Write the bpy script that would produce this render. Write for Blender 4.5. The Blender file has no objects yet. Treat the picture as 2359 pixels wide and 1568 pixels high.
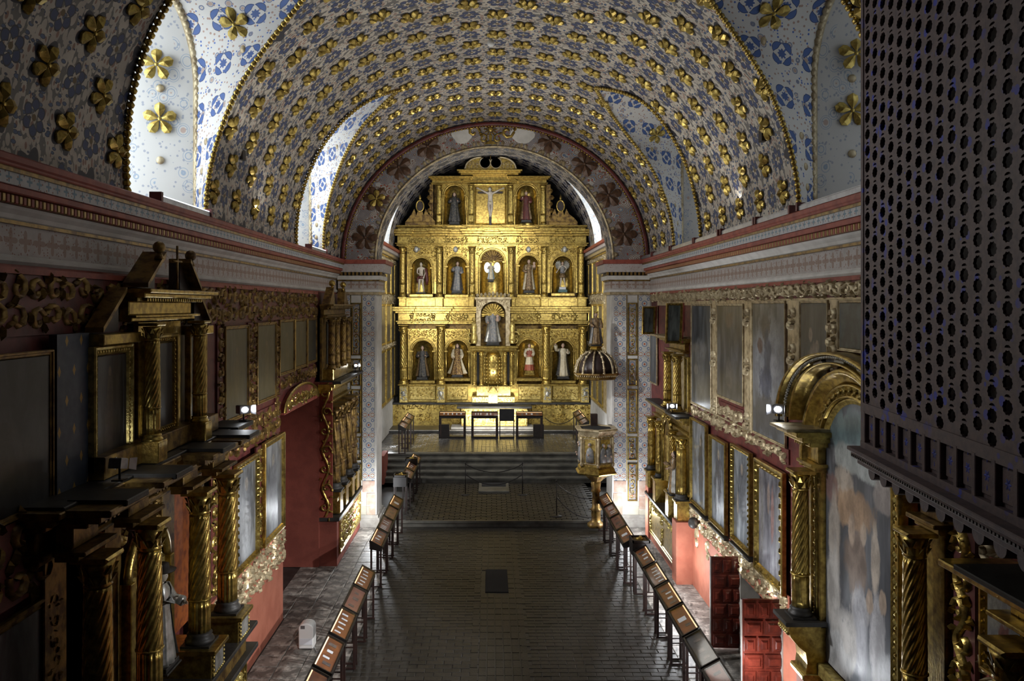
import bpy, bmesh, math, random
from mathutils import Vector, Matrix, geometry
sin, cos, pi = math.sin, math.cos, math.pi
sc = bpy.context.scene
COL = sc.collection
H = 6.5            # camera height above the nave floor
F = 1830.0         # focal length for a 2359 px wide frame

# ---------------------------------------------------------------- camera, world, light, exposure
cd = bpy.data.cameras.new('camera'); cam = bpy.data.objects.new('camera', cd); COL.objects.link(cam)
cam.location = (0, 0, H); cam.rotation_euler = (pi/2, 0, 0)
cd.sensor_width = 36; cd.lens = 36*F/2359; cd.shift_x = (1179.5-1131)/2359; cd.shift_y = -(784-705)/2359
cd.clip_start = 0.1; cd.clip_end = 200
sc.camera = cam
sc.view_settings.view_transform = 'Standard'; sc.view_settings.look = 'None'
sc.view_settings.gamma = 1; sc.view_settings.use_curve_mapping = False
sc.view_settings.exposure = 0.0
sc.cycles.max_bounces = 5; sc.cycles.diffuse_bounces = 3; sc.cycles.glossy_bounces = 3
sc.cycles.transparent_max_bounces = 6; sc.cycles.caustics_reflective = False; sc.cycles.caustics_refractive = False
sc.cycles.sample_clamp_indirect = 4; sc.cycles.sample_clamp_direct = 0
wd = bpy.data.worlds.new('world'); sc.world = wd; wd.use_nodes = True
wd.node_tree.nodes['Background'].inputs[0].default_value = (.55, .62, .75, 1)
wd.node_tree.nodes['Background'].inputs[1].default_value = 0.3

def aim(o, tgt):
    o.rotation_euler = (Vector(tgt)-o.location).to_track_quat('-Z', 'Y').to_euler()
def area(name, loc, tgt, power, sx, sy, col=(1, 1, 1), spread=180):
    l = bpy.data.lights.new(name, 'AREA'); l.shape = 'RECTANGLE'; l.size = sx; l.size_y = sy
    l.energy = power; l.color = col; l.spread = math.radians(spread)
    o = bpy.data.objects.new(name, l); COL.objects.link(o); o.location = loc; aim(o, tgt); return o
def spot(name, loc, tgt, power, deg, blend=.6, r=.06, col=(1, 1, 1)):
    l = bpy.data.lights.new(name, 'SPOT'); l.energy = power; l.spot_size = math.radians(deg)
    l.spot_blend = blend; l.shadow_soft_size = r; l.color = col
    o = bpy.data.objects.new(name, l); COL.objects.link(o); o.location = loc; aim(o, tgt); return o
def point(name, loc, power, r=.1, col=(1, 1, 1)):
    l = bpy.data.lights.new(name, 'POINT'); l.energy = power; l.shadow_soft_size = r; l.color = col
    o = bpy.data.objects.new(name, l); COL.objects.link(o); o.location = loc; return o
COOL = (.92, .96, 1); NEUT = (1, .97, .9); WARM = (1, .9, .7)
area('altar_fill', (.1, 26.5, 10.2), (0, 36, 5.5), 230, 2.6, .5, NEUT)
area('altar_side', (-3.3, 27.0, 6.0), (1.5, 36, 6), 150, .5, 1.5, NEUT)
area('altar_table_wash', (.1, 33.55, 1.45), (.1, 35.2, 1.75), 60, 2.6, .12, NEUT)  # added light hidden behind the cases, brightens the altar table
area('predella_wash', (.1, 34.2, 2.3), (.1, 35.8, 3.2), 40, 2.2, .1, NEUT)
for s in (-1, 1):
    area('cornice_uplight', (s*4.0, 15.0, 8.0), (s*1.5, 16, 11.5), 42 if s < 0 else 52, .1, 7.0, NEUT)
area('right_uplight', (-3.9, 12.5, 8.0), (3.6, 13.5, 9.8), 70, .2, 2.0, NEUT)
area('chancel_side', (-3.6, 26.5, 7.0), (-4.4, 33, 2.0), 90, .3, .3, COOL)
area('chancel_side', (3.7, 26.5, 7.0), (4.4, 33, 2.0), 90, .3, .3, COOL)
spot('right_flood', (3.95, 12.2, 5.0), (-4.0, 15.0, 1.0), 1900, 60)
spot('right_flood', (4.1, 18.6, 4.1), (-4.2, 21.6, 1.5), 900, 60)
spot('left_flood', (-3.7, 12.9, 4.9), (4.6, 15.4, 2.0), 1300, 60)
spot('left_flood', (-3.7, 13.2, 4.9), (4.3, 10.3, 1.2), 1000, 50)
spot('left_flood', (-3.6, 22.0, 4.8), (4.4, 21.0, 2.0), 1000, 60)
for (x, y, p) in ((3.9, 22.6, 75), (3.95, 17.8, 65), (3.95, 16.0, 65), (4.0, 12.4, 40), (-3.35, 22.6, 80), (-3.9, 30.5, 40), (4.1, 30.5, 40)):
    point('wall_washer', (x, y, .75 if y < 25 else 1.4), p, .12, COOL)
point('nave_ambient', (0, 8, 8.0), 22, 1.5, NEUT)
point('nave_ambient', (0, 17, 8.8), 55, 1.5, NEUT)
spot('right_flood', (3.9, 9.5, 4.3), (-4.3, 10.1, 2.7), 650, 32)  # added spot without a fitting, brightens the near left altar niche
spot('pillar_fill', (-2.6, 16.0, 8.0), (4.2, 23.5, 3.8), 1300, 28)  # added spot without a fitting, brightens the right pier
for (y, p) in ((17.7, 8), (16.2, 8), (14.8, 7), (13.2, 6)):
    area('painting_uplight', (4.22, y, 1.72), (4.75, y, 2.9), p, .05, 1.0, COOL, 100)
for (y, p) in ((13.9, 5), (15.6, 5)):
    area('painting_uplight', (-3.85, y, 1.72), (-4.35, y, 2.9), p, .05, 1.0, COOL, 100)
area('painting_uplight', (4.2, 10.1, 1.2), (4.7, 10.1, 2.9), 14, .05, 1.4, COOL, 100)
spot('aisle_flood', (-1.2, 9.5, 4.2), (-3.5, 15.2, 0), 700, 34)
area('arch_wash', (0, 19.0, 8.3), (0, 23.5, 10.4), 60, 3.0, .3, NEUT)  # added light without a fitting, lifts the dark arch face
point('chancel_ambient', (0, 29.5, 9.5), 60, .8, NEUT)

# ---------------------------------------------------------------- helpers: objects
ORG = {}
def link(o, parent=None):
    COL.objects.link(o)
    if parent is not None: o.parent = parent
    return o
def thing(name, label, cat, loc=(0, 0, 0), group=None, rz=0):
    o = bpy.data.objects.new(name, None); o.empty_display_size = .2; link(o)
    o.location = loc; o.rotation_euler = (0, 0, rz)
    ORG[o.name] = Vector(loc); tag(o, label, cat, group); return o
def tag(o, label=None, cat=None, group=None, kind=None):
    if label: o['label'] = label
    if cat: o['category'] = cat
    if group: o['group'] = group
    if kind: o['kind'] = kind
    return o
def holder(name):
    o = bpy.data.objects.new(name, None); link(o); ORG[o.name] = Vector((0, 0, 0)); o['kind'] = 'structure'; return o
def dup(root, loc, rz=0, label=None, group=None):
    r = root.copy(); COL.objects.link(r); r.location = loc; r.rotation_euler = (0, 0, rz)
    if label: r['label'] = label
    if group: r['group'] = group
    for ch in list(root.children):
        c = ch.copy(); COL.objects.link(c); c.parent = r
        for g in list(ch.children):
            d = g.copy(); COL.objects.link(d); d.parent = c
    return r

XL, XR = -4.42, 4.75          # wall planes
def TL(w0=0): return lambda p: (XL+w0+p[2], p[0], p[1])
def TR(w0=0): return lambda p: (XR-w0-p[2], p[0], p[1])
def TF(y0): return lambda p: (p[0], y0-p[2], p[1])     # faces the camera
def TI(p): return (p[0], p[2], p[1])                    # u=x v=z w=y

class MB:
    """collects shapes in local (u along, v up, w out) and links them as one mesh object"""
    def __init__(s, T=None):
        s.l = []; s.f = []; s.sm = []; s.T = T or (lambda p: (p[0], p[2], p[1]))
    def add(s, vs, fs, smooth=False):
        b = len(s.l); s.l += [tuple(v) for v in vs]
        s.f += [tuple(b+i for i in f) for f in fs]; s.sm += [smooth]*len(fs); return s
    def box(s, u0, u1, v0, v1, w0, w1, bev=0):
        if bev <= 0:
            s.add([(u0, v0, w0), (u1, v0, w0), (u1, v1, w0), (u0, v1, w0), (u0, v0, w1), (u1, v0, w1), (u1, v1, w1), (u0, v1, w1)],
                  [(0, 3, 2, 1), (4, 5, 6, 7), (0, 1, 5, 4), (1, 2, 6, 5), (2, 3, 7, 6), (3, 0, 4, 7)])
        else:
            b = bev
            s.add([(u0, v0, w0), (u1, v0, w0), (u1, v1, w0), (u0, v1, w0), (u0, v0, w1-b), (u1, v0, w1-b), (u1, v1, w1-b), (u0, v1, w1-b),
                   (u0+b, v0+b, w1), (u1-b, v0+b, w1), (u1-b, v1-b, w1), (u0+b, v1-b, w1)],
                  [(0, 3, 2, 1), (8, 9, 10, 11), (0, 1, 5, 4), (1, 2, 6, 5), (2, 3, 7, 6), (3, 0, 4, 7), (4, 5, 9, 8), (5, 6, 10, 9), (6, 7, 11, 10), (7, 4, 8, 11)])
        return s
    def prism(s, poly, w0, w1):
        n = len(poly)
        s.add([(a, b, w0) for a, b in poly]+[(a, b, w1) for a, b in poly],
              [tuple(range(n-1, -1, -1)), tuple(range(n, 2*n))]+[(i, (i+1) % n, n+(i+1) % n, n+i) for i in range(n)]); return s
    def lathe(s, u, w, prof, seg=16, rot=0, fn=None, smooth=True, sq=1.0, tw=0):
        vs = []; fs = []
        for j, (r, v) in enumerate(prof):
            for k in range(seg):
                a = rot+2*pi*k/seg
                rr = r if fn is None else r*fn(a, v, j)
                a += tw*(v-prof[0][1]); vs.append((u+rr*cos(a), v, w+rr*sin(a)*sq))
        for j in range(len(prof)-1):
            for k in range(seg):
                fs.append((j*seg+k, j*seg+(k+1) % seg, (j+1)*seg+(k+1) % seg, (j+1)*seg+k))
        fs.append(tuple(range(seg))); fs.append(tuple(range((len(prof)-1)*seg, len(prof)*seg)))
        return s.add(vs, fs, smooth)
    def tube(s, pts, r, seg=6, caps=True, smooth=True):
        P = [Vector(p) for p in pts]; n = len(P); vs = []; fs = []
        rr = r if isinstance(r, (list, tuple)) else [r]*n
        up = Vector((0, 0, 1))
        for i, p in enumerate(P):
            d = (P[min(i+1, n-1)]-P[max(i-1, 0)]).normalized()
            if abs(d.dot(up)) > .95: up = Vector((1, 0, 0)) if abs(d.x) < .9 else Vector((0, 1, 0))
            a = d.cross(up).normalized(); b = d.cross(a).normalized()
            for k in range(seg):
                t = 2*pi*k/seg; vs.append(p+a*cos(t)*rr[i]+b*sin(t)*rr[i])
        for i in range(n-1):
            for k in range(seg): fs.append((i*seg+k, i*seg+(k+1) % seg, (i+1)*seg+(k+1) % seg, (i+1)*seg+k))
        if caps: fs += [tuple(range(seg)), tuple(range((n-1)*seg, n*seg))]
        return s.add(vs, fs, smooth)
    def ball(s, c, r, seg=8, rings=5, sc=(1, 1, 1)):
        vs = [(c[0], c[1]+r*sc[1], c[2])]; fs = []
        for j in range(1, rings):
            t = pi*j/rings
            for k in range(seg):
                a = 2*pi*k/seg; vs.append((c[0]+r*sc[0]*sin(t)*cos(a), c[1]+r*sc[1]*cos(t), c[2]+r*sc[2]*sin(t)*sin(a)))
        vs.append((c[0], c[1]-r*sc[1], c[2])); L = len(vs)-1
        for k in range(seg):
            fs.append((0, 1+k, 1+(k+1) % seg)); fs.append((L, L-seg+(k+1) % seg, L-seg+k))
        for j in range(rings-2):
            for k in range(seg):
                a = 1+j*seg; fs.append((a+k, a+seg+k, a+seg+(k+1) % seg, a+(k+1) % seg))
        return s.add(vs, fs, True)
    def grid(s, P, smooth=True):
        m = len(P[0]); vs = [p for r in P for p in r]
        return s.add(vs, [(i*m+j, i*m+j+1, (i+1)*m+j+1, (i+1)*m+j) for i in range(len(P)-1) for j in range(m-1)], smooth)
    # ribbon ridge lying on the wall: 3 verts per station
    def ridge(s, pts, wid, w, hgt, smooth=True):
        n = len(pts); vs = []; fs = []
        for i, (u, v) in enumerate(pts):
            a = pts[max(0, i-1)]; b = pts[min(n-1, i+1)]; dx, dy = b[0]-a[0], b[1]-a[1]; L = math.hypot(dx, dy) or 1
            nx, ny = -dy/L, dx/L; q = wid[i] if isinstance(wid, list) else wid; h = hgt*(q/(max(wid) if isinstance(wid, list) else wid))
            vs += [(u+nx*q, v+ny*q, w), (u, v, w+h), (u-nx*q, v-ny*q, w)]
        for i in range(n-1):
            b = 3*i; fs += [(b, b+1, b+4, b+3), (b+1, b+2, b+5, b+4)]
        return s.add(vs, fs, smooth)
    def leaf(s, u, v, w, ang, L, W, h):
        c, d = cos(ang), sin(ang)
        def q(x, y, z): return (u+x*c-y*d, v+x*d+y*c, w+z)
        s.add([q(0, 0, 0), q(L*.35, W, 0), q(L*.75, W*.8, h*.3), q(L, 0, h*.2), q(L*.75, -W*.8, h*.3), q(L*.35, -W, 0), q(L*.3, 0, h), q(L*.7, 0, h*1.1)],
              [(0, 6, 1), (1, 6, 7, 2), (2, 7, 3), (3, 7, 4), (4, 7, 6, 5), (5, 6, 0)], False); return s
    def scroll(s, u, v, w, size, a0, d, h, n=8, turns=.95):
        pts = []; wd = []
        for i in range(n):
            t = i/(n-1); r = size*.5*(1-.78*t); a = a0+d*t*turns*2*pi
            pts.append((u+r*cos(a), v+r*sin(a))); wd.append(size*(.115-.05*abs(t-.4)))
        s.ridge(pts, wd, w, h)
        s.leaf(pts[0][0], pts[0][1], w, a0-d*pi/2+d*.3, size*.45, size*.12, h*.8)
        return s
    def carve(s, u0, u1, v0, v1, w, size, seed=1, h=.04, hole=None):
        R = random.Random(seed); nu = max(1, round((u1-u0)/size)); nv = max(1, round((v1-v0)/size))
        du, dv = (u1-u0)/nu, (v1-v0)/nv
        for i in range(nu):
            for j in range(nv):
                u = u0+(i+.5)*du+R.uniform(-.1, .1)*du; v = v0+(j+.5)*dv+R.uniform(-.1, .1)*dv
                if hole and hole(u, v): continue
                s.scroll(u, v, w, min(du, dv)*.95, R.uniform(0, 6.28), R.choice((-1, 1)), h)
                for _ in range(2): s.leaf(u+R.uniform(-.4, .4)*du, v+R.uniform(-.4, .4)*dv, w, R.uniform(0, 6.28), size*.5, size*.1, h)
        return s
    def beads(s, pts, r, step, sc=(1, 1, 1), seg=6, rings=4):
        P = [Vector(p) for p in pts]; acc = 0; nxt = 0
        for a, b in zip(P, P[1:]):
            L = (b-a).length
            while nxt <= acc+L+1e-6:
                s.ball(a+(b-a)*((nxt-acc)/L if L else 0), r, seg, rings, sc); nxt += step
            acc += L
        return s
    def build(s, name, mat, parent=None, uvf=None, recalc=True, org=None):
        W = [Vector(s.T(p)) for p in s.l]
        if parent is not None: o0 = ORG.get(parent.name, Vector((0, 0, 0)))
        elif org is not None: o0 = Vector(org)
        else:
            o0 = Vector((sum(min(w[i] for w in W)+max(w[i] for w in W) for _ in (0,))/2 for i in range(3))) if False else \
                Vector([(min(w[i] for w in W)+max(w[i] for w in W))/2 for i in range(2)]+[min(w[2] for w in W)])
        me = bpy.data.meshes.new(name); me.from_pydata([w-o0 for w in W], [], s.f)
        me.polygons.foreach_set('use_smooth', s.sm)
        if uvf:
            uv = me.uv_layers.new(name='UVMap')
            vi = [0]*len(me.loops); me.loops.foreach_get('vertex_index', vi)
            arr = []
            for i in vi: arr += uvf(s.l[i])
            uv.data.foreach_set('uv', arr)
        if name.split('_')[-1] in ('carving', 'beads', 'relief', 'dentils', 'leaf') or name in ('painted_flower', 'label_text'): pass
        if recalc:
            bm = bmesh.new(); bm.from_mesh(me); bmesh.ops.recalc_face_normals(bm, faces=bm.faces); bm.to_mesh(me); bm.free()
        if mat: me.materials.append(mat)
        o = bpy.data.objects.new(name, me); link(o, parent)
        if parent is None: o.location = o0
        ORG[o.name] = o0
        if parent is not None and (name.split('_')[-1] in ('carving', 'beads', 'moulding', 'dentils', 'leaf') or name in ('painted_flower', 'shell', 'features')): o['kind'] = 'stuff'
        return o
def UVM(p): return [p[0], p[1]]

# ---------------------------------------------------------------- helpers: node materials
class S:
    def __init__(s, g, k): s.g = g; s.k = k
    def _m(s, op, *a):
        n = s.g.nodes.new('ShaderNodeMath'); n.operation = op
        for i, x in enumerate(a):
            if isinstance(x, S): s.g.links.new(x.k, n.inputs[i])
            else: n.inputs[i].default_value = x
        return S(s.g, n.outputs[0])
    def __add__(s, o): return s._m('ADD', s, o)
    __radd__ = __add__
    def __sub__(s, o): return s._m('SUBTRACT', s, o)
    def __rsub__(s, o): return s._m('SUBTRACT', o, s)
    def __mul__(s, o): return s._m('MULTIPLY', s, o)
    __rmul__ = __mul__
    def __truediv__(s, o): return s._m('DIVIDE', s, o)
    def fl(s): return s._m('FLOOR', s)
    def fr(s): return s._m('FRACT', s)
    def ab(s): return s._m('ABSOLUTE', s)
    def sin(s): return s._m('SINE', s)
    def cos(s): return s._m('COSINE', s)
    def lt(s, o): return s._m('LESS_THAN', s, o)
    def gt(s, o): return s._m('GREATER_THAN', s, o)
    def mod(s, o): return s._m('FLOORED_MODULO', s, o)
    def mx(s, o): return s._m('MAXIMUM', s, o)
    def mn(s, o): return s._m('MINIMUM', s, o)
    def at2(s, o): return s._m('ARCTAN2', s, o)
    def sq(s): return s._m('SQRT', s)
    def cl(s): return s.mx(0.0).mn(1.0)
def hyp(a, b): return (a*a+b*b).sq()
class G:
    def __init__(s, name, rough=.5, metal=0.0, spec=.5):
        s.m = bpy.data.materials.new(name); s.m.use_nodes = True; s.t = s.m.node_tree
        s.b = s.t.nodes['Principled BSDF']; s.b.inputs['Roughness'].default_value = rough; s.b.inputs['Metallic'].default_value = metal
        s.b.inputs['Specular IOR Level'].default_value = spec
    def node(s, t, **k):
        n = s.t.nodes.new(t)
        for a, v in k.items(): setattr(n, a, v)
        return n
    def L(s, a, b): s.t.links.new(a.k if isinstance(a, S) else a, b)
    def uv(s):
        n = s.node('ShaderNodeUVMap'); q = s.node('ShaderNodeSeparateXYZ'); s.L(n.outputs[0], q.inputs[0])
        s.vec = n.outputs[0]; return S(s.t, q.outputs[0]), S(s.t, q.outputs[1])
    def objc(s):
        n = s.node('ShaderNodeTexCoord'); s.vec = n.outputs['Object']; return s.vec
    def noise(s, scale, detail=3, rough=.55, vec=None, dist=0):
        n = s.node('ShaderNodeTexNoise'); n.inputs['Scale'].default_value = scale; n.inputs['Detail'].default_value = detail
        n.inputs['Roughness'].default_value = rough; n.inputs['Distortion'].default_value = dist
        v = vec or getattr(s, 'vec', None)
        if v is not None: s.L(v, n.inputs['Vector'])
        return S(s.t, n.outputs[0])
    def scaled(s, x, y, z=1):
        n = s.node('ShaderNodeMapping'); n.inputs['Scale'].default_value = (x, y, z); s.L(s.vec, n.inputs[0]); return n.outputs[0]
    def vor(s, scale, vec=None, rnd=1.0):
        n = s.node('ShaderNodeTexVoronoi'); n.inputs['Scale'].default_value = scale; n.inputs['Randomness'].default_value = rnd
        s.L(vec or s.vec, n.inputs['Vector']); q = s.node('ShaderNodeSeparateXYZ'); s.L(n.outputs['Color'], q.inputs[0])
        return S(s.t, n.outputs['Distance']), S(s.t, q.outputs[0]), S(s.t, q.outputs[1])
    def mix(s, f, a, b):
        n = s.node('ShaderNodeMix', data_type='RGBA')
        if isinstance(f, S): s.L(f, n.inputs[0])
        else: n.inputs[0].default_value = f
        for i, c in ((6, a), (7, b)):
            if isinstance(c, (tuple, list)): n.inputs[i].default_value = (*c[:3], 1)
            else: s.L(c, n.inputs[i])
        return n.outputs[2]
    def col(s, c):
        if isinstance(c, (tuple, list)): s.b.inputs['Base Color'].default_value = (*c[:3], 1)
        else: s.L(c, s.b.inputs['Base Color'])
    def bump(s, h, strength=.5, dist=.01):
        n = s.node('ShaderNodeBump'); n.inputs['Strength'].default_value = strength; n.inputs['Distance'].default_value = dist
        s.L(h, n.inputs['Height']); s.L(n.outputs[0], s.b.inputs['Normal'])
def ss(x, a, b):
    """linear step of x from a to b"""
    return ((x-a)/(b-a)).cl()

def plain(name, c1, c2, rough=.5, metal=0., scale=6, bump=.3, bs=40, spec=.5, lo=.42, hi=.62):
    g = G(name, rough, metal, spec); g.objc(); n = g.noise(scale, 4)
    g.col(g.mix(ss(n, lo, hi), c1, c2))
    if bump: g.bump(g.noise(bs, 3), bump, .006)
    return g.m
M = {}
M['gold'] = plain('gilded_wood', (.60, .44, .12), (.28, .19, .055), .28, .86, 11, .5, 30, lo=.38, hi=.64)
M['gold_pale'] = plain('pale_gilding', (.62, .52, .33), (.34, .26, .15), .42, .4, 7, .6, 26)
M['bluep'] = plain('cobalt_flower_paint', (.06, .09, .50), (.05, .07, .3), .6, 0, 10, 0)
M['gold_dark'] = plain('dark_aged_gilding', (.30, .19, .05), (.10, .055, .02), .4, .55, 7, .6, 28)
M['gold_bright'] = plain('bright_gilding', (.76, .60, .20), (.40, .28, .08), .3, .6, 13, .6, 34)
M['flower'] = plain('gilded_flower_metal', (.66, .50, .14), (.34, .24, .06), .3, .75, 12, .4, 40)
M['bronze'] = plain('brown_flower', (.13, .065, .035), (.07, .035, .02), .45, .1, 12, .4, 40)
M['maroon'] = plain('maroon_lacquer', (.16, .035, .03), (.09, .02, .02), .5, 0, 5, .3, 20)
M['redband'] = plain('red_cornice_paint', (.36, .085, .055), (.24, .05, .035), .55, 0, 5, .3, 20)
M['pink'] = plain('terracotta_pink_paint', (.45, .155, .095), (.38, .12, .072), .7, 0, 3, .4, 60)
M['doorred'] = plain('dark_red_plaster', (.25, .066, .044), (.20, .05, .034), .8, 0, 3, .5, 60)
M['darkwood'] = plain('dark_brown_wood', (.035, .02, .016), (.018, .01, .009), .45, 0, 6, .3, 30)
M['slab'] = plain('dark_grey_slab', (.04, .038, .035), (.02, .019, .018), .5, 0, 4, .3, 30)
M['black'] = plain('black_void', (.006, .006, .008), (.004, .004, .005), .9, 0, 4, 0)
M['blacksteel'] = plain('black_steel', (.02, .016, .015), (.012, .01, .01), .4, .3, 8, 0)
M['brownsteel'] = plain('brown_painted_steel', (.03, .013, .010), (.018, .009, .008), .45, .1, 8, 0)
M['steel'] = plain('grey_metal', (.35, .35, .37), (.25, .25, .27), .35, .8, 8, 0)
M['white'] = plain('white_plaster', (.78, .76, .72), (.66, .64, .6), .75, 0, 3, .3, 30)
M['whiteplastic'] = plain('white_plastic', (.8, .8, .78), (.74, .74, .72), .4, 0, 3, 0)
M['stone'] = plain('pale_stone', (.44, .42, .38), (.30, .28, .25), .8, 0, 3, .5, 20)
M['stonegrey'] = plain('grey_stone_step', (.11, .105, .09), (.055, .052, .045), .45, 0, 2.5, .6, 18)
M['door'] = plain('varnished_red_brown_wood', (.15, .026, .015), (.075, .014, .009), .2, 0, 5, .4, 14)
M['lattice'] = plain('brown_painted_lattice', (.15, .105, .105), (.10, .075, .085), .6, 0, 10, .4, 50)
M['orange'] = plain('orange_marbled_board', (.40, .11, .025), (.20, .05, .02), .5, 0, 9, .2, 20)
M['card'] = plain('white_label_card', (.75, .78, .82), (.7, .73, .78), .5, 0, 3, 0)
M['photo'] = plain('dark_photo_card', (.16, .13, .12), (.08, .07, .07), .4, 0, 12, 0)
M['skin'] = plain('painted_flesh', (.52, .36, .27), (.45, .30, .22), .45, 0, 6, 0)
M['ivory'] = plain('pale_ivory_paint', (.62, .55, .45), (.5, .42, .34), .45, 0, 6, 0)
M['hair'] = plain('dark_hair_paint', (.03, .02, .015), (.02, .013, .01), .6, 0, 6, 0)
M['blackrobe'] = plain('black_habit', (.03, .03, .035), (.10, .09, .07), .5, .1, 14, .3, 20)
M['brownrobe'] = plain('brown_gold_habit', (.13, .08, .04), (.30, .20, .09), .5, .2, 16, .3, 20)
M['greyrobe'] = plain('grey_blue_habit', (.17, .18, .20), (.30, .28, .25), .5, .1, 14, .3, 20)
M['creamrobe'] = plain('cream_habit', (.62, .56, .42), (.5, .42, .27), .5, .05, 10, .3, 20)
M['redrobe'] = plain('dark_red_robe', (.13, .03, .025), (.07, .02, .02), .5, 0, 10, .3, 20)
M['scarlet'] = plain('red_cape', (.30, .08, .04), (.22, .05, .03), .5, 0, 10, .3, 20)
M['teal'] = plain('teal_block', (.10, .20, .20), (.07, .14, .15), .5, 0, 10, 0)
M['bluerobe'] = plain('pale_blue_mantle', (.22, .36, .48), (.55, .58, .6), .5, 0, 12, 0)
M['brocade'] = plain('brown_gold_brocade', (.30, .19, .06), (.07, .03, .015), .5, .3, 26, 0, lo=.46, hi=.54)
M['silver'] = plain('silvered_relief', (.55, .55, .52), (.35, .34, .3), .35, .5, 8, .3, 30)
def emit(name, c, st):
    g = G(name); g.col((.8, .8, .8)); g.b.inputs['Emission Color'].default_value = (*c, 1); g.b.inputs['Emission Strength'].default_value = st; return g.m
M['lamp'] = emit('lamp_lens_glow', (.92, .96, 1), 60)
M['led'] = emit('warm_led_strip', (1, .5, .18), 1.6)
M['ledwhite'] = emit('cool_led_tube', (.8, .9, 1), 4)
M['sky_left'] = emit('daylit_window_pane', (.85, .93, 1), 5)
M['sky_right'] = emit('shaded_window_pane', (.8, .9, 1), .5)
def glassmat():
    m = bpy.data.materials.new('clear_glass'); m.use_nodes = True; t = m.node_tree; t.nodes.clear()
    o = t.nodes.new('ShaderNodeOutputMaterial'); mx = t.nodes.new('ShaderNodeMixShader'); a = t.nodes.new('ShaderNodeBsdfTransparent'); b = t.nodes.new('ShaderNodeBsdfGlossy')
    b.inputs['Roughness'].default_value = .05; mx.inputs[0].default_value = .08
    t.links.new(a.outputs[0], mx.inputs[1]); t.links.new(b.outputs[0], mx.inputs[2]); t.links.new(mx.outputs[0], o.inputs[0]); return m
M['glass'] = glassmat()

def vault_mat():
    g = G('painted_vault_leaves', .6); u, v = g.uv()
    q = v/.53; i = (q+.5).fl(); fq = (q-i)*.53; odd = i.mod(2.0); pp = u/1.1+odd*.5
    fp = (pp.fr()-.5)*1.1; fm = ((pp+.5).fr()-.5)*1.1
    r = hyp(fm, fq); a = fq.at2(fm); rf = hyp(fp, fq); af = fq.at2(fp)
    s3 = (a*3.0).sin().ab()
    leaf = (r-.125).ab().lt(s3*.06-.008); out = (r-.125).ab().lt(s3*.06+.010)
    halo = rf.lt((af*5.0).cos()*.05+.215)  # dark blue outline round each flower, its shadow included in the colour
    d1, c1, c2 = g.vor(1.0, g.scaled(16, 9)); d2, e1, e2 = g.vor(1.0, g.scaled(9, 17))
    wv = g.noise(2.5, 3)
    ground = g.mix(ss(wv, .4, .65), (.58, .53, .45), (.44, .39, .33))
    c = g.mix(d1.lt(.36)*c1.gt(.5), ground, (.28, .16, .12))
    c = g.mix(d2.lt(.40)*e1.gt(.42), c, (.04, .05, .09)); c = g.mix(d2.lt(.30)*e1.gt(.42), c, (.08, .12, .22))
    c = g.mix(d1.gt(.66), c, (.16, .15, .14))
    c = g.mix(out, c, (.03, .032, .045)); c = g.mix(leaf, c, (.04, .06, .15))
    c = g.mix(r.lt(.035), c, (.14, .09, .03)); c = g.mix(halo, c, (.018, .018, .032))
    g.col(c); g.bump(g.noise(14, 3), .3, .01); return g.m
M['vault'] = vault_mat()
def lunette_mat():
    g = G('white_painted_lunette', .6); u, v = g.uv()
    pu = ((u/.62).fr()-.5)*.62; pv = ((v/.78).fr()-.5)*.78
    r = hyp(pu, pv); a = pv.at2(pu); s2 = (a*2.0+.0).sin().ab()
    leaf = (r-.17).ab().lt(s2*.062-.014); out = (r-.17).ab().lt(s2*.062-.002)
    star = r.lt((a*8.0).cos()*.014+.075)
    d1, c1, c2 = g.vor(1.0, g.scaled(14, 14)); d2, e1, e2 = g.vor(1.0, g.scaled(6, 6))
    c = g.mix(d1.lt(.30)*c1.gt(.45), (.66, .64, .60), (.42, .28, .22)); c = g.mix(d1.lt(.26)*c1.lt(.42), c, (.07, .14, .42))
    c = g.mix((d2-.33).ab().lt(.05)*e1.gt(.6), c, (.20, .22, .30))
    c = g.mix(d2.lt(.25)*e1.gt(.6), c, (.45, .33, .26))
    c = g.mix(out, c, (.03, .05, .13)); c = g.mix(leaf, c, (.06, .12, .33)); c = g.mix(star, c, (.05, .10, .28))
    g.col(c); g.bump(g.noise(14, 3), .2, .01); return g.m
M['lunette'] = lunette_mat()
def arabesque_mat(name, ground, P=.46, Wd=.5):
    g = G(name, .6); u, v = g.uv(); u = (u-.25)/1.3+.25; v = v/1.3
    pu = (((u/Wd).fr()-.5)*Wd).ab(); k = v/P; fv = (k.fr()-.5)*P; hv = ((k+.5).fr()-.5)*P
    r1 = hyp(pu-.085, fv); r2 = hyp(pu, hv); r3 = hyp(pu-.16, hv); r4 = hyp(pu-.09, hv.ab()-.10)
    n = g.noise(10, 2)
    c = g.mix(ss(n, .4, .7), ground, tuple(x*.85 for x in ground))
    c = g.mix((r1-.075).ab().lt(.006), c, (.22, .25, .36)); c = g.mix((r1-.04).ab().lt(.008)*fv.ab().gt(.01), c, (.40, .20, .13))
    c = g.mix((r2-.055).ab().lt(.008), c, (.14, .20, .36)); c = g.mix(r2.lt(.022), c, (.50, .12, .06))
    c = g.mix(r3.lt(.022), c, (.50, .13, .07)); c = g.mix((r4-.028).ab().lt(.007), c, (.10, .17, .34))
    r5 = hyp((pu-.15)*1.6, fv); c = g.mix(r5.lt(.026), c, (.14, .22, .36)); c = g.mix(hyp(pu, fv).lt(.018), c, (.5, .12, .06))
    c = g.mix((pu-(v*28.0).sin()*.03-.19).ab().lt(.006), c, (.34, .26, .16))
    g.col(c); return g.m
M['arab'] = arabesque_mat('arabesque_white_tile_paint', (.66, .64, .59))
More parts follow.
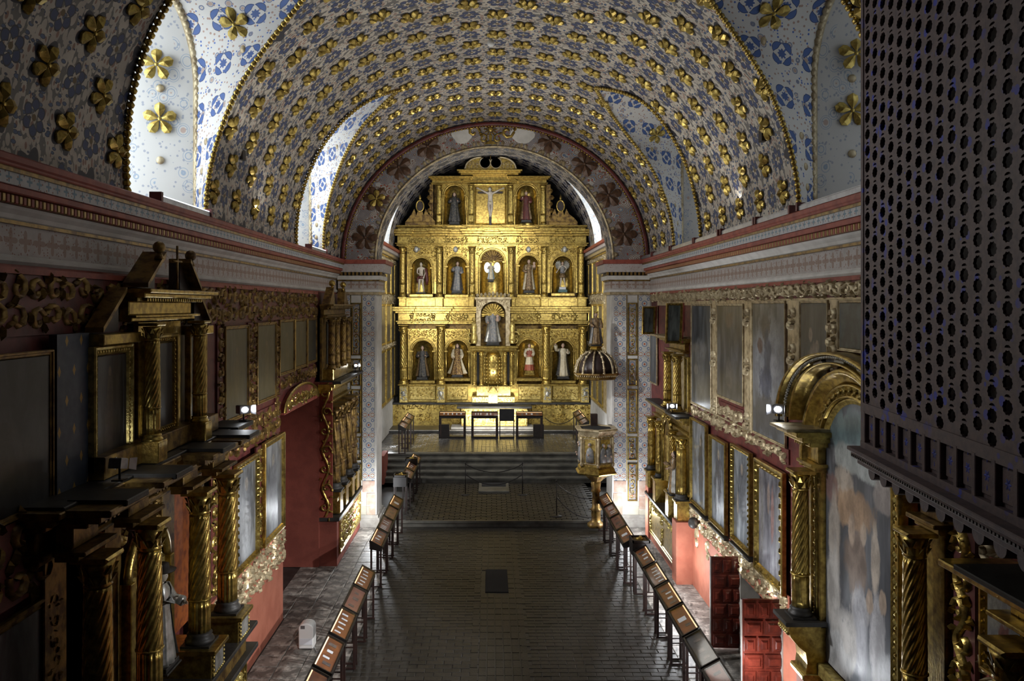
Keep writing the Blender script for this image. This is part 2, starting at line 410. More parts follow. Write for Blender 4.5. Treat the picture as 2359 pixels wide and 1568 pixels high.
M['arab_dull'] = arabesque_mat('arabesque_cream_paint', (.42, .37, .30))
def frieze_mat(name, ground, c1, P=.16, hgt=.12):
    g = G(name, .6); u, v = g.uv()
    pu = ((u/P).fr()-.5)*P; r = hyp(pu, (v-hgt/2)); a = (v-hgt/2).at2(pu); n = g.noise(6, 3)
    c = g.mix(ss(n, .35, .7), ground, tuple(x*.8 for x in ground))
    c = g.mix(r.lt((a*4.0).cos()*hgt*.13+hgt*.27), c, c1)
    d, e, f = g.vor(30); c = g.mix(d.lt(.3)*e.gt(.5), c, (.30, .16, .12)); g.col(c); return g.m
M['frieze_blue'] = frieze_mat('blue_leaf_frieze', (.62, .62, .62), (.20, .30, .38))
M['frieze_rose'] = frieze_mat('rose_floral_frieze', (.56, .52, .50), (.37, .27, .22), .24, .28)
def archface_mat():
    g = G('arch_face_scroll_paint', .65); u, v = g.uv()
    d, e, f = g.vor(4.5); d2, e2, f2 = g.vor(11.); n = g.noise(5, 3)
    c = g.mix(ss(n, .4, .6), (.52, .50, .47), (.36, .33, .30))
    c = g.mix(((d*34.0).sin()).gt(.35), c, (.20, .12, .09)); c = g.mix(((d*34.0).sin()).lt(-.55)*e.gt(.4), c, (.12, .16, .24))
    c = g.mix(d2.lt(.28)*e2.gt(.7), c, (.32, .06, .035)); g.col(c); return g.m
M['archface'] = archface_mat()
def jamb_mat():
    g = G('white_jamb_sprigs', .6); u, v = g.uv()
    d, e, f = g.vor(15.); d2, e2, f2 = g.vor(4.2)
    c = g.mix(d.lt(.30)*e.gt(.4), (.66, .65, .62), (.40, .42, .48)); c = g.mix(((d2-.3).ab().lt(.022)+(d2-.42).ab().lt(.015)).cl()*e2.gt(.3), c, (.36, .44, .54))
    c = g.mix(d2.lt(.18)*e2.gt(.4), c, (.55, .42, .36)); g.col(c); return g.m
M['jamb'] = jamb_mat()
def star_mat():
    g = G('midnight_blue_gold_stars', .5); u, v = g.uv()
    i = (v/.30).fl().mod(2.0); pu = ((u/.28+i*.5).fr()-.5)*.28; pv = ((v/.30).fr()-.5)*.30
    n = g.noise(9, 3)
    c = g.mix(ss(n, .4, .7), (.045, .06, .09), (.075, .09, .12)); c = g.mix((pu.ab()*2.0+pv.ab()).lt(.06), c, (.42, .26, .06)); g.col(c); return g.m
M['stars'] = star_mat()
def brick_mat():
    g = G('worn_dark_brick', .46, 0, .35); g.objc(); oi = g.node('ShaderNodeObjectInfo'); rn = S(g.t, oi.outputs['Random'])
    geo = g.node('ShaderNodeNewGeometry'); ri = S(g.t, geo.outputs['Random Per Island'])
    n = g.noise(3, 4); c = g.mix((rn+ri).fr(), (.028, .024, .019), (.017, .015, .012)); c = g.mix(ss(n, .52, .75)*.45, c, (.05, .044, .033)); g.col(c)
    g.bump(g.noise(26, 3), .5, .01); return g.m
M['brick'] = brick_mat()
def tile_mat():
    g = G('worn_grey_stone_tile', .5); g.objc(); oi = g.node('ShaderNodeObjectInfo'); rn = S(g.t, oi.outputs['Random'])
    n = g.noise(3.2, 5, .65); c = g.mix(rn, (.10, .095, .085), (.20, .185, .165)); c = g.mix(ss(n, .47, .62), c, (.38, .35, .31)); c = g.mix(ss(g.noise(9, 4), .55, .7), c, (.05, .045, .04)); g.col(c)
    g.bump(g.noise(20, 3), .4, .01); return g.m
M['tile'] = tile_mat()
def lattice_mat():
    g = G('lattice_wood_blue_flecks', .6); u, v = g.uv(); g_n = g.noise(14, 4)
    d, e, f = g.vor(9.); c = g.mix(ss(g_n, .4, .65), (.17, .125, .125), (.115, .09, .10))
    c = g.mix(ss(g.noise(1.6, 2), .42, .6)*d.lt(.34)*e.gt(.3), c, (.05, .07, .46)); g.col(c); g.bump(g.noise(30, 3), .3, .004); return g.m
M['latticeblue'] = lattice_mat()
CN = [0]
def canvas(base, tint, blobs=(), rough=.33, streak=(5, 1.4)):
    """varnished canvas: dark ground, vertical tonal streaks and soft painted figures given in 0..1 picture coordinates"""
    CN[0] += 1; g = G('painted_canvas_%d' % CN[0], rough); u, v = g.uv(); off = CN[0]*1.7
    mp = g.node('ShaderNodeMapping'); mp.inputs['Location'].default_value = (off, off*.6, 0); g.L(g.vec, mp.inputs[0]); g.vec = mp.outputs[0]
    n1 = g.noise(1.0, 6, .65, g.scaled(streak[0], streak[1]), .9); n2 = g.noise(8, 6, .7); n3 = g.noise(2.2, 4, .6)
    c = g.mix(ss(n1, .40, .64), base, tint); c = g.mix(ss(n3, .5, .35)*.6, c, tuple(x*.45 for x in base)); wob = (n2-.5)*1.5+(n1-.5)*1.2
    for (x, y, rx, ry, cc) in blobs:
        d = hyp((u-x)/rx, (v-y)/ry)+wob; c = g.mix(ss(d, 1.12, .85)*.85, c, g.mix(ss(n2, .42, .58), tuple(x*.6 for x in cc), cc))
    g.col(c); g.bump(g.noise(40, 3), .12, .004); return g.m
def bust(x, y, s, robe, skin=(.30, .20, .14)):
    return [(x, y-.32*s, .20*s, .36*s, robe), (x+.02*s, y+.10*s, .065*s, .065*s, skin)]
# ---------------------------------------------------------------- setting: floor, walls
YA = 23.5          # plane of the chancel arch
floor = MB(); floor.box(-5.6, 6.0, -.3, -.012, -2, 45)
FL = floor.build('floor', M['slab'], org=(0, 0, 0)); FL['kind'] = 'structure'
R = random.Random(4)
def piece_mesh(name, a, b, h, mat, bev=.008):
    m = MB(); m.box(-a/2, a/2, -b/2, b/2, 0, h, bev); m.T = lambda p: (p[0], p[1], p[2])
    o = m.build(name, mat, org=(0, 0, 0)); me = o.data; bpy.data.objects.remove(o); return me
def put(name, me, parent, loc, rz=0, M4=None):
    o = bpy.data.objects.new(name, me); link(o, parent); o.location = loc; o.rotation_euler = (0, 0, rz)
    if M4 is not None: o.matrix_local = M4
    return o
# nave brick paving: the 300 nearest bricks singly, the rest one part
M['brickgloss'] = plain('polished_dark_brick', (.045, .04, .033), (.025, .022, .019), .24, 0, 4, .6, 9, .6)
bm_ = piece_mesh('brick', .31, .145, .03, M['brick'])
X0, X1 = -2.62, 3.42; nb = 0; rest = MB(); rest.T = lambda p: p
y = 13.1; row = 0
def free(x, y): return not (-.16 < x-.0 < .42 and 18.0 < y < 19.7)
while y < YA-.1:
    x = X0+(.16 if row % 2 else 0)+.16
    while x < X1-.1:
        if not (-.35 < x < .62):
            dz = R.uniform(-.004, .004)
            if nb < 300: put('brick', bm_, FL, (x, y, -.03+dz), R.uniform(-.02, .02)); nb += 1
            else:
                z = -.002+dz; b = .007; rest.add([(x-.155, y-.0725, -.03), (x+.155, y-.0725, -.03), (x+.155, y+.0725, -.03), (x-.155, y+.0725, -.03),
                    (x-.155+b, y-.0725+b, z), (x+.155-b, y-.0725+b, z), (x+.155-b, y+.0725-b, z), (x-.155+b, y+.0725-b, z)],
                    [(4, 5, 6, 7), (0, 1, 5, 4), (1, 2, 6, 5), (2, 3, 7, 6), (3, 0, 4, 7)])
        x += .32
    y += .155; row += 1
y = 12.9
while y < YA-.1:      # central runner laid lengthwise
    for x in (-.31, -.155, 0, .155, .31, .465, .62):
        if free(x, y):
            z = R.uniform(-.006, .002); rest.add([(x-.07, y-.15, -.03), (x+.07, y-.15, -.03), (x+.07, y+.15, -.03), (x-.07, y+.15, -.03),
                (x-.065, y-.145, z), (x+.065, y-.145, z), (x+.065, y+.145, z), (x-.065, y+.145, z)], [(4, 5, 6, 7), (0, 1, 5, 4), (1, 2, 6, 5), (2, 3, 7, 6), (3, 0, 4, 7)])
    y += .31
rb = rest.build('brick', M['brick'], FL, recalc=False); rb['kind'] = 'stuff'
# side aisle stone tiles
tm = piece_mesh('stone_tile', .44, .44, .03, M['tile'], .01)
tm2 = piece_mesh('stone_tile', .36, .44, .03, M['tile'], .01)
for j in range(32):
    y = 9.6+j*.45
    for x in (-4.08, -3.63, -3.18): put('stone_tile', tm, FL, (x+R.uniform(-.006, .006), y, -.03+R.uniform(0, .006)), R.choice((0, pi/2, pi))+R.uniform(-.01, .01))
    if 16.5 < y < 20: put('stone_tile', tm, FL, (-4.53, y, -.03))
    for x in (-2.82,): put('stone_tile', tm2, FL, (x+.02, y, -.03+R.uniform(0, .005)))
    for x in (3.68, 4.1, 4.52): put('stone_tile', tm, FL, (x+R.uniform(-.006, .006), y, -.03+R.uniform(0, .006)), R.choice((0, pi/2, pi)))
# low platform in front of the chancel, steps and chancel floor
pl = MB(); pl.box(-2.72, 3.35, -.02, .135, YA-.05, 28.6)
PLT = pl.build('platform', M['stonegrey'], org=(0, 0, 0)); PLT['kind'] = 'structure'
rest = MB(); rest.T = lambda p: p; y = YA+.05; row = 0
ed = MB(); ed.box(-2.75, 3.38, .10, .172, YA-.08, YA+.0, .01); ed.build('step_edge', M['stonegrey'], PLT)
while y < 28.5:
    x = -2.7+(.16 if row % 2 else 0)+.16
    while x < 3.3:
        z = .172+R.uniform(-.004, .004); rest.add([(x-.155, y-.0725, .13), (x+.155, y-.0725, .13), (x+.155, y+.0725, .13), (x-.155, y+.0725, .13),
            (x-.148, y-.066, z), (x+.148, y-.066, z), (x+.148, y+.066, z), (x-.148, y+.066, z)], [(4, 5, 6, 7), (0, 1, 5, 4), (1, 2, 6, 5), (2, 3, 7, 6), (3, 0, 4, 7)])
        x += .32
    y += .155; row += 1
o = rest.build('brick', M['brick'], PLT, recalc=False); o['kind'] = 'stuff'
ST = holder('steps')
for i in range(5):
    t = MB(); z0 = .17+i*.166; y0 = 28.5+i*.30
    t.box(-4.45, 4.45, z0-.02, z0+.166, y0+.04, y0+.40); t.box(-4.46, 4.46, z0+.12, z0+.168, y0, y0+.36, .012)
    t.build('stair_tread', M['stonegrey'], ST)
cf = MB(); cf.box(-4.55, 4.65, .6, 1.0, 29.9, 37.2)
CF = cf.build('floor', M['slab'], org=(0, 0, 0)); CF['kind'] = 'structure'
rest = MB(); rest.T = lambda p: p; y = 30.0; row = 0
while y < 34.3:
    x = -4.2+(.16 if row % 2 else 0)
    while x < 4.4:
        z = 1.014+R.uniform(-.003, .003); rest.add([(x-.155, y-.0725, 1), (x+.155, y-.0725, 1), (x+.155, y+.0725, 1), (x-.155, y+.0725, 1),
            (x-.148, y-.066, z), (x+.148, y-.066, z), (x+.148, y+.066, z), (x-.148, y+.066, z)], [(4, 5, 6, 7), (0, 1, 5, 4), (1, 2, 6, 5), (2, 3, 7, 6), (3, 0, 4, 7)])
        x += .32
    y += .155; row += 1
o = rest.build('brick', M['brickgloss'], CF, recalc=False); o['kind'] = 'stuff'
ds = MB(); ds.box(-4.5, 4.6, 1.0, 1.12, 34.5, 36.2, .01); ds.box(-1.6, 1.7, 1.10, 1.13, 34.9, 35.6)
ds.build('dais', M['slab'], CF)
de_ = MB(); de_.box(-4.5, 4.6, 1.09, 1.125, 34.48, 34.53); de_.build('dais_edge', M['stone'], CF); de_ = MB(); de_.box(-1.75, 1.85, 1.12, 1.21, 34.75, 35.6, .01); de_.build('predella_step', M['stone'], CF)
rp = MB(); rp.prism([(-3.98, .3), (-3.80, .3), (-3.80, 1.15), (-3.98, 1.15)], 0, 0) if False else rp.box(-3.98, -3.80, .17, 1.18, 28.2, 29.3); o = rp.build('trim_side_panel', M['doorred'], org=(-3.9, 28.7, .17)); o['kind'] = 'structure'
# walls: left one is split round the doorway recess at y 16.6..19.8
wl = MB(TL()); zt = 7.4
zl = 6.86; wl.box(-2, 16.55, 0, zl, -.5, 0); wl.box(16.55, 19.85, 4.30, zl, -.5, 0); wl.box(19.85, 24.6, 0, zl, -.5, 0); wl.box(-2, 24.6, zl, 7.95, -.5, -.20)
WL = wl.build('wall_left', M['maroon'], org=(XL, 0, 0)); WL['kind'] = 'structure'
rc = MB(TL()); rc.box(19.80, 19.95, 0, 4.6, -1.3, .13); rc.box(16.4, 19.9, 0, 4.6, -1.4, -1.25); rc.box(16.4, 16.55, 0, 4.6, -1.3, -.01); rc.box(16.4, 19.9, 4.6, 4.7, -1.3, -.1)
rc.build('door_reveal', M['doorred'], WL)
dd = MB(TL()); dd.box(5, 16.5, 0, 1.22, 0, .10); dd.build('dado', M['pink'], WL)
wr = MB(TR()); wr.box(-2, 12.9, 0, zt, -.5, 0); wr.box(12.9, 15.0, 1.72, zt, -.5, 0); wr.box(15.0, 24.6, 0, zt, -.5, 0)
WR = wr.build('wall_right', M['maroon'], org=(XR, 0, 0)); WR['kind'] = 'structure'
d2 = MB(TR()); d2.box(5, 12.9, 0, 1.42, 0, .04); d2.box(15.0, 18.7, 0, 1.42, 0, .04); d2.build('dado', M['pink'], WR)
dr = MB(TR()); dr.box(12.8, 12.98, 0, 1.86, -.3, .06); dr.box(14.92, 15.1, 0, 1.86, -.3, .06); dr.box(12.8, 15.1, 1.72, 1.9, -.3, .06, .01)
dr.build('door_surround', M['stone'], WR)
dk = MB(TR()); dk.box(12.7, 15.2, 0, 1.9, -1.0, -.9); dk.build('passage_wall', M['white'], WR)
wf = MB(); wf.box(-5.5, 6, 0, 13, -2.3, -2); o = wf.build('wall_front', M['darkwood'], org=(0, -2, 0)); o['kind'] = 'structure'

# ---------------------------------------------------------------- vault with lunettes
VC, VA, VZ, VB = .12, 4.58, 7.85, 4.12
def vpt(t, side, y): return (VC+side*VA*cos(t), y, VZ+VB*sin(t))
ARC = [0]; NA = 400
for i in range(NA):
    a, b = pi/2*i/NA, pi/2*(i+1)/NA; ARC.append(ARC[-1]+math.hypot(VA*(cos(a)-cos(b)), VB*(sin(a)-sin(b))))
def arc_from_apex(t): x = max(0, min(NA-1e-6, t/(pi/2)*NA)); i = int(x); return ARC[-1]-(ARC[i]+(ARC[i+1]-ARC[i])*(x-i))
def t_of_arc(v):   # inverse
    s = ARC[-1]-v
    for i in range(NA):
        if ARC[i+1] >= s: return pi/2*(i+(s-ARC[i])/(ARC[i+1]-ARC[i]))/NA
    return pi/2
TT = math.radians(60.5)
LUN = {-1: [(((0, 9.7), (.55, 9.2), (.85, 9.6), (1, 10.5)), ((0, 12.35), (.4, 12.2), (.83, 11.7), (1, 10.5))),
            (((0, 18.1), (.38, 17.7), (.62, 17.5), (.85, 17.6), (1, 18.1)), ((0, 21.1), (.38, 20.3), (.72, 19.0), (1, 18.1)))],
       1: [(((0, 9.4), (.55, 9.0), (.85, 9.4), (1, 10.2)), ((0, 12.05), (.4, 11.9), (.8, 11.4), (1, 10.2))),
           (((0, 17.7), (.25, 17.55), (.53, 17.1), (.78, 16.9), (1, 17.9)), ((0, 20.3), (.5, 19.9), (.79, 19.4), (1, 17.9)))]}
def crv(P, s):
    s = max(0, min(1, s)); i = 0
    while i < len(P)-2 and s > P[i+1][0]: i += 1
    def sl(k):
        if k == 0: return (P[1][1]-P[0][1])/(P[1][0]-P[0][0])
        if k == len(P)-1: return (P[-1][1]-P[-2][1])/(P[-1][0]-P[-2][0])*1.4
        return (P[k+1][1]-P[k-1][1])/(P[k+1][0]-P[k-1][0])
    h = P[i+1][0]-P[i][0]; t = (s-P[i][0])/h
    return (2*t**3-3*t*t+1)*P[i][1]+(t**3-2*t*t+t)*h*sl(i)+(3*t*t-2*t**3)*P[i+1][1]+(t**3-t*t)*h*sl(i+1)
def lh(hw, s): return hw*(1+.35*s-1.35*s**4.2) if s < 1 else 0
CE = holder('ceiling')
V0, V1 = -2.0, YA+.05
for side in (-1, 1):
    L = LUN[side]; nt = 44; ts = [pi/2*i/nt for i in range(nt+1)]
    ts = sorted(ts+[TT])
    def edges(t):
        s = min(1, t/TT); e = [V0]
        for (pn, pf) in L: e += [crv(pn, s), max(crv(pn, s), crv(pf, s))]
        return e+[V1]
    m = MB(); m.T = lambda p, side=side: p
    info = []
    for k in (0, 2, 4):
        rows = []; ns = (14, 12, 6)[k//2]
        for t in ts:
            e = edges(t); a, b = e[k], e[k+1]
            rows.append([vpt(t, side, a+(b-a)*j/ns) for j in range(ns+1)])
        m.grid(rows)
    def uvf(p, side=side):
        t = math.atan2((p[2]-VZ)/VB, abs(p[0]-VC)/VA); return [p[1], side*arc_from_apex(t)]
    m.build('vault_shell', M['vault'], CE, uvf, recalc=False)
# added unseen slab and side sheets that keep daylight from leaking in
rf = MB(); rf.box(-7.5, 7.5, 13.6, 13.8, -2.4, 38); o = rf.build('roof', M['darkwood'], org=(0, 0, 13.6)); o['kind'] = 'structure'
for sx, nm in ((-1, 'wall_outer_left'), (1, 'wall_outer_right')):
    b = MB(); b.box(min(sx*6.6, sx*6.9), max(sx*6.6, sx*6.9), 0, 13.7, -2.4, 38); o = b.build(nm, M['white'], org=(sx*6.6, 0, 0)); o['kind'] = 'structure'

# gilded flowers of the vault
def flower_mesh(name, r, mat, n=5, h=.05, rim=True):
    m = MB(); m.T = lambda p: p
    for k in range(n):
        a = 2*pi*k/n+pi/2; c, d = cos(a), sin(a)
        def q(x, y, z): return (r*(x*c-y*d), r*(x*d+y*c), z*h)
        out = [(.14, .05), (.40, .22), (.62, .31), (.84, .27), (1.0, .0), (.84, -.27), (.62, -.31), (.40, -.22), (.14, -.05)]
        vs = [q(x, y, .35 if 0 < i < 8 and i != 4 else .5) for i, (x, y) in enumerate(out)]+[q(.08, 0, .5), q(.45, 0, 1.1), q(.8, 0, .9)]
        fs = [(9, 0, 10), (0, 1, 10), (1, 2, 10), (2, 3, 11, 10), (3, 4, 11), (4, 5, 11), (5, 6, 10, 11), (6, 7, 10), (7, 8, 10), (8, 9, 10)]
        vs += [q(x, y, 0) for x, y in out]; fs += [(i, i+12, i+13, i+1) for i in range(8)]
        m.add(vs, fs, False)
    m.ball((0, 0, .5*h), r*.13, 6, 4)
    o = m.build(name, mat, org=(0, 0, 0), recalc=False); me = o.data; bpy.data.objects.remove(o); return me
FM = flower_mesh('gilded_flower', .215, M['flower'], h=.07); FB = flower_mesh('gilded_flower', .27, M['flower'], h=.06)
BF = flower_mesh('brown_flower', .40, M['bronze'], h=.07, n=6)
def basis(n, up):
    n = Vector(n).normalized(); x = Vector(up).cross(n).normalized(); y = n.cross(x)
    return Matrix((x, y, n)).transposed()
cand = []
for i in range(-12, 13):
    v = i*.53
    if abs(v) > ARC[-1]-.18: continue
    side = 1 if v >= 0 else -1; t = t_of_arc(abs(v)); odd = i % 2
    for k in range(4, 24):
        y = 1.1*(k+.5-.5*odd)
        if y > V1-.3 or y < 5: continue
        s = t/TT; bad = False
        if s < 1.02:
            for (pn, pf) in LUN[side]:
                if crv(pn, s)-.16 < y < crv(pf, s)+.16: bad = True
        if bad: continue
        p = vpt(t, side, y); n = Vector((-side*cos(t)/VA, 0, -sin(t)/VB)).normalized()
        vis = 0 if p[2]-H > y*.39 else 1
        cand.append((-(vis*1000-y), p, n))
cand.sort(key=lambda c: c[0]); extra = []
rl = MB(); rl.T = lambda p: p
for idx, (_, p, n) in enumerate(cand):
    B = basis(n, (0, 1, 0)); B = B @ Matrix.Rotation(R.uniform(-.15, .15), 3, 'Z')
    if idx < 300:
        M4 = B.to_4x4(); M4.translation = Vector(p)+n*.004; o = bpy.data.objects.new('gilded_flower', FM); link(o, CE); o.matrix_local = M4
    else:
        vs = [tuple(B @ v.co+Vector(p)+n*.004) for v in FM.vertices]; rl.add(vs, [tuple(f.vertices) for f in FM.polygons])
if rl.l: o = rl.build('gilded_flower', M['flower'], CE, recalc=False); o['kind'] = 'stuff'

# lunette webs, window reveals, rope mouldings
def lun_wall(yc, s, sg, side):
    x = VC+side*(VA+.36); hwl = HWL[0]
    if s < .55: return (x, yc+sg*hwl, VZ+(10.0-VZ)*s/.55)
    a = (s-.55)/.45*pi/2; return (x, yc+sg*hwl*cos(a), 10.0+1.2*sin(a))
studM = MB(); studM.T = lambda p: p; studM.ball((0, 0, 0), .065, 10, 6, (1, 1, .5)); so = studM.build('gilded_stud', M['gold_pale'], org=(0, 0, 0)); STUD = so.data; bpy.data.objects.remove(so)
wn = 0; HWL = [1.1]
for side in (-1, 1):
    for (pn, pf) in LUN[side]:
        yc = (pn[0][1]+pf[0][1])/2; HWL[0] = (pf[0][1]-pn[0][1])/2-.02; yc += {9.7: .6, 18.1: .05, 9.4: .35, 17.7: .7}[pn[0][1]]; n = 26; wn += 1
        for sg in (-1, 1):
            rows = []; uvs = {}
            for i in range(n+1):
                s = i/n; g_ = Vector(vpt(TT*s, side, crv(pn if sg < 0 else pf, s))); w_ = Vector(lun_wall(yc, s, sg, side))
                rows.append([tuple(w_.lerp(g_, j/5)) for j in range(6)])
                for j in range(6): uvs[tuple(rows[-1][j])] = [j/5*(g_-w_).length+.31-.1, s*4.4]
            m = MB(); m.T = lambda p: p; m.grid(rows); m.build('lunette_web', M['lunette'], CE, lambda p: uvs.get(p, [0, 0]), recalc=False)
            b = MB(); b.T = lambda p: p; b.beads([Vector(r[-1])+Vector((-side*.03, 0, -.02)) for r in rows], .05, .085); b.build('bead_moulding', M['gold'], CE, recalc=False)
            if sg == 1 or True:
                for s, f in ((.50, .5), (.80, .5)):
                    i = int(s*n); P = Vector(rows[i][0]).lerp(Vector(rows[i][-1]), f)
                    dv = Vector(rows[i+1][2])-Vector(rows[i-1][2]); du = Vector(rows[i][3])-Vector(rows[i][1]); nn = du.cross(dv).normalized()
                    if nn.dot(Vector((VC, yc, 8))-P) < 0: nn = -nn
                    M4 = basis(nn, (0, 0, 1)).to_4x4(); M4.translation = P+nn*.01; o = bpy.data.objects.new('gilded_flower', FB); link(o, CE); o.matrix_local = M4
                for s, f in ((.12, .5), (.22, .5), (.34, .5), (.66, .7)):
                    i = int(s*n); P = Vector(rows[i][0]).lerp(Vector(rows[i][-1]), f); dv = Vector(rows[i+1][2])-Vector(rows[i-1][2]); du = Vector(rows[i][3])-Vector(rows[i][1]); nn = du.cross(dv).normalized()
                    if nn.dot(Vector((VC, yc, 8))-P) < 0: nn = -nn
                    M4 = basis(nn, (0, 0, 1)).to_4x4(); M4.translation = P+nn*.01; o = bpy.data.objects.new('gilded_stud', STUD); link(o, CE); o.matrix_local = M4
        # rope round the window arch
        arch = [lun_wall(yc, i/40, 1, side) for i in range(41)]+[lun_wall(yc, 1-i/40, -1, side) for i in range(1, 41)]
        b = MB(); b.T = lambda p: p
        for i, q in enumerate(arch): pass
        b.tube([(p[0]-side*.03, p[1], p[2]) for p in arch], .055, 6); b.beads([(p[0]-side*.05, p[1], p[2]) for p in arch], .078, .12, (.8, 1, 1.0)); b.build('rope_moulding', M['gold_pale'], CE, recalc=False)
        # splayed reveal
        xo = side*6.1; rows = []; uvs = {}
        for i, p in enumerate(arch):
            q = Vector((xo, yc+(p[1]-yc)*.80, VZ+.12+(p[2]-VZ)*.90)); a = Vector(p); rows.append([tuple(a.lerp(q, j/3)) for j in range(4)])
            for j in range(4): uvs[rows[-1][j]] = [j/3*1.3, i*.09]
        m = MB(); m.T = lambda p: p; m.grid(rows); m.build('window_reveal', M['jamb'], CE, lambda p: uvs.get(p, [0, 0]), recalc=False)
        sl = MB(); sl.T = lambda p: p; a, b_ = rows[0], rows[-1]; sl.add([a[0], a[3], b_[3], b_[0]], [(0, 1, 2, 3)]); sl.build('window_sill', M['white'], CE, recalc=False)
        for dz in (1.66, 2.50):
            P = Vector((VC+side*5.45, yc+HWL[0]*(.895 if dz < 2 else .80), VZ+dz)); M4 = basis((side*-.18, -1, 0), (0, 0, 1)).to_4x4(); M4.translation = P; o = bpy.data.objects.new('gilded_flower', FB); link(o, CE); o.matrix_local = M4
        for dz in (1.0, 2.16, 3.0):
            P = Vector((VC+side*5.45, yc+HWL[0]*(.9 if dz < 2.9 else .80), VZ+dz)); M4 = basis((side*-.18, -1, 0), (0, 0, 1)).to_4x4(); M4.translation = P; o = bpy.data.objects.new('gilded_stud', STUD); link(o, CE); o.matrix_local = M4
        # glazed window: frame, bars and bright panes
        W = holder('window_%d' % wn)
        pane = MB(); pane.T = lambda p: p
        outl = [rows[i][3] for i in range(len(rows))]; pane.add([(xo+side*.05, q[1], q[2]) for q in outl], [tuple(range(len(outl)))])
        pane.build('window_pane', M['sky_left'] if side < 0 else M['sky_right'], W, recalc=False)
        fr_ = MB(); fr_.T = lambda p: p; fr_.tube([(q[0], q[1], q[2]) for q in outl], .04, 4)
        for k in (-.4, 0, .4): fr_.tube([(xo, yc+k, VZ+.12), (xo, yc+k, VZ+2.9)], .018, 4)
        for k in range(1, 6): fr_.tube([(xo, yc-.9*HWL[0]*.85, VZ+.12+k*.5), (xo, yc+.9*HWL[0]*.85, VZ+.12+k*.5)], .018, 4)
        fr_.build('window_frame', M['darkwood'], W, recalc=False)

# ---------------------------------------------------------------- cornices
def cornice(name, T, u0, u1, parent=None, dent=True):
    C_ = holder(name); zs = 0
    def band(nm, v0, v1, w, mat, bev=.0, a=0):
        m = MB(T); m.box(u0, u1, v0, v1, -.02, w, bev); return m.build(nm, mat, C_, UVMO(v0))
    def UVMO(v0): return lambda p: [p[0], p[1]-v0]
    band('red_bead', 6.84, 6.90, .05, M['redband']); band('white_astragal', 6.90, 6.99, .085, M['white'], .03)
    band('painted_frieze', 6.99, 7.28, .05, M['frieze_rose']); band('green_fillet', 7.28, 7.315, .09, M['gold_dark'])
    m = MB(T); pr = [(.06, 7.31), (.09, 7.33), (.11, 7.37), (.16, 7.41), (.18, 7.44), (.0, 7.44), (.0, 7.31)]
    m.add([(u0, z, w) for w, z in pr]+[(u1, z, w) for w, z in pr], [(i, (i+1) % 7, 7+(i+1) % 7, 7+i) for i in range(7)]+[tuple(range(7)), tuple(range(7, 14))]); m.build('white_ovolo', M['white'], C_, UVM)
    band('dentil_bed', 7.44, 7.53, .13, M['darkwood']); band('red_lower_fascia', 7.53, 7.60, .28, M['redband'], .01)
    band('painted_fascia', 7.60, 7.71, .30, M['frieze_blue']); band('aged_fillet', 7.71, 7.75, .325, M['gold_dark'])
    m = MB(T); m.box(u0, u1, 7.75, 7.80, -.02, .35, .01); m.box(u0, u1, 7.78, 7.86, -.02, .37, .015); m.build('red_upper_fascia', M['redband'], C_)
    if dent:
        m = MB(T); m.box(0, .055, 7.445, 7.527, .12, .235, .008); o0 = m.build('dentil', M['gold_dark'], C_)
        me = o0.data; sx = 0.13; n = 0; u = max(u0, 7.0)
        red = MB(T); red.box(0, .055, 7.445, 7.527, .12, .235, .008); o1 = red.build('dentil', M['redband'], C_); me1 = o1.data
        o0.location = (0, u, 0); o1.location = (0, u+.065, 0)
        while u < u1-.2 and n < 280:
            u += .13; n += 2
            a = bpy.data.objects.new('dentil', me); link(a, C_); a.location = (0, u, 0)
            a = bpy.data.objects.new('dentil', me1); link(a, C_); a.location = (0, u+.065, 0)
    return C_
cornice('trim_1', TL(-.20), -2, YA); cornice('trim_2', TR(0), -2, YA)

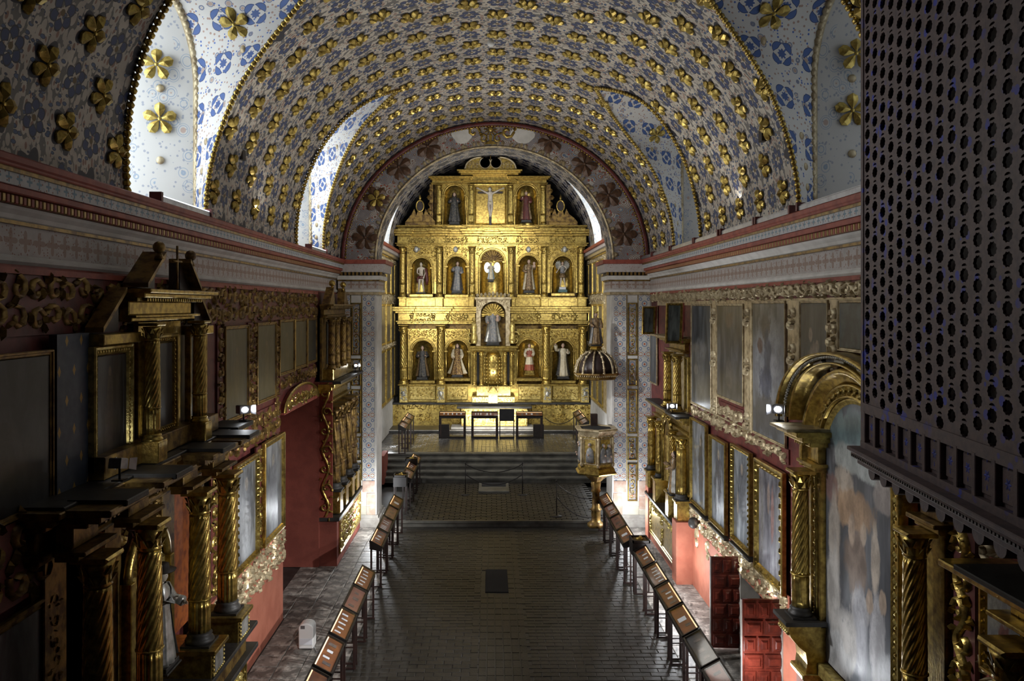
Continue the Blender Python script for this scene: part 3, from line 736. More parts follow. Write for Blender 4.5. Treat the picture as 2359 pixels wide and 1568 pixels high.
# ---------------------------------------------------------------- chancel arch: piers, face, soffit
AC, AA, AZ, AB = .10, 3.48, 7.86, 3.32
def pier(side):
    P = holder('wall_pier_left' if side < 0 else 'wall_pier_right')
    xi = AC+side*AA; xo = XL-.1 if side < 0 else XR+.1
    m = MB(); m.box(min(xi, xo), max(xi, xo), 0, 7.86, YA, YA+1.1); m.build('pier_shaft', M['white'], P, lambda p: [p[0]-xi, p[1]])
    T = TF(YA)
    def b(nm, x0, x1, z0, z1, w, mat, uv=None, bev=.0):
        m = MB(T); a, c = sorted((xi+(-side if False else side)*x0, xi+side*x1)); m.box(a, c, z0, z1, -.01, w, bev); return m.build(nm, mat, P, uv)
    au = lambda p: [abs(p[0]-xi)-.30+.25, p[1]]
    b('painted_panel', .05, .42, 1.35, 6.83, .02, M['arab'], lambda p: [abs(p[0]-xi)-.235+.25, p[1]]); b('painted_panel', .78, 1.14, 1.35, 6.83, .02, M['arab'], lambda p: [abs(p[0]-xi)-.96+.25, p[1]])
    for z0, z1 in ((5.05, 6.60), (4.15, 4.95), (2.75, 4.05), (1.95, 2.65), (.75, 1.85)):
        fr = MB(T); a, c = sorted((xi+side*.46, xi+side*.74))
        fr.box(a, a+.035, z0, z1, 0, .05, .01); fr.box(c-.035, c, z0, z1, 0, .05, .01); fr.box(a, c, z0, z0+.035, 0, .05, .01); fr.box(a, c, z1-.035, z1, 0, .05, .01)
        fr.build('recess_frame', M['gold'], P)
        b('recess_panel', .50, .70, z0+.04, z1-.04, .012, M['arab_dull'], lambda p: [abs(p[0]-xi)-.60+.25, p[1]])
        cv = MB(T)
        k = z0+.12
        while k < z1-.1: cv.scroll((a+c)/2, k, .02, .13, k*9, 1, .02); k += .15
        cv.build('recess_carving', M['gold'], P)
    b('corner_strip', .0, .05, 1.0, 6.83, .03, M['white']); b('gold_edge_line', .425, .445, 1.35, 6.83, .028, M['gold']); b('gold_edge_line', .755, .775, 1.35, 6.83, .028, M['gold'])
    stone = [(.04, .42, 1.0, 1.34, M['pinkblock']), (.04, .30, .62, .98, M['pinkblock']), (.42, .80, .62, .74, M['paleblock']), (.80, 1.14, .9, 1.34, M['pinkblock']), (.80, 1.14, .5, .88, M['pinkblock']), (.31, .79, .30, .60, M['paleblock']), (.04, .30, .28, .60, M['pinkblock']), (.8, 1.14, .28, .48, M['paleblock'])]
    for (x0, x1, z0, z1, mt) in stone: b('stone_block', x0, x1, z0, z1, .022, mt, None, .006)
    m = MB(); a, c = sorted((xi-side*.10, xo)); m.box(a, c, 0, .26, YA-.14, YA+1.2, .02); a, c = sorted((xi-side*.05, xo)); m.box(a, c, .24, .34, YA-.08, YA+1.15, .02); m.build('pier_base', M['stone'], P)
    # capital mouldings, returning round the inner face
    def ring(nm, z0, z1, w, mat, uv=None, bev=.01):
        m = MB(); a, c = sorted((xi-side*w, xo)); m.box(a, c, z0, z1, YA-w, YA+1.1+w, bev); return m.build(nm, mat, P, uv)
    fz = lambda p: [p[0]+p[2], p[1]-7.0]
    ring('gold_astragal', 6.84, 6.92, .06, M['gold_pale']); ring('white_astragal', 6.92, 6.99, .09, M['white'])
    ring('painted_frieze', 6.99, 7.24, .05, M['frieze_rose'], fz); ring('green_fillet', 7.24, 7.28, .10, M['gold_dark']); ring('white_ovolo', 7.28, 7.40, .15, M['white'])
    ring('dentil_bed', 7.40, 7.48, .12, M['darkwood']); ring('painted_fascia', 7.50, 7.74, .26, M['frieze_rose'], fz); ring('red_upper_fascia', 7.74, 7.86, .31, M['redband'])
    a, c = sorted((xi-side*.2, xo-side*.1)); x = a+.04
    de = MB(); de.box(-.03, .03, 7.41, 7.5, YA-.24, YA-.1, .006); o0 = de.build('dentil', M['gold_dark'], P); o0.location = (x, 0, 0)
    while x < c-.1:
        x += .115; o = bpy.data.objects.new('dentil', o0.data); link(o, P); o.location = (x, 0, 0)
M['pinkblock'] = plain('pink_painted_stone', (.50, .33, .25), (.60, .50, .42), .7, 0, 4, .2); M['paleblock'] = plain('pale_yellow_stone', (.60, .57, .47), (.54, .50, .40), .7, 0, 4, .2)
pier(-1); pier(1)
AR = holder('wall_chancel_arch'); n = 60
def ell(c, a, b, z, t): return (c-a*cos(t), z+b*sin(t))
rows = []; uvs = {}
for i in range(n+1):
    t = pi*i/n; o_ = ell(VC, VA+.05, VB+.05, VZ, t); i_ = ell(AC, AA, AB, AZ, t)
    rows.append([(i_[0]+(o_[0]-i_[0])*j/4, YA, i_[1]+(o_[1]-i_[1])*j/4) for j in range(5)])
    for j in range(5): uvs[rows[-1][j]] = [j*.27, i*.2]
m = MB(); m.T = lambda p: p; m.grid(rows); m.build('arch_face', M['archface'], AR, lambda p: uvs[p], recalc=False)
rows = [[(ell(AC, AA, AB, AZ, pi*i/n)[0], YA+1.1*j/3, ell(AC, AA, AB, AZ, pi*i/n)[1]) for j in range(4)] for i in range(n+1)]
m = MB(); m.T = lambda p: p; m.grid(rows); m.build('arch_soffit', M['vault'], AR, lambda p: [p[1], math.atan2(p[2]-AZ, p[0])*3.4], recalc=False)
m = MB(); m.T = lambda p: p    # back face, closing towards the chancel vault
rows = [[(ell(AC, AA, AB, AZ, pi*i/n)[0], YA+1.1, ell(AC, AA, AB, AZ, pi*i/n)[1]), (ell(AC, 4.9, 6.2, AZ, pi*i/n)[0], YA+1.1, ell(AC, 4.9, 6.2, AZ, pi*i/n)[1])] for i in range(n+1)]
m.grid(rows); m.build('arch_back', M['white'], AR, recalc=False)
for (a, b, r, y, mt, nm) in ((VA-.10, VB-.10, .075, YA-.05, 'maroon', 'red_rope_band'), (AA+.03, AB+.03, .035, YA-.03, 'gold_pale', 'gilt_edge_moulding')):
    m = MB(); m.T = lambda p: p; cz = (VC, VZ) if a > 4 else (AC, AZ)
    pts = [(ell(cz[0], a, b, cz[1], pi*i/90)[0], y, ell(cz[0], a, b, cz[1], pi*i/90)[1]) for i in range(91)]
    m.tube(pts, r, 6); m.build(nm, M[mt], AR, recalc=False)
m = MB(); m.T = lambda p: p; m.beads([(ell(VC, VA-.17, VB-.17, VZ, pi*i/90)[0], YA-.10, ell(VC, VA-.17, VB-.17, VZ, pi*i/90)[1]) for i in range(91)], .035, .09); m.build('bead_moulding', M['gold'], AR, recalc=False)
m = MB(TF(YA)); 
for i in range(64):
    t = pi*(i+.5)/64; p = ell(AC, AA+.06, AB+.06, AZ, t); m.leaf(p[0], p[1], .02, math.atan2(sin(t)*AB, -cos(t)*AA)+R.uniform(-.9, .9), .17, .05, .05)
m.build('gilt_edge_leaf', M['gold_pale'], AR)
def px(x, y, Y): return ((x-1131)*Y/F, H-(y-705)*Y/F)
for (x, y) in ((842, 547), (919, 385), (986, 338), (1268, 324), (1346, 378), (1401, 450), (1436, 539), (867, 459)):
    X, Z = px(x, y, YA); M4 = basis((0, -1, 0), (0, 0, 1)).to_4x4() @ Matrix.Rotation(R.uniform(0, 1), 4, 'Z'); M4.translation = (X, YA-.02, Z)
    o = bpy.data.objects.new('carved_flower', BF); link(o, AR); o.matrix_local = M4
o = bpy.data.objects.new('gilded_flower', FB); link(o, AR); M4 = basis((0, -1, 0), (0, 0, 1)).to_4x4(); M4.translation = (px(867, 459, YA)[0]+.02, YA-.09, px(867, 459, YA)[1]); o.matrix_local = M4  # gilt flower over the brown one, standing in for its lit look
for (x, y, rx) in ((1065, 310, .30), (1205, 310, .36)):
    X, Z = px(x, y, YA); m = MB(TF(YA)); m.prism([(X+rx*(1+.12*sin(5*k))*cos(2*pi*k/18), Z+.27*sin(2*pi*k/18)) for k in range(18)], 0, .02); m.build('bare_plaster_patch', M['white'], AR)
m = MB(TF(YA)); X, Z = px(1130, 300, YA)
for k in range(12): m.leaf(X+.06*cos(k*pi/6), Z+.02+.06*sin(k*pi/6), .03, k*pi/6, .16, .018, .02)
m.ball((X, Z+.02, .05), .08, 10, 6, (1, 1, .4)); m.prism([(X-.03, Z-.35), (X+.03, Z-.35), (X+.05, Z-.15), (X-.05, Z-.15)], 0, .06); m.prism([(X-.18, Z-.42), (X+.18, Z-.42), (X+.08, Z-.34), (X-.08, Z-.34)], 0, .08)
for s in (-1, 1): m.scroll(X+s*.22, Z-.25, .02, .28, 1.5 if s > 0 else 1.6, s, .05); m.scroll(X+s*.5, Z-.05, .02, .4, 0, -s, .04)
m.build('monstrance_relief', M['gold'], AR)

# ---------------------------------------------------------------- chancel: walls, vault, dark back
CX, CA, CZ, CB = .03, 4.46, 8.95, 4.36; YB = 37.6
rows = []
for i in range(49):
    t = pi*i/48; p = ell(CX, CA, CB, CZ, t); rows.append([(p[0], YA+1.1+(YB-YA-1.1)*j/12, p[1]) for j in range(13)])
C2 = holder('ceiling_chancel')
def cuv(p): return [p[1], math.atan2(p[2]-CZ, p[0])*4.4]
def skip(lo, hi, j0, j1, k):   # openings for the chancel windows
    return False
m = MB(); m.T = lambda p: p; b0 = len(m.l); m.l = [p for r in rows for p in r]
for i in range(48):
    for j in range(12):
        if (0 <= i <= 13 or 34 <= i <= 47) and j in (7, 8): continue
        m.f.append((i*13+j, i*13+j+1, (i+1)*13+j+1, (i+1)*13+j)); m.sm.append(True)
m.build('vault_shell', M['vault'], C2, cuv, recalc=False)
ya, yb = rows[0][7][1], rows[0][9][1]
for side, idx in ((-1, range(0, 15)), (1, range(34, 49))):
    for yy, nm in ((ya, 'near'), (yb, 'far')):
        g_ = [rows[i][7 if nm == 'near' else 9] for i in idx]
        q = [(side*5.9, yy+(-.0 if nm == 'far' else 0), p[2]) for p in g_]
        m = MB(); m.T = lambda p: p; m.grid([g_, q]); m.build('window_reveal', M['jamb'], C2, lambda p: [p[0], p[2]], recalc=False)
    top = rows[14 if side < 0 else 34]; bot = rows[0 if side < 0 else 48]
    for r_ in (top, bot):
        m = MB(); m.T = lambda p: p; m.add([r_[7], r_[9], (side*5.9, r_[9][1], r_[9][2]), (side*5.9, r_[7][1], r_[7][2])], [(0, 1, 2, 3)]); m.build('window_reveal', M['jamb'], C2, lambda p: [p[0], p[1]], recalc=False)
    wn += 1; W = holder('window_%d' % wn); m = MB(); m.T = lambda p: p; m.add([(side*5.9, ya, bot[0][2]), (side*5.9, yb, bot[0][2]), (side*5.9, yb, top[0][2]), (side*5.9, ya, top[0][2])], [(0, 1, 2, 3)]); m.build('window_pane', M['sky_left'], W, recalc=False)
    m = MB(); m.box(side*5.85-.03, side*5.85+.03, bot[0][2], top[0][2], (ya+yb)/2-.03, (ya+yb)/2+.03)
    for k in range(1, 4):
        z = bot[0][2]+(top[0][2]-bot[0][2])*k/4; m.box(side*5.85-.03, side*5.85+.03, z-.02, z+.02, ya, yb)
    m.build('window_frame', M['darkwood'], W)
for side, nm in ((-1, 'wall_chancel_left'), (1, 'wall_chancel_right')):
    x = CX+side*CA; a, b = sorted((x, x+side*.4)); m = MB(); m.box(a, b, 0, 9.0, YA+1.1, YB+.2); o = m.build(nm, M['white'], org=(x, 30, 0)); o['kind'] = 'structure'; WCH = o
    T = (lambda p, x=x, side=side: (x-side*p[2], p[0], p[1]))
    m = MB(T); m.box(28, YB, 2.35, 8.55, 0, .03); m.build('gilded_panelling', M['gold_pale'], WCH)
    tr = holder('trim_%d' % (3 if side < 0 else 4))
    for (z0, z1, w, mt, n_) in ((8.55, 8.62, .08, 'gold', 'gilt_fillet'), (8.62, 8.75, .16, 'gold_pale', 'gilt_ovolo'), (8.75, 8.88, .26, 'frieze_rose', 'painted_fascia'), (8.88, 9.0, .34, 'redband', 'red_upper_fascia')):
        m = MB(T); m.box(24.7, YB-.9, z0, z1, 0, w, .01); m.build(n_, M[mt], tr, lambda p, z0=z0: [p[0], p[1]-z0])
wb = MB(); wb.box(-5.2, 5.2, 0, 13.7, YB, YB+.3); o = wb.build('wall_back', M['black'], org=(0, YB, 0)); o['kind'] = 'structure'
# ================================================================ things: generators
def column(parent, T, u, w, v0, v1, r, style='twist', mat='gold', cap=None, seg=56):
    """shaft is the part; base, ring and capital its sub-parts"""
    hb = r*1.1; hc = r*2.4; a, b = v0+hb, v1-hc; split = a+(b-a)*(.27 if style in ('twist', 'vine') else .0)
    m = MB(T)
    if style == 'twist':
        prof = [(r*.98, a+(split-a)*i/4) for i in range(5)]
        m.lathe(u, w, prof, seg, 0, lambda A, v, j: 1+.07*cos(A*14))
        nn = 26; prof = [(r*(1.03-.12*i/nn), split+(b-split)*i/nn) for i in range(nn+1)]
        m.lathe(u, w, prof, 52, 0, lambda A, v, j: 1+.055*cos(13*A), tw=(.42/r)*(-1 if T((0, 0, 0))[0] < -2 else 1))
    elif style == 'flute':
        prof = [(r*(1-.1*i/6), a+(b-a)*i/6) for i in range(7)]; m.lathe(u, w, prof, seg, 0, lambda A, v, j: 1+.06*cos(A*14))
    elif style == 'vine':
        nn = 34; prof = [(r*(1-.06*i/nn), a+(b-a)*i/nn) for i in range(nn+1)]
        R2 = random.Random(int(u*100)); m.lathe(u, w, prof, 40, 0, lambda A, v, j: 1+.11*sin(6*A+v*27)*cos(4*A-v*35)+R2.uniform(-.04, .04))
    elif style == 'split':   # fluted above, ornamented drum below
        nn = 20; split = a+(b-a)*.27; prof = [(r, a+(split-a)*i/6) for i in range(7)]; m.lathe(u, w, prof, seg, 0, lambda A, v, j: 1+.05*sin(5*A+v*30)*cos(4*A-v*22))
        prof = [(r*(1-.1*i/nn), split+(b-split)*i/nn) for i in range(nn+1)]; m.lathe(u, w, prof, 52, 0, lambda A, v, j: 1+.055*cos(13*A), tw=.42/r)
    sh = m.build('column', M[mat], parent)
    m = MB(T)
    if style in ('twist', 'split', 'vine'): m.lathe(u, w, [(r*1.0, split-.02*r), (r*1.15, split+.05*r), (r*1.15, split+.12*r), (r*1.0, split+.22*r)], 20); m.build('shaft_ring', M[mat], sh); m = MB(T)
    m.lathe(u, w, [(r*1.35, v0), (r*1.4, v0+hb*.25), (r*1.3, v0+hb*.45), (r*1.12, v0+hb*.6), (r*1.22, v0+hb*.8), (r*1.0, v0+hb)], 20)
    m.box(u-r*1.4, u+r*1.4, v0-.03, v0+.01, w-r*1.4, w+r*1.4); m.build('column_base', M['slab' if cap == 'dark' else mat], sh)
    m = MB(T); m.lathe(u, w, [(r*.9, b), (r*1.02, b+hc*.08), (r*.92, b+hc*.15), (r*.98, b+hc*.5), (r*1.2, b+hc*.8)], 16)
    for k in range(8):
        A = 2*pi*k/8
        for (z, L) in ((b+hc*.15, .4), (b+hc*.42, .4)):
            rr = r*1.0; c, s_ = cos(A+(z > b+hc*.3)*pi/8), sin(A+(z > b+hc*.3)*pi/8); q = r*.26
            m.add([(u+rr*c-q*s_, z, w+rr*s_+q*c), (u+rr*c+q*s_, z, w+rr*s_-q*c), (u+(rr+r*.15)*c, z+hc*L*.7, w+(rr+r*.15)*s_), (u+(rr+r*.42)*c, z+hc*L*.75, w+(rr+r*.42)*s_)], [(0, 1, 2), (0, 2, 3), (1, 3, 2), (0, 3, 1)])
    m.box(u-r*1.35, u+r*1.35, b+hc*.84, v1, w-r*1.35, w+r*1.35, r*.15); m.build('capital', M[mat], sh)
    return sh
def mouldings(parent, name, T, u0, u1, v0, v1, w0, w1, mat='gold', steps=((0, .12, .35), (.12, .2, .5), (.2, .62, .25), (.62, .74, .55), (.74, .88, .8), (.88, 1, 1.0))):
    """an entablature of stacked strips: (from, to, projection)"""
    m = MB(T); hh = v1-v0
    for a, b, p in steps:
        e = (w1-w0)*p; m.box(u0-e*.5, u1+e*.5, v0+a*hh, v0+b*hh, w0, w0+e, min(.012, (b-a)*hh*.2))
    k = max(2, int((u1-u0)/.07))
    for i in range(k): u = u0+(i+.25)*(u1-u0)/k; m.box(u, u+(u1-u0)/k*.5, v0+.63*hh, v0+.72*hh, w0, w0+(w1-w0)*.66)
    return m.build(name, M[mat], parent)
def frame_mesh(parent, T, u0, u1, v0, v1, w, fw, d, mat, name='frame', beads=0, leafy=False, seed=1):
    prof = [(0, 0), (0, d*.8), (fw*.12, d), (fw*.35, d*.95), (fw*.45, d*.6), (fw*.75, d*.5), (fw*.85, d*.7), (fw, d*.25), (fw, 0)]
    m = MB(T); n = len(prof); vs = []
    for (o, h) in prof: vs += [(u0+o, v0+o, w+h), (u1-o, v0+o, w+h), (u1-o, v1-o, w+h), (u0+o, v1-o, w+h)]
    m.add(vs, [(4*i+k, 4*i+(k+1) % 4, 4*i+4+(k+1) % 4, 4*i+4+k) for i in range(n-1) for k in range(4)]+[(4*(n-1)+k, 4*(n-1)+(k+1) % 4, (k+1) % 4, k) for k in range(4)])
    fr = m.build(name, M[mat], parent)
    if beads or leafy:
        m = MB(T); o = fw*.6; P = [(u0+o, v0+o), (u1-o, v0+o), (u1-o, v1-o), (u0+o, v1-o), (u0+o, v0+o)]
        for (a, b), (c, e) in zip(P, P[1:]):
            L = math.hypot(c-a, e-b); k = max(2, int(L/(beads or fw*1.1)))
            for i in range(k):
                x, y = a+(c-a)*(i+.5)/k, b+(e-b)*(i+.5)/k
                if leafy: m.leaf(x-(c-a)/L*fw*.4, y-(e-b)/L*fw*.4, w+d*.5, math.atan2(e-b, c-a), fw*.95, fw*.2, d*.6)
                else: m.ball((x, y, w+d*.6), fw*.17, 5, 4)
        m.build('frame_carving', M[mat], fr)
    return fr
def canvas_part(parent, T, u0, u1, v0, v1, w, mat, flip=False, arch=0):
    m = MB(T)
    if arch:
        uc = (u0+u1)/2; r = (u1-u0)/2; poly = [(u0, v0), (u1, v0)]+[(uc+r*cos(pi*i/24), v1-arch+arch*sin(pi*i/24)) for i in range(25)]
        m.prism(poly, w, w+.02)
    else: m.box(u0, u1, v0, v1, w, w+.02)
    f = lambda p: [((p[0]-u0)/(u1-u0)) if not flip else ((u1-p[0])/(u1-u0)), (p[1]-v0)/(v1-v0)]
    return m.build('canvas', mat, parent, f)
def picture(name, label, T, u0, u1, v0, v1, mat, fw=.07, d=.05, fmat='gold', w=.0, beads=0, leafy=False, group=None, flip=False, cat='painting'):
    c = T(((u0+u1)/2, v0, w)); t = thing(name, label, cat, c, group)
    frame_mesh(t, T, u0-fw, u1+fw, v0-fw, v1+fw, w, fw, d, fmat, beads=beads, leafy=leafy)
    canvas_part(t, T, u0, u1, v0, v1, w+.005, mat, flip); return t
def lamp(name, label, loc, tgt, parent=None, s=1.0):
    """small floodlight: housing, barn doors, glowing lens on a bracket"""
    t = thing(name, label, 'floodlight', loc); d = (Vector(tgt)-Vector(loc)); az = math.atan2(d.y, d.x); el = math.atan2(d.z, math.hypot(d.x, d.y))
    Rm = Matrix.Rotation(az, 3, 'Z') @ Matrix.Rotation(-el, 3, 'Y'); L = Vector(loc)
    up = Vector((0, 0, .18))
    T = lambda p: tuple(L+up+Rm @ Vector(p))
    m = MB(T); m.box(-.09*s, .04*s, -.06*s, .06*s, -.05*s, .05*s, .01); m.build('housing', M['steel'], t)
    m = MB(T); m.add([(.045*s, .04*s*cos(pi*q/6), .032*s*sin(pi*q/6)) for q in range(12)], [tuple(range(12))]); m.build('lens', M['lamp'], t, recalc=False)
    for sg in (-1, 1):
        m = MB(T); m.add([(.04*s, sg*.07*s, -.05*s), (.04*s, sg*.07*s, .05*s), (.13*s, sg*.10*s, .06*s), (.13*s, sg*.10*s, -.06*s), (.04*s, sg*.074*s, -.05*s), (.04*s, sg*.074*s, .05*s), (.13*s, sg*.104*s, .06*s), (.13*s, sg*.104*s, -.06*s)],
            [(0, 1, 2, 3), (4, 5, 6, 7), (0, 1, 5, 4), (1, 2, 6, 5), (2, 3, 7, 6), (3, 0, 4, 7)]); m.build('barn_door', M['steel'], t)
    m = MB(lambda p: tuple(L+Vector(p))); m.tube([(0, 0, 0), (0, 0, .16)], .012, 6); m.box(-.06, .06, -.06, .06, 0, .015); m.build('bracket', M['blacksteel'], t)
    return t

def hand(m, p, d, s, side=1):
    """palm, four fingers and a thumb; p wrist, d direction, s length"""
    p = Vector(p); d = Vector(d).normalized(); u = Vector((0, 0, 1)) if abs(d.z) < .9 else Vector((1, 0, 0)); a = d.cross(u).normalized(); n = a.cross(d)
    m.tube([p, p+d*s*.25, p+d*s*.5], [s*.16, s*.22, s*.2], 5)
    for i, L in enumerate((.42, .5, .47, .36)):
        q = p+d*s*.45+a*(i-1.5)*s*.11; m.tube([q, q+d*s*L*.55, q+d*s*L+n*(-s*.12)], [s*.06, s*.05, s*.035], 4)
    q = p+d*s*.15+a*side*s*.18; m.tube([q, q+(d*.7+a*side*.6)*s*.2, q+(d+a*side*.3)*s*.36], [s*.07, s*.06, s*.04], 4)
def head(parent, c, r, face='skin', hair='hair', hood=False, turn=0, crown=None, bald=False):
    """c = centre; front is +w"""
    T = STT; m = MB(T); vs = []; fs = []; seg, rings = 14, 10
    def pt(t, a):
        x, y, z = sin(t)*sin(a), cos(t), sin(t)*cos(a); fx = .78; w_ = .92
        if y < -.2: fx -= (-.2-y)*.28
        f = max(0, z)*math.exp(-(x/.22)**2)
        w = z*w_+f*(.16*math.exp(-((y+.12)/.16)**2)-.07*math.exp(-((y-.12)/.1)**2)+.05*math.exp(-((y+.42)/.08)**2)+.06*math.exp(-((y+.75)/.12)**2))
        q = math.exp(-((abs(x)-.33)/.13)**2-((y-.08)/.1)**2)*max(0, z)*.09
        X = x*fx; W = w-q; ca, sa = cos(turn), sin(turn)
        return (c[0]+r*(X*ca+W*sa), c[1]+r*y*1.12, c[2]+r*(W*ca-X*sa))
    m.l.append(pt(0, 0)); 
    for j in range(1, rings):
        for k in range(seg): m.l.append(pt(pi*j/rings, 2*pi*k/seg))
    m.l.append(pt(pi, 0)); Ln = len(m.l)-1
    for k in range(seg): m.f.append((0, 1+k, 1+(k+1) % seg)); m.f.append((Ln, Ln-seg+(k+1) % seg, Ln-seg+k))
    for j in range(rings-2):
        for k in range(seg): a = 1+j*seg; m.f.append((a+k, a+seg+k, a+seg+(k+1) % seg, a+(k+1) % seg))
    m.sm = [True]*len(m.f)
    m.tube([(c[0], c[1]-r*.8, c[2]-r*.1), (c[0], c[1]-r*1.7, c[2]-r*.15)], [r*.42, r*.5], 8)
    for s in (-1, 1): m.ball((c[0]+s*r*.78, c[1]-r*.05, c[2]), r*.16, 5, 4, (.5, 1, .8))
    h = m.build('head', M[face], parent)
    e = MB(T)
    for s in (-1, 1): e.ball((c[0]+s*r*.3+r*.8*sin(turn), c[1]+r*.08, c[2]+r*.78*cos(turn)), r*.08, 5, 4)
    e.ball((c[0]+r*.8*sin(turn), c[1]-r*.5, c[2]+r*.82*cos(turn)), r*.1, 5, 4, (1.6, .4, .6)); e.build('features', M['hair'], h)
    if hair and not bald:
        m = MB(T); m.ball((c[0]-r*.1*sin(turn), c[1]+r*.28, c[2]-r*.22), r*1.02, 12, 8, (.86, .95, .85))
        if hood: m.lathe(c[0], c[2]-r*.25, [(r*1.0, c[1]+r*.4), (r*1.15, c[1]-r*.3), (r*1.25, c[1]-r*1.2), (r*1.5, c[1]-r*1.9)], 12, 0, lambda A, v, j: .55 if sin(A) > .8 else 1)
        else: m.ball((c[0], c[1]-r*.4, c[2]-r*.45), r*.8, 8, 6, (.95, 1.0, .6))
        m.build('hood' if hood else 'hair', M[hair], h)
    if crown:
        m = MB(T); m.lathe(c[0], c[2], [(r*.75, c[1]+r*.75), (r*.95, c[1]+r*1.3), (r*.9, c[1]+r*1.3), (r*.7, c[1]+r*.8)], 10)
        for k in range(8): A = k*pi/4; m.tube([(c[0]+r*.9*cos(A), c[1]+r*1.25, c[2]+r*.9*sin(A)), (c[0]+r*1.0*cos(A), c[1]+r*1.8, c[2]+r*1.0*sin(A))], [r*.12, r*.03], 4)
        m.build('crown', M[crown], h)
    return h
STT = lambda p: (p[0], -p[2], p[1])
def statue(name, label, loc, h, robe='blackrobe', mantle=None, rz=0, face='skin', hair='hair', hood=False, arms=((-.5, .1), (.4, .2)), turn=0, lean=0, crown=None, ped='slab', pedh=.10, flare=1.0, bald=False, group=None, seed=1, lower=None, cat='statue', prop=None):
    """robed standing figure, h = full height; arms = (raise, forward) for each side, raise -1 hanging .. 1 up"""
    global STT
    L = Vector(loc); Rz = Matrix.Rotation(rz, 3, 'Z'); STT = lambda p: tuple(L+Rz @ Vector((p[0], -p[2], p[1])))
    t = thing(name, label, cat, loc, group); R3 = random.Random(seed); z0 = pedh; hh = h
    if pedh > 0:
        m = MB(STT); m.box(-hh*.19, hh*.19, 0, pedh*.3, -hh*.15, hh*.15, .01); m.box(-hh*.17, hh*.17, pedh*.3, pedh, -hh*.13, hh*.13, .01); m.build('plinth', M[ped], t)
    prof = [(0, .175, .13), (.06, .17, .125), (.2, .150, .115), (.38, .128, .10), (.52, .112, .09), (.60, .105, .08), (.68, .118, .085), (.76, .130, .085), (.81, .125, .07), (.845, .06, .05)]
    ph = R3.uniform(0, 6); seg = 36
    def rob(sc_, lo, hi, name, mat, ang=None, amp=1.0):
        m = MB(STT); rows = []
        for i in range(13):
            f = lo+(hi-lo)*i/12
            for (a, b) in zip(prof, prof[1:]):
                if a[0] <= f <= b[0]+1e-9: q = (f-a[0])/(b[0]-a[0]); rx = a[1]+(b[1]-a[1])*q; ry = a[2]+(b[2]-a[2])*q; break
            fl = 1+(flare-1)*max(0, 1-f/.6); row = []
            ks = range(seg+1) if ang is None else range(seg+1)
            for k in ks:
                A = 2*pi*k/seg if ang is None else pi/2+ang+(2*pi-2*ang)*k/seg
                fo = 1+amp*(.10*sin(9*A+ph+f*2)+.06*sin(15*A+ph*2-f*3))*max(.15, 1-f*1.15)
                row.append((hh*(rx*fl*sc_*fo*cos(A)+lean*f*.1), z0+hh*f, hh*(ry*fl*sc_*fo*sin(A))))
            rows.append(row)
        m.grid(rows)
        if ang is None: m.f.append(tuple(range(seg))); m.sm.append(False)
        return m.build(name, M[mat], t)
    rb = rob(1, 0, .845, 'robe', robe)
    if lower:
        rob(1.03, 0, .22, 'hem', lower)
    if mantle: rob(1.16, .03, .82, 'mantle', mantle, ang=.75, amp=1.2)
    m = MB(STT); hd = MB(STT)
    for s, (ra, fw) in zip((-1, 1), arms):
        sh = Vector((s*hh*.118+hh*lean*.08, z0+hh*.785, 0)); an = -pi/2+(ra+1)*.5*pi*.92
        el = sh+Vector((s*hh*.05+s*max(0, ra)*.06*hh, -hh*.15*(1-max(0, ra)*1.4), hh*.04+fw*hh*.05))
        wr = el+Vector((-s*hh*.06*(1-abs(ra))+s*.05*hh*max(0, ra), hh*.15*sin(an*.9)+hh*.03, hh*.06+fw*hh*.12))
        m.tube([sh-Vector((s*hh*.03, 0, 0)), sh, el, wr], [hh*.045, hh*.052, hh*.05, hh*.058], 8)
        hand(hd, wr, (wr-el), hh*.085, -s)
        if prop and prop[0] == s:
            if prop[1] == 'staff': hd.tube([tuple(wr+Vector((0, -hh*.45, hh*.03))), tuple(wr+Vector((0, hh*.4, hh*.03)))], hh*.009, 5)
            if prop[1] == 'book': hd.box(wr[0]-hh*.05, wr[0]+hh*.05, wr[1], wr[1]+hh*.09, wr[2]+hh*.02, wr[2]+hh*.05)
            if prop[1] == 'child':
                hd.ball((wr[0], wr[1]+hh*.10, wr[2]+hh*.02), hh*.045, 8, 6); hd.lathe(wr[0], wr[2]+hh*.02, [(hh*.04, wr[1]-hh*.04), (hh*.05, wr[1]), (hh*.03, wr[1]+hh*.07)], 10)
    m.build('sleeves', M[mantle if (mantle and hood) else robe], t); hd.build('hands', M[face], t)
    head(t, (hh*lean*.08, z0+hh*.925, hh*.01), hh*.066, face, hair, hood, turn, crown, bald)
    return t
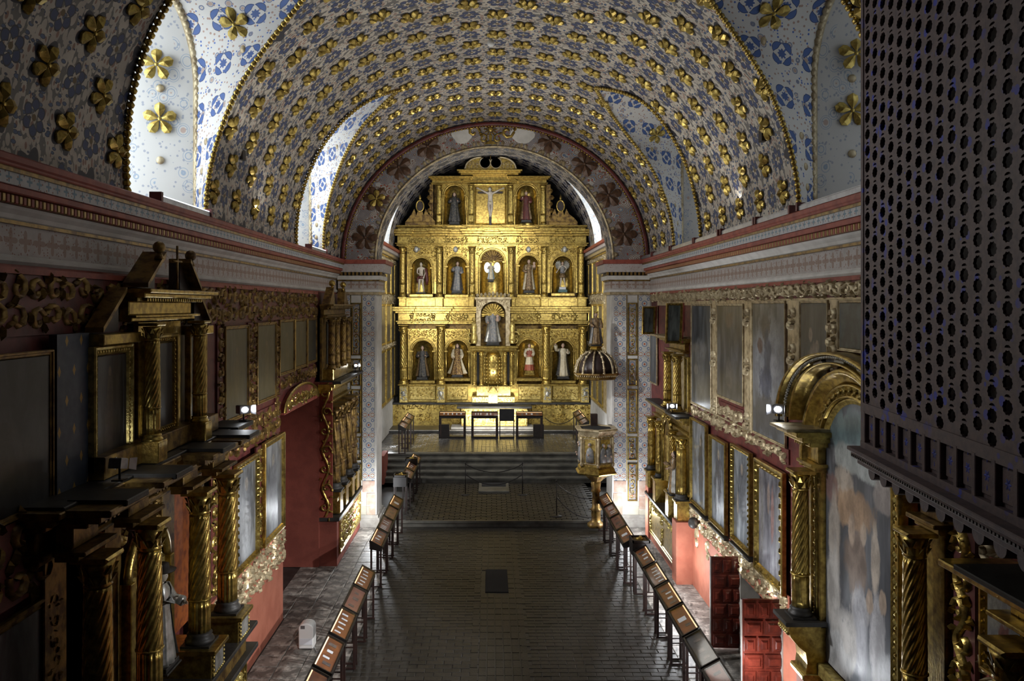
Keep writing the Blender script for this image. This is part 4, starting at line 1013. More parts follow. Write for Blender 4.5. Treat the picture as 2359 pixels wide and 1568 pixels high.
def skinned(name, joints, edges, parent, mat, L, rz=0):
    """one continuous body grown from a joint skeleton: joints (x, z, toward viewer, radius)"""
    me = bpy.data.meshes.new(name); Rz = Matrix.Rotation(rz, 3, 'Z')
    me.from_pydata([Rz @ Vector((j[0], -j[2], j[1])) for j in joints], edges, []); o = bpy.data.objects.new(name, me); COL.objects.link(o)
    sk = o.modifiers.new('skin', 'SKIN'); sk.use_smooth_shade = True; sb = o.modifiers.new('sub', 'SUBSURF'); sb.levels = sb.render_levels = 1
    lay = me.skin_vertices[0].data if me.skin_vertices else None
    if lay is None:
        bpy.context.view_layer.objects.active = o; bpy.ops.mesh.customdata_skin_add(); lay = me.skin_vertices[0].data
    for i, j in enumerate(joints): lay[i].radius = (j[3], j[3] if len(j) < 5 else j[4])
    lay[0].use_root = True
    dg = bpy.context.evaluated_depsgraph_get(); nm = bpy.data.meshes.new_from_object(o.evaluated_get(dg)); bpy.data.objects.remove(o)
    nm.materials.clear(); nm.materials.append(M[mat]); q = bpy.data.objects.new(name, nm); link(q, parent); ORG[q.name] = ORG[parent.name]; return q
def body(parent, h, mat, arms, legs=None, rz=0, z0=0, hx=0):
    """nude figure: arms = [(elbow, wrist) for each side] in fractions of h relative to the pelvis axis"""
    J = [(0, .50, 0, .082, .062), (0, .58, .0, .072, .055), (0, .68, .005, .085, .06), (0, .78, 0, .088, .055), (0, .835, 0, .036), (0, .875, .01, .032)]
    E = [(0, 1), (1, 2), (2, 3), (3, 4), (4, 5)]
    for s, (el, wr) in zip((-1, 1), arms):
        b = len(J); J += [(s*.115, .80, 0, .036), (el[0], el[1], el[2], .026), (wr[0], wr[1], wr[2], .018)]; E += [(3, b), (b, b+1), (b+1, b+2)]
        d = (Vector(wr)-Vector(el)).normalized(); a = Vector((-d.y, d.x, 0)) if abs(d.z) < .8 else Vector((1, 0, 0)); pw = len(J); pc = Vector(wr)+d*.035; J.append((*pc, .018)); E.append((b+2, pw))
        for k in range(4):
            q = pc+a*(k-1.5)*.014+d*.012; e = q+d*(.036, .042, .04, .03)[k]; i = len(J); J += [(*q, .0062), (*e, .005)]; E += [(pw, i), (i, i+1)]
        q = Vector(wr)+d*.02+a*(-.024); i = len(J); J += [(*q, .007), (*(q+d*.026-a*.008), .006)]; E += [(pw, i), (i, i+1)]
    legs = legs or [((-.055, .27, .01), (-.06, .04, 0)), ((.055, .27, .01), (.06, .04, 0))]
    for s, (kn, an) in zip((-1, 1), legs):
        b = len(J); J += [(s*.05, .46, 0, .058), (kn[0], kn[1], kn[2], .038), (kn[0]*.5+an[0]*.5, (kn[1]+an[1])/2+.03, kn[2]-.005, .036), (an[0], an[1], an[2], .020), (an[0]+s*.012, an[1]-.028, an[2]+.055, .018)]
        E += [(0, b), (b, b+1), (b+1, b+2), (b+2, b+3), (b+3, b+4)]
    J = [(j[0]*h+hx, j[1]*h+z0, j[2]*h)+tuple(x*h for x in j[3:]) for j in J]
    return skinned('body', J, E, parent, mat, None, rz)

# ================================================================ main altarpiece (one gilded thing, seen frontally)
AY = 36.0
def ax(x): return (x-1131)*AY/F
def az(y): return H-(y-705)*AY/F
TA = TF(AY)
ALT = thing('altarpiece', 'huge gilded three-storey altarpiece filling the end wall of the chancel', 'altarpiece', (0, AY, 1.0))
def niche(parent, xc, y0, ysp, r, x0, x1, ytop, wf=.0, depth=.42, mat='gold', arch_mat='gold', name='niche'):
    """panel with a round-headed niche; pixel inputs measured on the altarpiece plane"""
    u, rr = ax(xc), r*AY/F; v0, vs_, vt = az(y0), az(ysp), az(ytop); a0, a1 = ax(x0), ax(x1); m = MB(TA); n = 12
    arc = [(u-rr*cos(pi*i/n), vs_+rr*sin(pi*i/n)) for i in range(n+1)]
    m.add([(a0, v0, wf), (u-rr, v0, wf), (u-rr, vs_, wf), (a0, vs_, wf)], [(0, 1, 2, 3)]); m.add([(u+rr, v0, wf), (a1, v0, wf), (a1, vs_, wf), (u+rr, vs_, wf)], [(0, 1, 2, 3)])
    top = [(a0, vs_)]+[(a0+(a1-a0)*i/(n), vt) for i in range(n+1)]+[(a1, vs_)]
    vs = [(*p, wf) for p in arc]+[(a0+(a1-a0)*i/n, vt, wf) for i in range(n+1)]
    m.add(vs, [(i, i+1, n+2+i, n+1+i) for i in range(n)]); m.add([(a0, vs_, wf), (u-rr, vs_, wf), (a0, vt, wf)], [(0, 1, 2)]); m.add([(a1, vs_, wf), (u+rr, vs_, wf), (a1, vt, wf)], [(0, 1, 2)])
    pn = m.build(name, M[mat], parent, recalc=False)
    m = MB(TA); rows = []     # curved recess
    for v in (v0, (v0+vs_)/2, vs_): rows.append([(u-rr*cos(pi*i/n), v, wf-depth*sin(pi*i/n)) for i in range(n+1)])
    m.grid(rows); rows = []
    for j in range(7):
        e = pi/2*j/6; rows.append([(u-rr*cos(pi*i/n)*cos(e), vs_+rr*sin(e), wf-depth*sin(pi*i/n)*cos(e)) for i in range(n+1)])
    m.grid(rows); m.add([(u-rr*cos(pi*i/n), v0, wf-depth*sin(pi*i/n)) for i in range(n+1)], [tuple(range(n+1))]); m.build('niche_recess', M[arch_mat], pn, recalc=False)
    m = MB(TA); pts = [(u-rr, v0, wf)]+[(*p, wf) for p in arc]+[(u+rr, v0, wf)]; m.tube(pts, .035, 6); m.tube([(p[0]+(p[0]-u)*.18, p[1]+max(0, p[1]-vs_)*.18, p[2]) for p in pts], .022, 5)
    for s in (-1, 1): m.box(u+s*rr*1.02-.09, u+s*rr*1.02+.09, vs_-.05, vs_+.03, wf, wf+.08, .01)
    m.box(u-rr*1.15, u+rr*1.15, v0-.16, v0-.02, wf, wf+.18, .02); m.build('niche_moulding', M[mat], pn)
    m = MB(TA); m.carve(a0+.05, a1-.05, vs_+rr*.2, vt-.05, wf, .17, int(xc), .05, lambda x, y: math.hypot(x-u, y-vs_) < rr*1.35); m.build('niche_carving', M[mat], pn)
    return pn
# back board
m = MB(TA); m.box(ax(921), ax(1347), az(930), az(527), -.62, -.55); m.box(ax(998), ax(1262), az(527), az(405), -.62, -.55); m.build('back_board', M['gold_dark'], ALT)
# base dado with relief frames
m = MB(TA); m.box(ax(905), ax(1361), 1.0, az(928), -.3, .15); m.build('dado', M['gold'], ALT)
m = MB(TA)
for (a, b) in ((908, 1048), (1222, 1358)):
    m.carve(ax(a), ax(b), az(942), az(930), .15, .24, a, .05)
    for q in (a, b-9): m.carve(ax(q), ax(q+9), az(972), az(943), .15, .18, q, .05)
    c = (ax((a+b)/2), az(960)); m.carve(c[0]-.35, c[0]+.35, c[1]-.2, c[1]+.2, .15, .18, a+3, .05)
for q in (1052, 1212): m.carve(ax(q), ax(q+10), az(972), az(932), .15, .18, q, .06)
m.build('dado_carving', M['gold'], ALT)
m = MB(TA); m.box(ax(900), ax(1364), az(930), az(925), -.3, .3, .02); m.build('dado_shelf', M['slab'], ALT)
# predella
m = MB(TA); m.box(ax(921), ax(1352), az(925), az(884), -.5, .05); m.build('predella', M['gold'], ALT)
for q in (922, 1007, 1250, 1336):
    m = MB(TA); m.box(ax(q), ax(q+19), az(925), az(886), .05, .38, .02); p = m.build('pedestal', M['gold_bright'], ALT)
    m = MB(TA); m.ball((ax(q+9.5), az(904), .42), .10, 8, 6, (.8, 1.2, .5)); m.carve(ax(q+2), ax(q+17), az(920), az(890), .38, .16, q, .04); m.build('pedestal_relief', M['silver'], p)
for (a, b) in ((944, 1004), (1030, 1078), (1194, 1246), (1272, 1332)):
    m = MB(TA); m.box(ax(a), ax(b), az(920), az(888), .05, .16, .03); p = m.build('predella_panel', M['gold_bright'], ALT)
    m = MB(TA); m.carve(ax(a+3), ax(b-3), az(915), az(893), .16, .2, a, .06); m.build('panel_relief', M['gold_bright'], p)
# storey 1 niches, storey 2 niches, storey 3
niche(ALT, 974.5, 874, 808, 25, 940, 1008, 757, .05, .4); niche(ALT, 1054, 868, 808, 26, 1026, 1083, 757, .18, .5)
niche(ALT, 1218, 868, 806, 26, 1190, 1249, 757, .18, .5); niche(ALT, 1297, 874, 808, 25, 1265, 1333, 757, .05, .4)
niche(ALT, 971, 676, 617, 24, 938, 1008, 567, .05, .4); niche(ALT, 1052.5, 677, 614, 24, 1022, 1081, 567, .18, .5)
niche(ALT, 1217.5, 677, 612, 24, 1188, 1246, 567, .18, .5); niche(ALT, 1296, 674, 613, 24, 1260, 1330, 567, .05, .4)
niche(ALT, 1134, 677, 603, 27, 1095, 1170, 567, .1, .5, name='centre_niche')
niche(ALT, 1047.5, 518, 451, 25, 1018, 1080, 424, .05, .4); niche(ALT, 1213, 518, 451, 25, 1182, 1246, 424, .05, .4)
# shell of the centre niche and of the tabernacle
for (x, y, r) in ((1134, 600, 24), (1135.5, 725, 26)):
    m = MB(TA); u, v, rr = ax(x), az(y), r*AY/F
    for k in range(13):
        A = pi*k/12; m.ridge([(u+rr*.1*cos(A), v+rr*.1*sin(A)), (u+rr*.97*cos(A), v+rr*.97*sin(A))], [.02, .07], .02 if y < 650 else .42, .06)
    m.build('shell', M['gold_dark' if y < 650 else 'gold'], ALT)
# entablatures (lower, middle, upper) with projecting blocks over the columns
def entab(y0, y1, segs, nm):
    for (a, b, w) in segs: mouldings(ALT, nm, TA, ax(a), ax(b), az(y0), az(y1), -.1, w)
entab(746, 706, ((921, 1092, .42), (1180, 1347, .42), (922, 942, .62), (1006, 1026, .66), (1248, 1268, .66), (1330, 1347, .62)), 'lower_entablature')
entab(567, 530, ((920, 1347, .40), (920, 938, .6), (1004, 1022, .66), (1080, 1097, .66), (1168, 1187, .66), (1244, 1262, .66), (1328, 1346, .6)), 'middle_entablature')
entab(530, 520, ((918, 1347, .30), (1004, 1022, .5), (1080, 1097, .5), (1168, 1187, .5), (1244, 1262, .5)), 'middle_entablature')
entab(425, 408, ((998, 1078, .38), (1180, 1256, .38)), 'upper_entablature'); entab(422, 395, ((1072, 1184, .62),), 'upper_entablature')
m = MB(TA)
for (a, b) in ((945, 1003), (1027, 1078), (1190, 1246), (1270, 1328)):
    m.carve(ax(a), ax(b), az(741), az(720), .12, .19, a, .07)
    for q in (a+4, b-4): m.ball((ax(q), az(729), .2), .08, 8, 6)
for (a, b) in ((940, 1003), (1023, 1079), (1098, 1167), (1188, 1243), (1263, 1326)): m.carve(ax(a), ax(b), az(562), az(547), .12, .19, a, .07)
m.build('frieze_carving', M['gold_bright'], ALT)
for x in (960, 1050, 1217, 1300):
    m = MB(TA); m.ball((ax(x), az(575), .2), .14, 8, 6, (.8, 1, .5)); m.carve(ax(x-8), ax(x+8), az(581), az(570), .12, .15, x, .04); m.build('cherub_relief', M['silver'], ALT)
# columns
for x in (931.5, 1016, 1257.5, 1341): column(ALT, TA, ax(x), .33, az(883), az(747), .165, 'twist')
for x in (929, 1013, 1088, 1177, 1253, 1337): column(ALT, TA, ax(x), .33, az(685), az(568), .13, 'twist')
for x in (1012, 1085.5, 1175.5, 1250): column(ALT, TA, ax(x), .26, az(521), az(426), .11, 'twist')
# pedestal courses between storeys 1 and 2
for (a, b, w) in ((921, 1092, .3), (1180, 1350, .3), (921, 938, .5), (1004, 1022, .55), (1080, 1093, .5), (1178, 1187, .5), (1244, 1262, .55), (1328, 1347, .5)):
    m = MB(TA); m.box(ax(a), ax(b), az(706), az(686), -.1, w, .02); m.box(ax(a)-.04, ax(b)+.04, az(688), az(685), -.1, w+.05, .01); m.build('pedestal_course', M['gold'], ALT)
# crucifix panel
frame_mesh(ALT, TA, ax(1090), ax(1170), az(521), az(424), .0, .14, .16, 'gold', 'crucifix_panel_frame'); m = MB(TA); m.box(ax(1094), ax(1166), az(519), az(426), -.1, .02); m.build('crucifix_panel', M['gold'], ALT)
# broken curved pediment with twin round openings
u = ax(1130); a = ax(1190)-u; vb = az(395); vt = az(365); poly = []
n = 16
L_ = [(u-a, vb), (u-a, vb+.10)]+[(u-a+.05+(a-.45)*(1-cos(pi/2*i/8)), vb+.1+(vt-vb-.1)*sin(pi/2*i/8)) for i in range(9)]+[(u-.42, vt)]
hole = [(u-.245+.245*cos(A), vb+.34+.245*sin(A)) for A in [pi*.62+(2*pi*.80)*i/14 for i in range(15)]]
L_ += hole+[(u, vb+.38), (u, vb)]
for s in (-1, 1):
    m = MB(TA); m.prism([(u+(x-u)*(-s), y) for x, y in L_], 0, .30); m.build('broken_pediment', M['gold'], ALT)
    m = MB(TA); m.tube([(u+(x-u)*(-s), y, .32) for x, y in L_[1:12]], .04, 6); m.tube([(u+(x-u)*(-s), y, .30) for x, y in hole], .03, 5); m.carve(u+s*.5 if s > 0 else u-a+.15, u+a-.15 if s > 0 else u-.5, vb+.08, vb+.38, .3, .16, 5, .05); m.build('pediment_moulding', M['gold_pale'], ALT)
m = MB(TA); m.tube([(u, vb+.35, .15), (u, vt+.30, .15)], .02, 5); m.tube([(u-.1, vt+.18, .15), (u+.1, vt+.18, .15)], .018, 5); m.build('small_cross', M['gold_dark'], ALT)
# side attic pieces with oval medallions
for s, x0, x1, xm in ((-1, 934, 1004, 968), (1, 1263, 1330, 1291)):
    m = MB(TA); m.box(ax(x0), ax(x1), az(524), az(512), 0, .2, .02); uL, uR, um = ax(x0), ax(x1), ax(xm)
    v = az(512); m.prism([(uL, v), (uR, v), (uR-.15, v+.18), (um+.38, v+.36), (um+.26, v+.60), (um+.16, v+.30), (um+.1, v+.52), (um-.1, v+.52), (um-.16, v+.30), (um-.26, v+.60), (um-.38, v+.36), (uL+.15, v+.18)], 0, .12)
    p = m.build('attic_scroll', M['gold_dark'], ALT)
    m = MB(TA); cy = az(475); m.tube([(um+.17*cos(2*pi*k/20), cy+.25*sin(2*pi*k/20), .1) for k in range(21)], .035, 6, False); m.tube([(um, cy+.25, .1), (um, cy+.36, .1), (um, cy+.52, .1)], [.03, .07, .01], 6); m.tube([(um, v+.5, .1), (um, cy-.24, .1)], .05, 6); m.build('medallion_frame', M['gold'], p)
    m = MB(TA); m.lathe(um, .06, [(.155, cy-.0)], 4) if False else m.prism([(um+.15*cos(2*pi*k/16), cy+.23*sin(2*pi*k/16)) for k in range(16)], .04, .07); m.build('medallion_picture', M['darkwood'], p)
    m = MB(TA); xe = 992 if s < 0 else 1264
    for k in range(6): m.leaf(ax(998) if s < 0 else ax(1262), az(515-k*15), .0, pi if s < 0 else 0, .30-.02*(k % 2)*3, .12, .08)
    m.box(*(sorted((ax(998), ax(990)) if s < 0 else (ax(1258), ax(1268)))), az(520), az(425), -.05, .05); m.build('attic_wing', M['gold_dark'], ALT)
# tabernacle and centre shrine
m = MB(TA); m.box(ax(1085), ax(1190), az(884), az(798), -.1, .25); m.build('tabernacle_body', M['gold'], ALT)
m = MB(TA); m.box(ax(1083), ax(1192), az(800), az(795), -.1, .66, .02); m.box(ax(1086), ax(1189), az(806), az(800), -.1, .5, .01); m.build('tabernacle_cornice', M['gold'], ALT)
m = MB(TA); m.lathe(ax(1136), .1, [(.40, az(882)), (.40, az(830)), (.38, az(818)), (.30, az(810))], 24); p = m.build('tabernacle_door', M['gold'], ALT)
m = MB(TA)
for i in range(7):
    for j in range(8): A = pi*.12+pi*.76*i/6; m.ball((ax(1136)+.41*cos(A), az(878-j*8), .1+.41*sin(A)), .035, 5, 4)
m.build('door_relief', M['gold_bright'], p)
for x in (1093, 1109, 1163, 1178): column(ALT, TA, ax(x), .42, az(884), az(808), .075, 'vine', seg=16)
for (a, b) in ((1099, 1104), (1168, 1173)): m = MB(TA); m.box(ax(a), ax(b), az(884), az(810), .22, .28); m.build('dark_recess', M['black'], ALT)  # flat black strips, recess shade put into the colour
u = ax(1136)
m = MB(TA); rr = 32*AY/F; vs_ = az(722); n = 14
outer = [(u-.75, az(795)), (u-.75, az(700)), (u-.8, az(690)), (u+.8, az(690)), (u+.75, az(700)), (u+.75, az(795))]
for s in (-1, 1):
    m.box(*(sorted((u+s*.56, u+s*.76))), az(795), vs_, .0, .45)
m.grid([[(u-.56*cos(pi*i/n), vs_+.54*sin(pi*i/n), .45) for i in range(n+1)], [(u-.76+1.52*i/n, az(688), .45) for i in range(n+1)]], False)
m.add([(u-.56, vs_, .45), (u-.76, vs_, .45), (u-.76, az(688), .45)], [(0, 1, 2)]); m.add([(u+.56, vs_, .45), (u+.76, vs_, .45), (u+.76, az(688), .45)], [(0, 1, 2)])
m.box(u-.82, u+.82, az(690), az(684), .0, .55, .02); m.build('shrine_arch', M['gold_pale'], ALT)
m = MB(TA); m.carve(u-.74, u+.74, vs_+.1, az(690), .45, .17, 9, .05, lambda x, y: math.hypot(x-u, y-vs_) < .6)
for k in range(9): m.leaf(u-.7+k*.175, az(684), .45, pi/2, .16+.10*(1-abs(k-4)/4), .07, .05)
m.build('shrine_carving', M['gold_pale'], ALT)
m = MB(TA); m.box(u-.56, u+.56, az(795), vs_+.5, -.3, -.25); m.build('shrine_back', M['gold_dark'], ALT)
for s in (-1, 1):
    m = MB(TA); m.ball((u+s*.86, az(735), .5), .09, 8, 6); m.lathe(u+s*.86, .5, [(.12, az(790)), (.17, az(778)), (.10, az(765)), (.14, az(752)), (.07, az(741))], 12); m.scroll(u+s*1.0, az(770), .4, .35, 0, s, .12); m.scroll(u+s*.98, az(785), .4, .3, 2, -s, .12); m.build('caryatid_bracket', M['gold_bright'], ALT)
# gradine and small gothic shrine on the altar
m = MB(TA); m.box(ax(1088), ax(1185), az(922), az(909), .15, .8, .02); m.box(ax(1098), ax(1176), az(910), az(886), .15, .6, .02); m.carve(ax(1090), ax(1183), az(921), az(911), .8, .16, 3, .03); m.build('gradine', M['gold_bright'], ALT)
m = MB(TA); x0, x1 = ax(1125), ax(1146); xm = (x0+x1)/2; m.box(x0, x1, az(922), az(898), .8, 1.05, .01); m.prism([(x0, az(898)), (x1, az(898)), (xm, az(884))], .82, 1.04)
for x in (x0, x1): m.tube([(x, az(898), .95), (x, az(888), .95), (x, az(881), .95)], [.03, .03, .004], 5)
m.build('gothic_tabernacle', M['gold_bright'], ALT)

# altar table: bright carved frontal under a pale top
AT = thing('altar_table', 'bright carved altar table with a pale top in front of the altarpiece', 'altar', (0, 35.0, 1.12))
TT2 = TF(35.0); kx = 35.0/F
m = MB(TT2); m.box(-1.30, 1.60, 1.22, 2.0, -.6, 0); m.build('table_body', M['gold_bright'], AT)
m = MB(TT2); m.box(-1.5, 1.8, 2.0, 2.10, -.7, .14, .02); m.build('table_top', M['slab'], AT)
for (a, b) in ((-1.26, -.32), (-.30, .62), (.64, 1.56)):
    frame_mesh(AT, TT2, a, b, 1.28, 1.80, .0, .07, .04, 'gold_bright', 'frontal_frame'); m = MB(TT2); m.scroll((a+b)/2-.12, 1.54, 0, .3, 0, 1, .04); m.scroll((a+b)/2+.12, 1.54, 0, .3, pi, -1, .04); m.build('frontal_relief', M['gold_bright'], AT)
m = MB(TT2)
for k in range(14): m.ball((-1.2+k*.215, 1.89, .02), .045, 6, 5)
m.build('frontal_beads', M['gold_bright'], AT)

# statues in the niches
def st(x, ybot, ytop, lab, **k):
    z = az(ybot); h = (ybot-ytop)*AY/F; ph = k.pop('pedh', .12); w = k.pop('w', .15)
    return statue('statue', lab, (ax(x), AY-w, z), h-ph, pedh=ph, **k)
st(973, 874, 796, 'statue in dark habit with white cuffs, bottom-row niche at the far left', robe='blackrobe', mantle='brownrobe', arms=((.1, .5), (.1, .3)), seed=1, w=-.02)
st(1054, 867, 791, 'statue of a nun in brown brocade and white cloak, bottom-row niche', robe='brocade', mantle='creamrobe', hood=True, arms=((-.4, .6), (-.4, .6)), flare=1.5, seed=2)
st(1219, 862, 791, 'statue in white alb and short red cape, bottom-row niche', robe='creamrobe', mantle=None, lower='scarlet', arms=((-.6, .5), (-.3, .6)), seed=3, ped='gold', pedh=.2)
cp = MB(lambda p: (ax(1219)+p[0], AY-.15-p[2], az(862)+p[1])); hh = 1.2
cp.lathe(0, 0, [(.19, .82), (.18, .95), (.13, 1.12), (.06, 1.22)], 16, 0, lambda A, v, j: 1+.04*sin(9*A), sq=.75); o = cp.build('short_cape', M['scarlet'], bpy.data.objects[sorted([o.name for o in bpy.data.objects if o.name.startswith('statue') and o.type == 'EMPTY'])[-1]])
st(1297, 872, 790, 'statue in cream habit raising one hand, bottom-row niche at the far right', robe='creamrobe', mantle='blackrobe', arms=((.75, .2), (.2, .4)), seed=4, w=-.02)
st(1135.5, 794, 703, 'tall crowned statue in a silvery gown, in the central shell niche', robe='greyrobe', mantle='silver', arms=((-.5, .6), (-.2, .6)), seed=5, crown='gold', prop=(1, 'child'), w=.3, flare=1.1)
st(1053, 676, 603, 'statue of a friar in grey and black habit, middle row', robe='greyrobe', mantle='blackrobe', arms=((.2, .5), (-.1, .6)), seed=6, lean=.3, turn=.3)
st(1218, 675, 598, 'statue of a friar in pale striped habit holding a child, middle row', robe='brownrobe', mantle='creamrobe', arms=((-.2, .4), (.3, .6)), prop=(1, 'child'), seed=7, bald=True)
st(1131, 650, 606, 'small white and blue statue before a bright glow, middle-row centre', robe='creamrobe', mantle='bluerobe', arms=((.1, .6), (.1, .6)), seed=8, crown='silver', hair='hair', w=.2)
st(1047, 518, 443, 'dark veiled statue with hands joined, top row beside the crucifix', robe='blackrobe', mantle='blackrobe', hood=True, arms=((.1, .7), (.1, .7)), seed=9, w=-.02)
st(1212, 513, 440, 'statue in dark red robe and gold halo, top row beside the crucifix', robe='redrobe', mantle='brownrobe', arms=((.2, .5), (-.2, .5)), seed=10, crown='gold', w=-.02)
# partly nude figure with red cloak, middle row left
t = thing('statue', 'half-nude statue with a red cloak over one arm, middle row far left', 'statue', (ax(970), AY+.05, az(676)))
STT = lambda p, L=t.location.copy(): (L[0]+p[0], L[1]-p[2], L[2]+p[1])
hh = 1.36; bd = body(t, hh, 'ivory', [((-.13, .64, .03), (-.02, .58, .12)), ((.14, .66, .0), (.10, .52, .06))], [((-.06, .27, .04), (-.08, .04, .02)), ((.05, .27, 0), (.09, .04, 0))], z0=.06)
head(t, (0, .06+hh*.925, .02), hh*.064, 'ivory', 'hair', turn=-.3)
m = MB(STT); m.lathe(0, 0, [(.13, .66), (.125, .74), (.12, .80)], 20, 0, lambda A, v, j: 1+.06*sin(8*A), sq=.8); m.tube([(.20, 1.14, 0), (.24, .9, -.03), (.26, .6, -.05), (.24, .40, -.04)], [.06, .08, .09, .05], 8); m.tube([(-.12, .78, .05), (-.17, .62, .04), (-.16, .5, .04)], [.04, .05, .03], 6); m.build('cloak', M['redrobe'], t)
m = MB(STT); m.box(-.22, .22, 0, .06, -.16, .2, .01); m.build('plinth', M['slab'], t)
# winged warrior
t = thing('statue', 'winged statue in blue cuirass and skirt on a teal block, middle row', 'statue', (ax(1296), AY+.02, az(673)))
STT = lambda p, L=t.location.copy(): (L[0]+p[0], L[1]-p[2], L[2]+p[1]); hh = 1.16; z0 = .24
bd = body(t, hh, 'ivory', [((-.16, .68, .04), (-.22, .60, .1)), ((.15, .70, .04), (.10, .62, .12))], [((-.06, .27, .04), (-.09, .05, .02)), ((.06, .27, .03), (.10, .05, 0))], z0=z0)
head(t, (0, z0+hh*.925, .02), hh*.066, 'skin', 'hair', crown='gold')
m = MB(STT); m.lathe(0, 0, [(.17, z0+hh*.36), (.15, z0+hh*.44), (.10, z0+hh*.53)], 24, 0, lambda A, v, j: 1+.1*sin(10*A), sq=.85); m.build('skirt', M['brownrobe'], t)
m = MB(STT); m.lathe(0, 0, [(.10, z0+hh*.53), (.115, z0+hh*.62), (.12, z0+hh*.76), (.07, z0+hh*.83)], 16, 0, None, sq=.7); m.build('cuirass', M['greyrobe'], t)
for s in (-1, 1):
    m = MB(STT)
    for k in range(7): m.leaf(s*.06, z0+hh*.74, -.10, (pi/2-s*(.2+k*.22)) if s > 0 else (pi/2+(.2+k*.22)), (.44, .46, .46, .42, .38, .33, .28)[k]*.85, .05, .03)
    m.build('wing', M['silver'], t)
m = MB(STT); m.box(-.20, .20, 0, .12, -.18, .18, .01); m.build('block', M['teal'], t); m = MB(STT); m.box(-.15, .15, .12, .24, -.14, .14, .02); m.build('cloud_base', M['card'], t)
# crucifix
cx, cyb, h = ax(1129.5), az(520), 2.0
t = thing('crucifix', 'pale carved figure on a dark cross in the top centre panel', 'crucifix', (cx, AY-.12, cyb))
STT = lambda p, L=t.location.copy(): (L[0]+p[0], L[1]-p[2], L[2]+p[1])
top = az(434)-cyb
m = MB(STT); m.box(-.06, .06, 0, top-.05, -.04, .04, .01); m.box(-.56, .56, top-.25, top-.15, -.04, .04, .01); m.build('cross', M['darkwood'], t)
hh = 1.42; z0 = .34
body(t, hh, 'ivory', [((-.23, .86, .05), (-.37, .925, .03)), ((.23, .86, .05), (.37, .925, .03))], [((-.035, .27, .09), (-.012, .05, .05)), ((.045, .27, .09), (.018, .05, .07))], z0=z0)
head(t, (-.02, z0+hh*.90, .09), hh*.062, 'ivory', 'hair', turn=-.4)
m = MB(STT); m.lathe(0, .02, [(.10, z0+hh*.44), (.105, z0+hh*.49), (.09, z0+hh*.53)], 16, 0, lambda A, v, j: 1+.1*sin(6*A), sq=.8); m.build('loincloth', M['creamrobe'], t)
# lit white backing in the centre niche
GW = MB(TA); u = ax(1134)
for s in (-1, 1): GW.prism([(u+s*.22+.15*cos(2*pi*k/16), az(616)+.24*sin(2*pi*k/16)) for k in range(16)], -.02, .0)
GW.build('backlit_glass', emit('backlit_niche_glass', (1, 1, .96), .9), ALT)

# side walls of the chancel: framed paintings in rows
def chancel_T(side):
    x = CX+side*CA; return lambda p: (x-side*(p[2]+.03), p[0], p[1])
k = 0
for side, sn in ((-1, 'left'), (1, 'right')):
    T = chancel_T(side)
    for row, (z0, z1) in enumerate(((2.55, 4.6), (5.0, 6.5), (7.1, 8.3))):
        for j, (a, b) in enumerate(((31.6, 32.8), (33.3, 34.5), (34.9, 35.9))):
            nm = ('bottom', 'middle', 'top')[row]; ps = ('nearest the arch', 'second from the arch', 'nearest the altarpiece')[j]
            picture('painting', 'dark gilt-framed painting, %s row of the %s chancel wall, %s' % (nm, sn, ps), T, a, b, z0, z1, canvas((.04, .04, .045), (.13, .13, .13), [(.5, .45, .3, .4, (.16, .14, .12))] if row == 0 else ()), .09, .06, 'gold', flip=side < 0, group='paintings on the chancel walls')
    m = MB(T)
    for (z0, z1) in ((4.75, 4.9), (6.65, 7.0), (8.35, 8.52)): m.carve(31, 36.6, z0, z1, 0, z1-z0, 7, .05)
    m.build('wall_carving', M['gold_pale'], bpy.data.objects['wall_chancel_%s' % sn])
# ================================================================ left wall
tl = TL(.0); TLp = TL(.10)      # lower objects stand on the proud dado plane
def carving_on(wall, T, u0, u1, v0, v1, size, seed, mat='gold_dark', back='maroon', w=.02, name='carved_band', h=.05, hole=None):
    m = MB(T); m.box(u0, u1, v0, v1, -.01, w); p = m.build(name, M[back], wall); m = MB(T); m.carve(u0+.02, u1-.02, v0+.02, v1-.02, w, size, seed, h, hole); m.build('gilt_carving', M[mat], p); return p
def wave_band(parent, T, u0, u1, v0, v1, w, vertical, mat, h=.06, name='scroll_carving', per=None):
    """undulating stem with alternating scrolls and leaves"""
    m = MB(T); L = (v1-v0) if vertical else (u1-u0); W = (u1-u0) if vertical else (v1-v0); per = per or W*2.4; n = max(8, int(L/per*12)); pts = []
    def P(s, o): return ((u0+u1)/2+o, v0+s) if vertical else (u0+s, (v0+v1)/2+o)
    for i in range(n+1): s = L*i/n; pts.append(P(s, W*.26*sin(2*pi*s/per)))
    m.ridge(pts, W*.10, w, h); k = 0; s = per*.25
    while s < L:
        sg = 1 if k % 2 == 0 else -1; c = P(s, -sg*W*.10); m.scroll(c[0], c[1], w, W*.80, (pi/2 if not vertical else 0)*sg, sg*(1 if not vertical else -1), h)
        for a in range(4): q = P(s+per*.18*(a-1.5), sg*W*.30); m.leaf(q[0], q[1], w, R.uniform(0, 6.28), W*.36, W*.10, h)
        s += per/2; k += 1
    return m.build(name, M[mat], parent)
carving_on(WL, tl, 6.0, 20.0, 6.22, 6.82, .30, 21, 'gold_dark', 'maroon', .03)
m = MB(tl); m.box(6, 20, 6.80, 6.86, 0, .06); m.build('red_bead', M['redband'], WL)
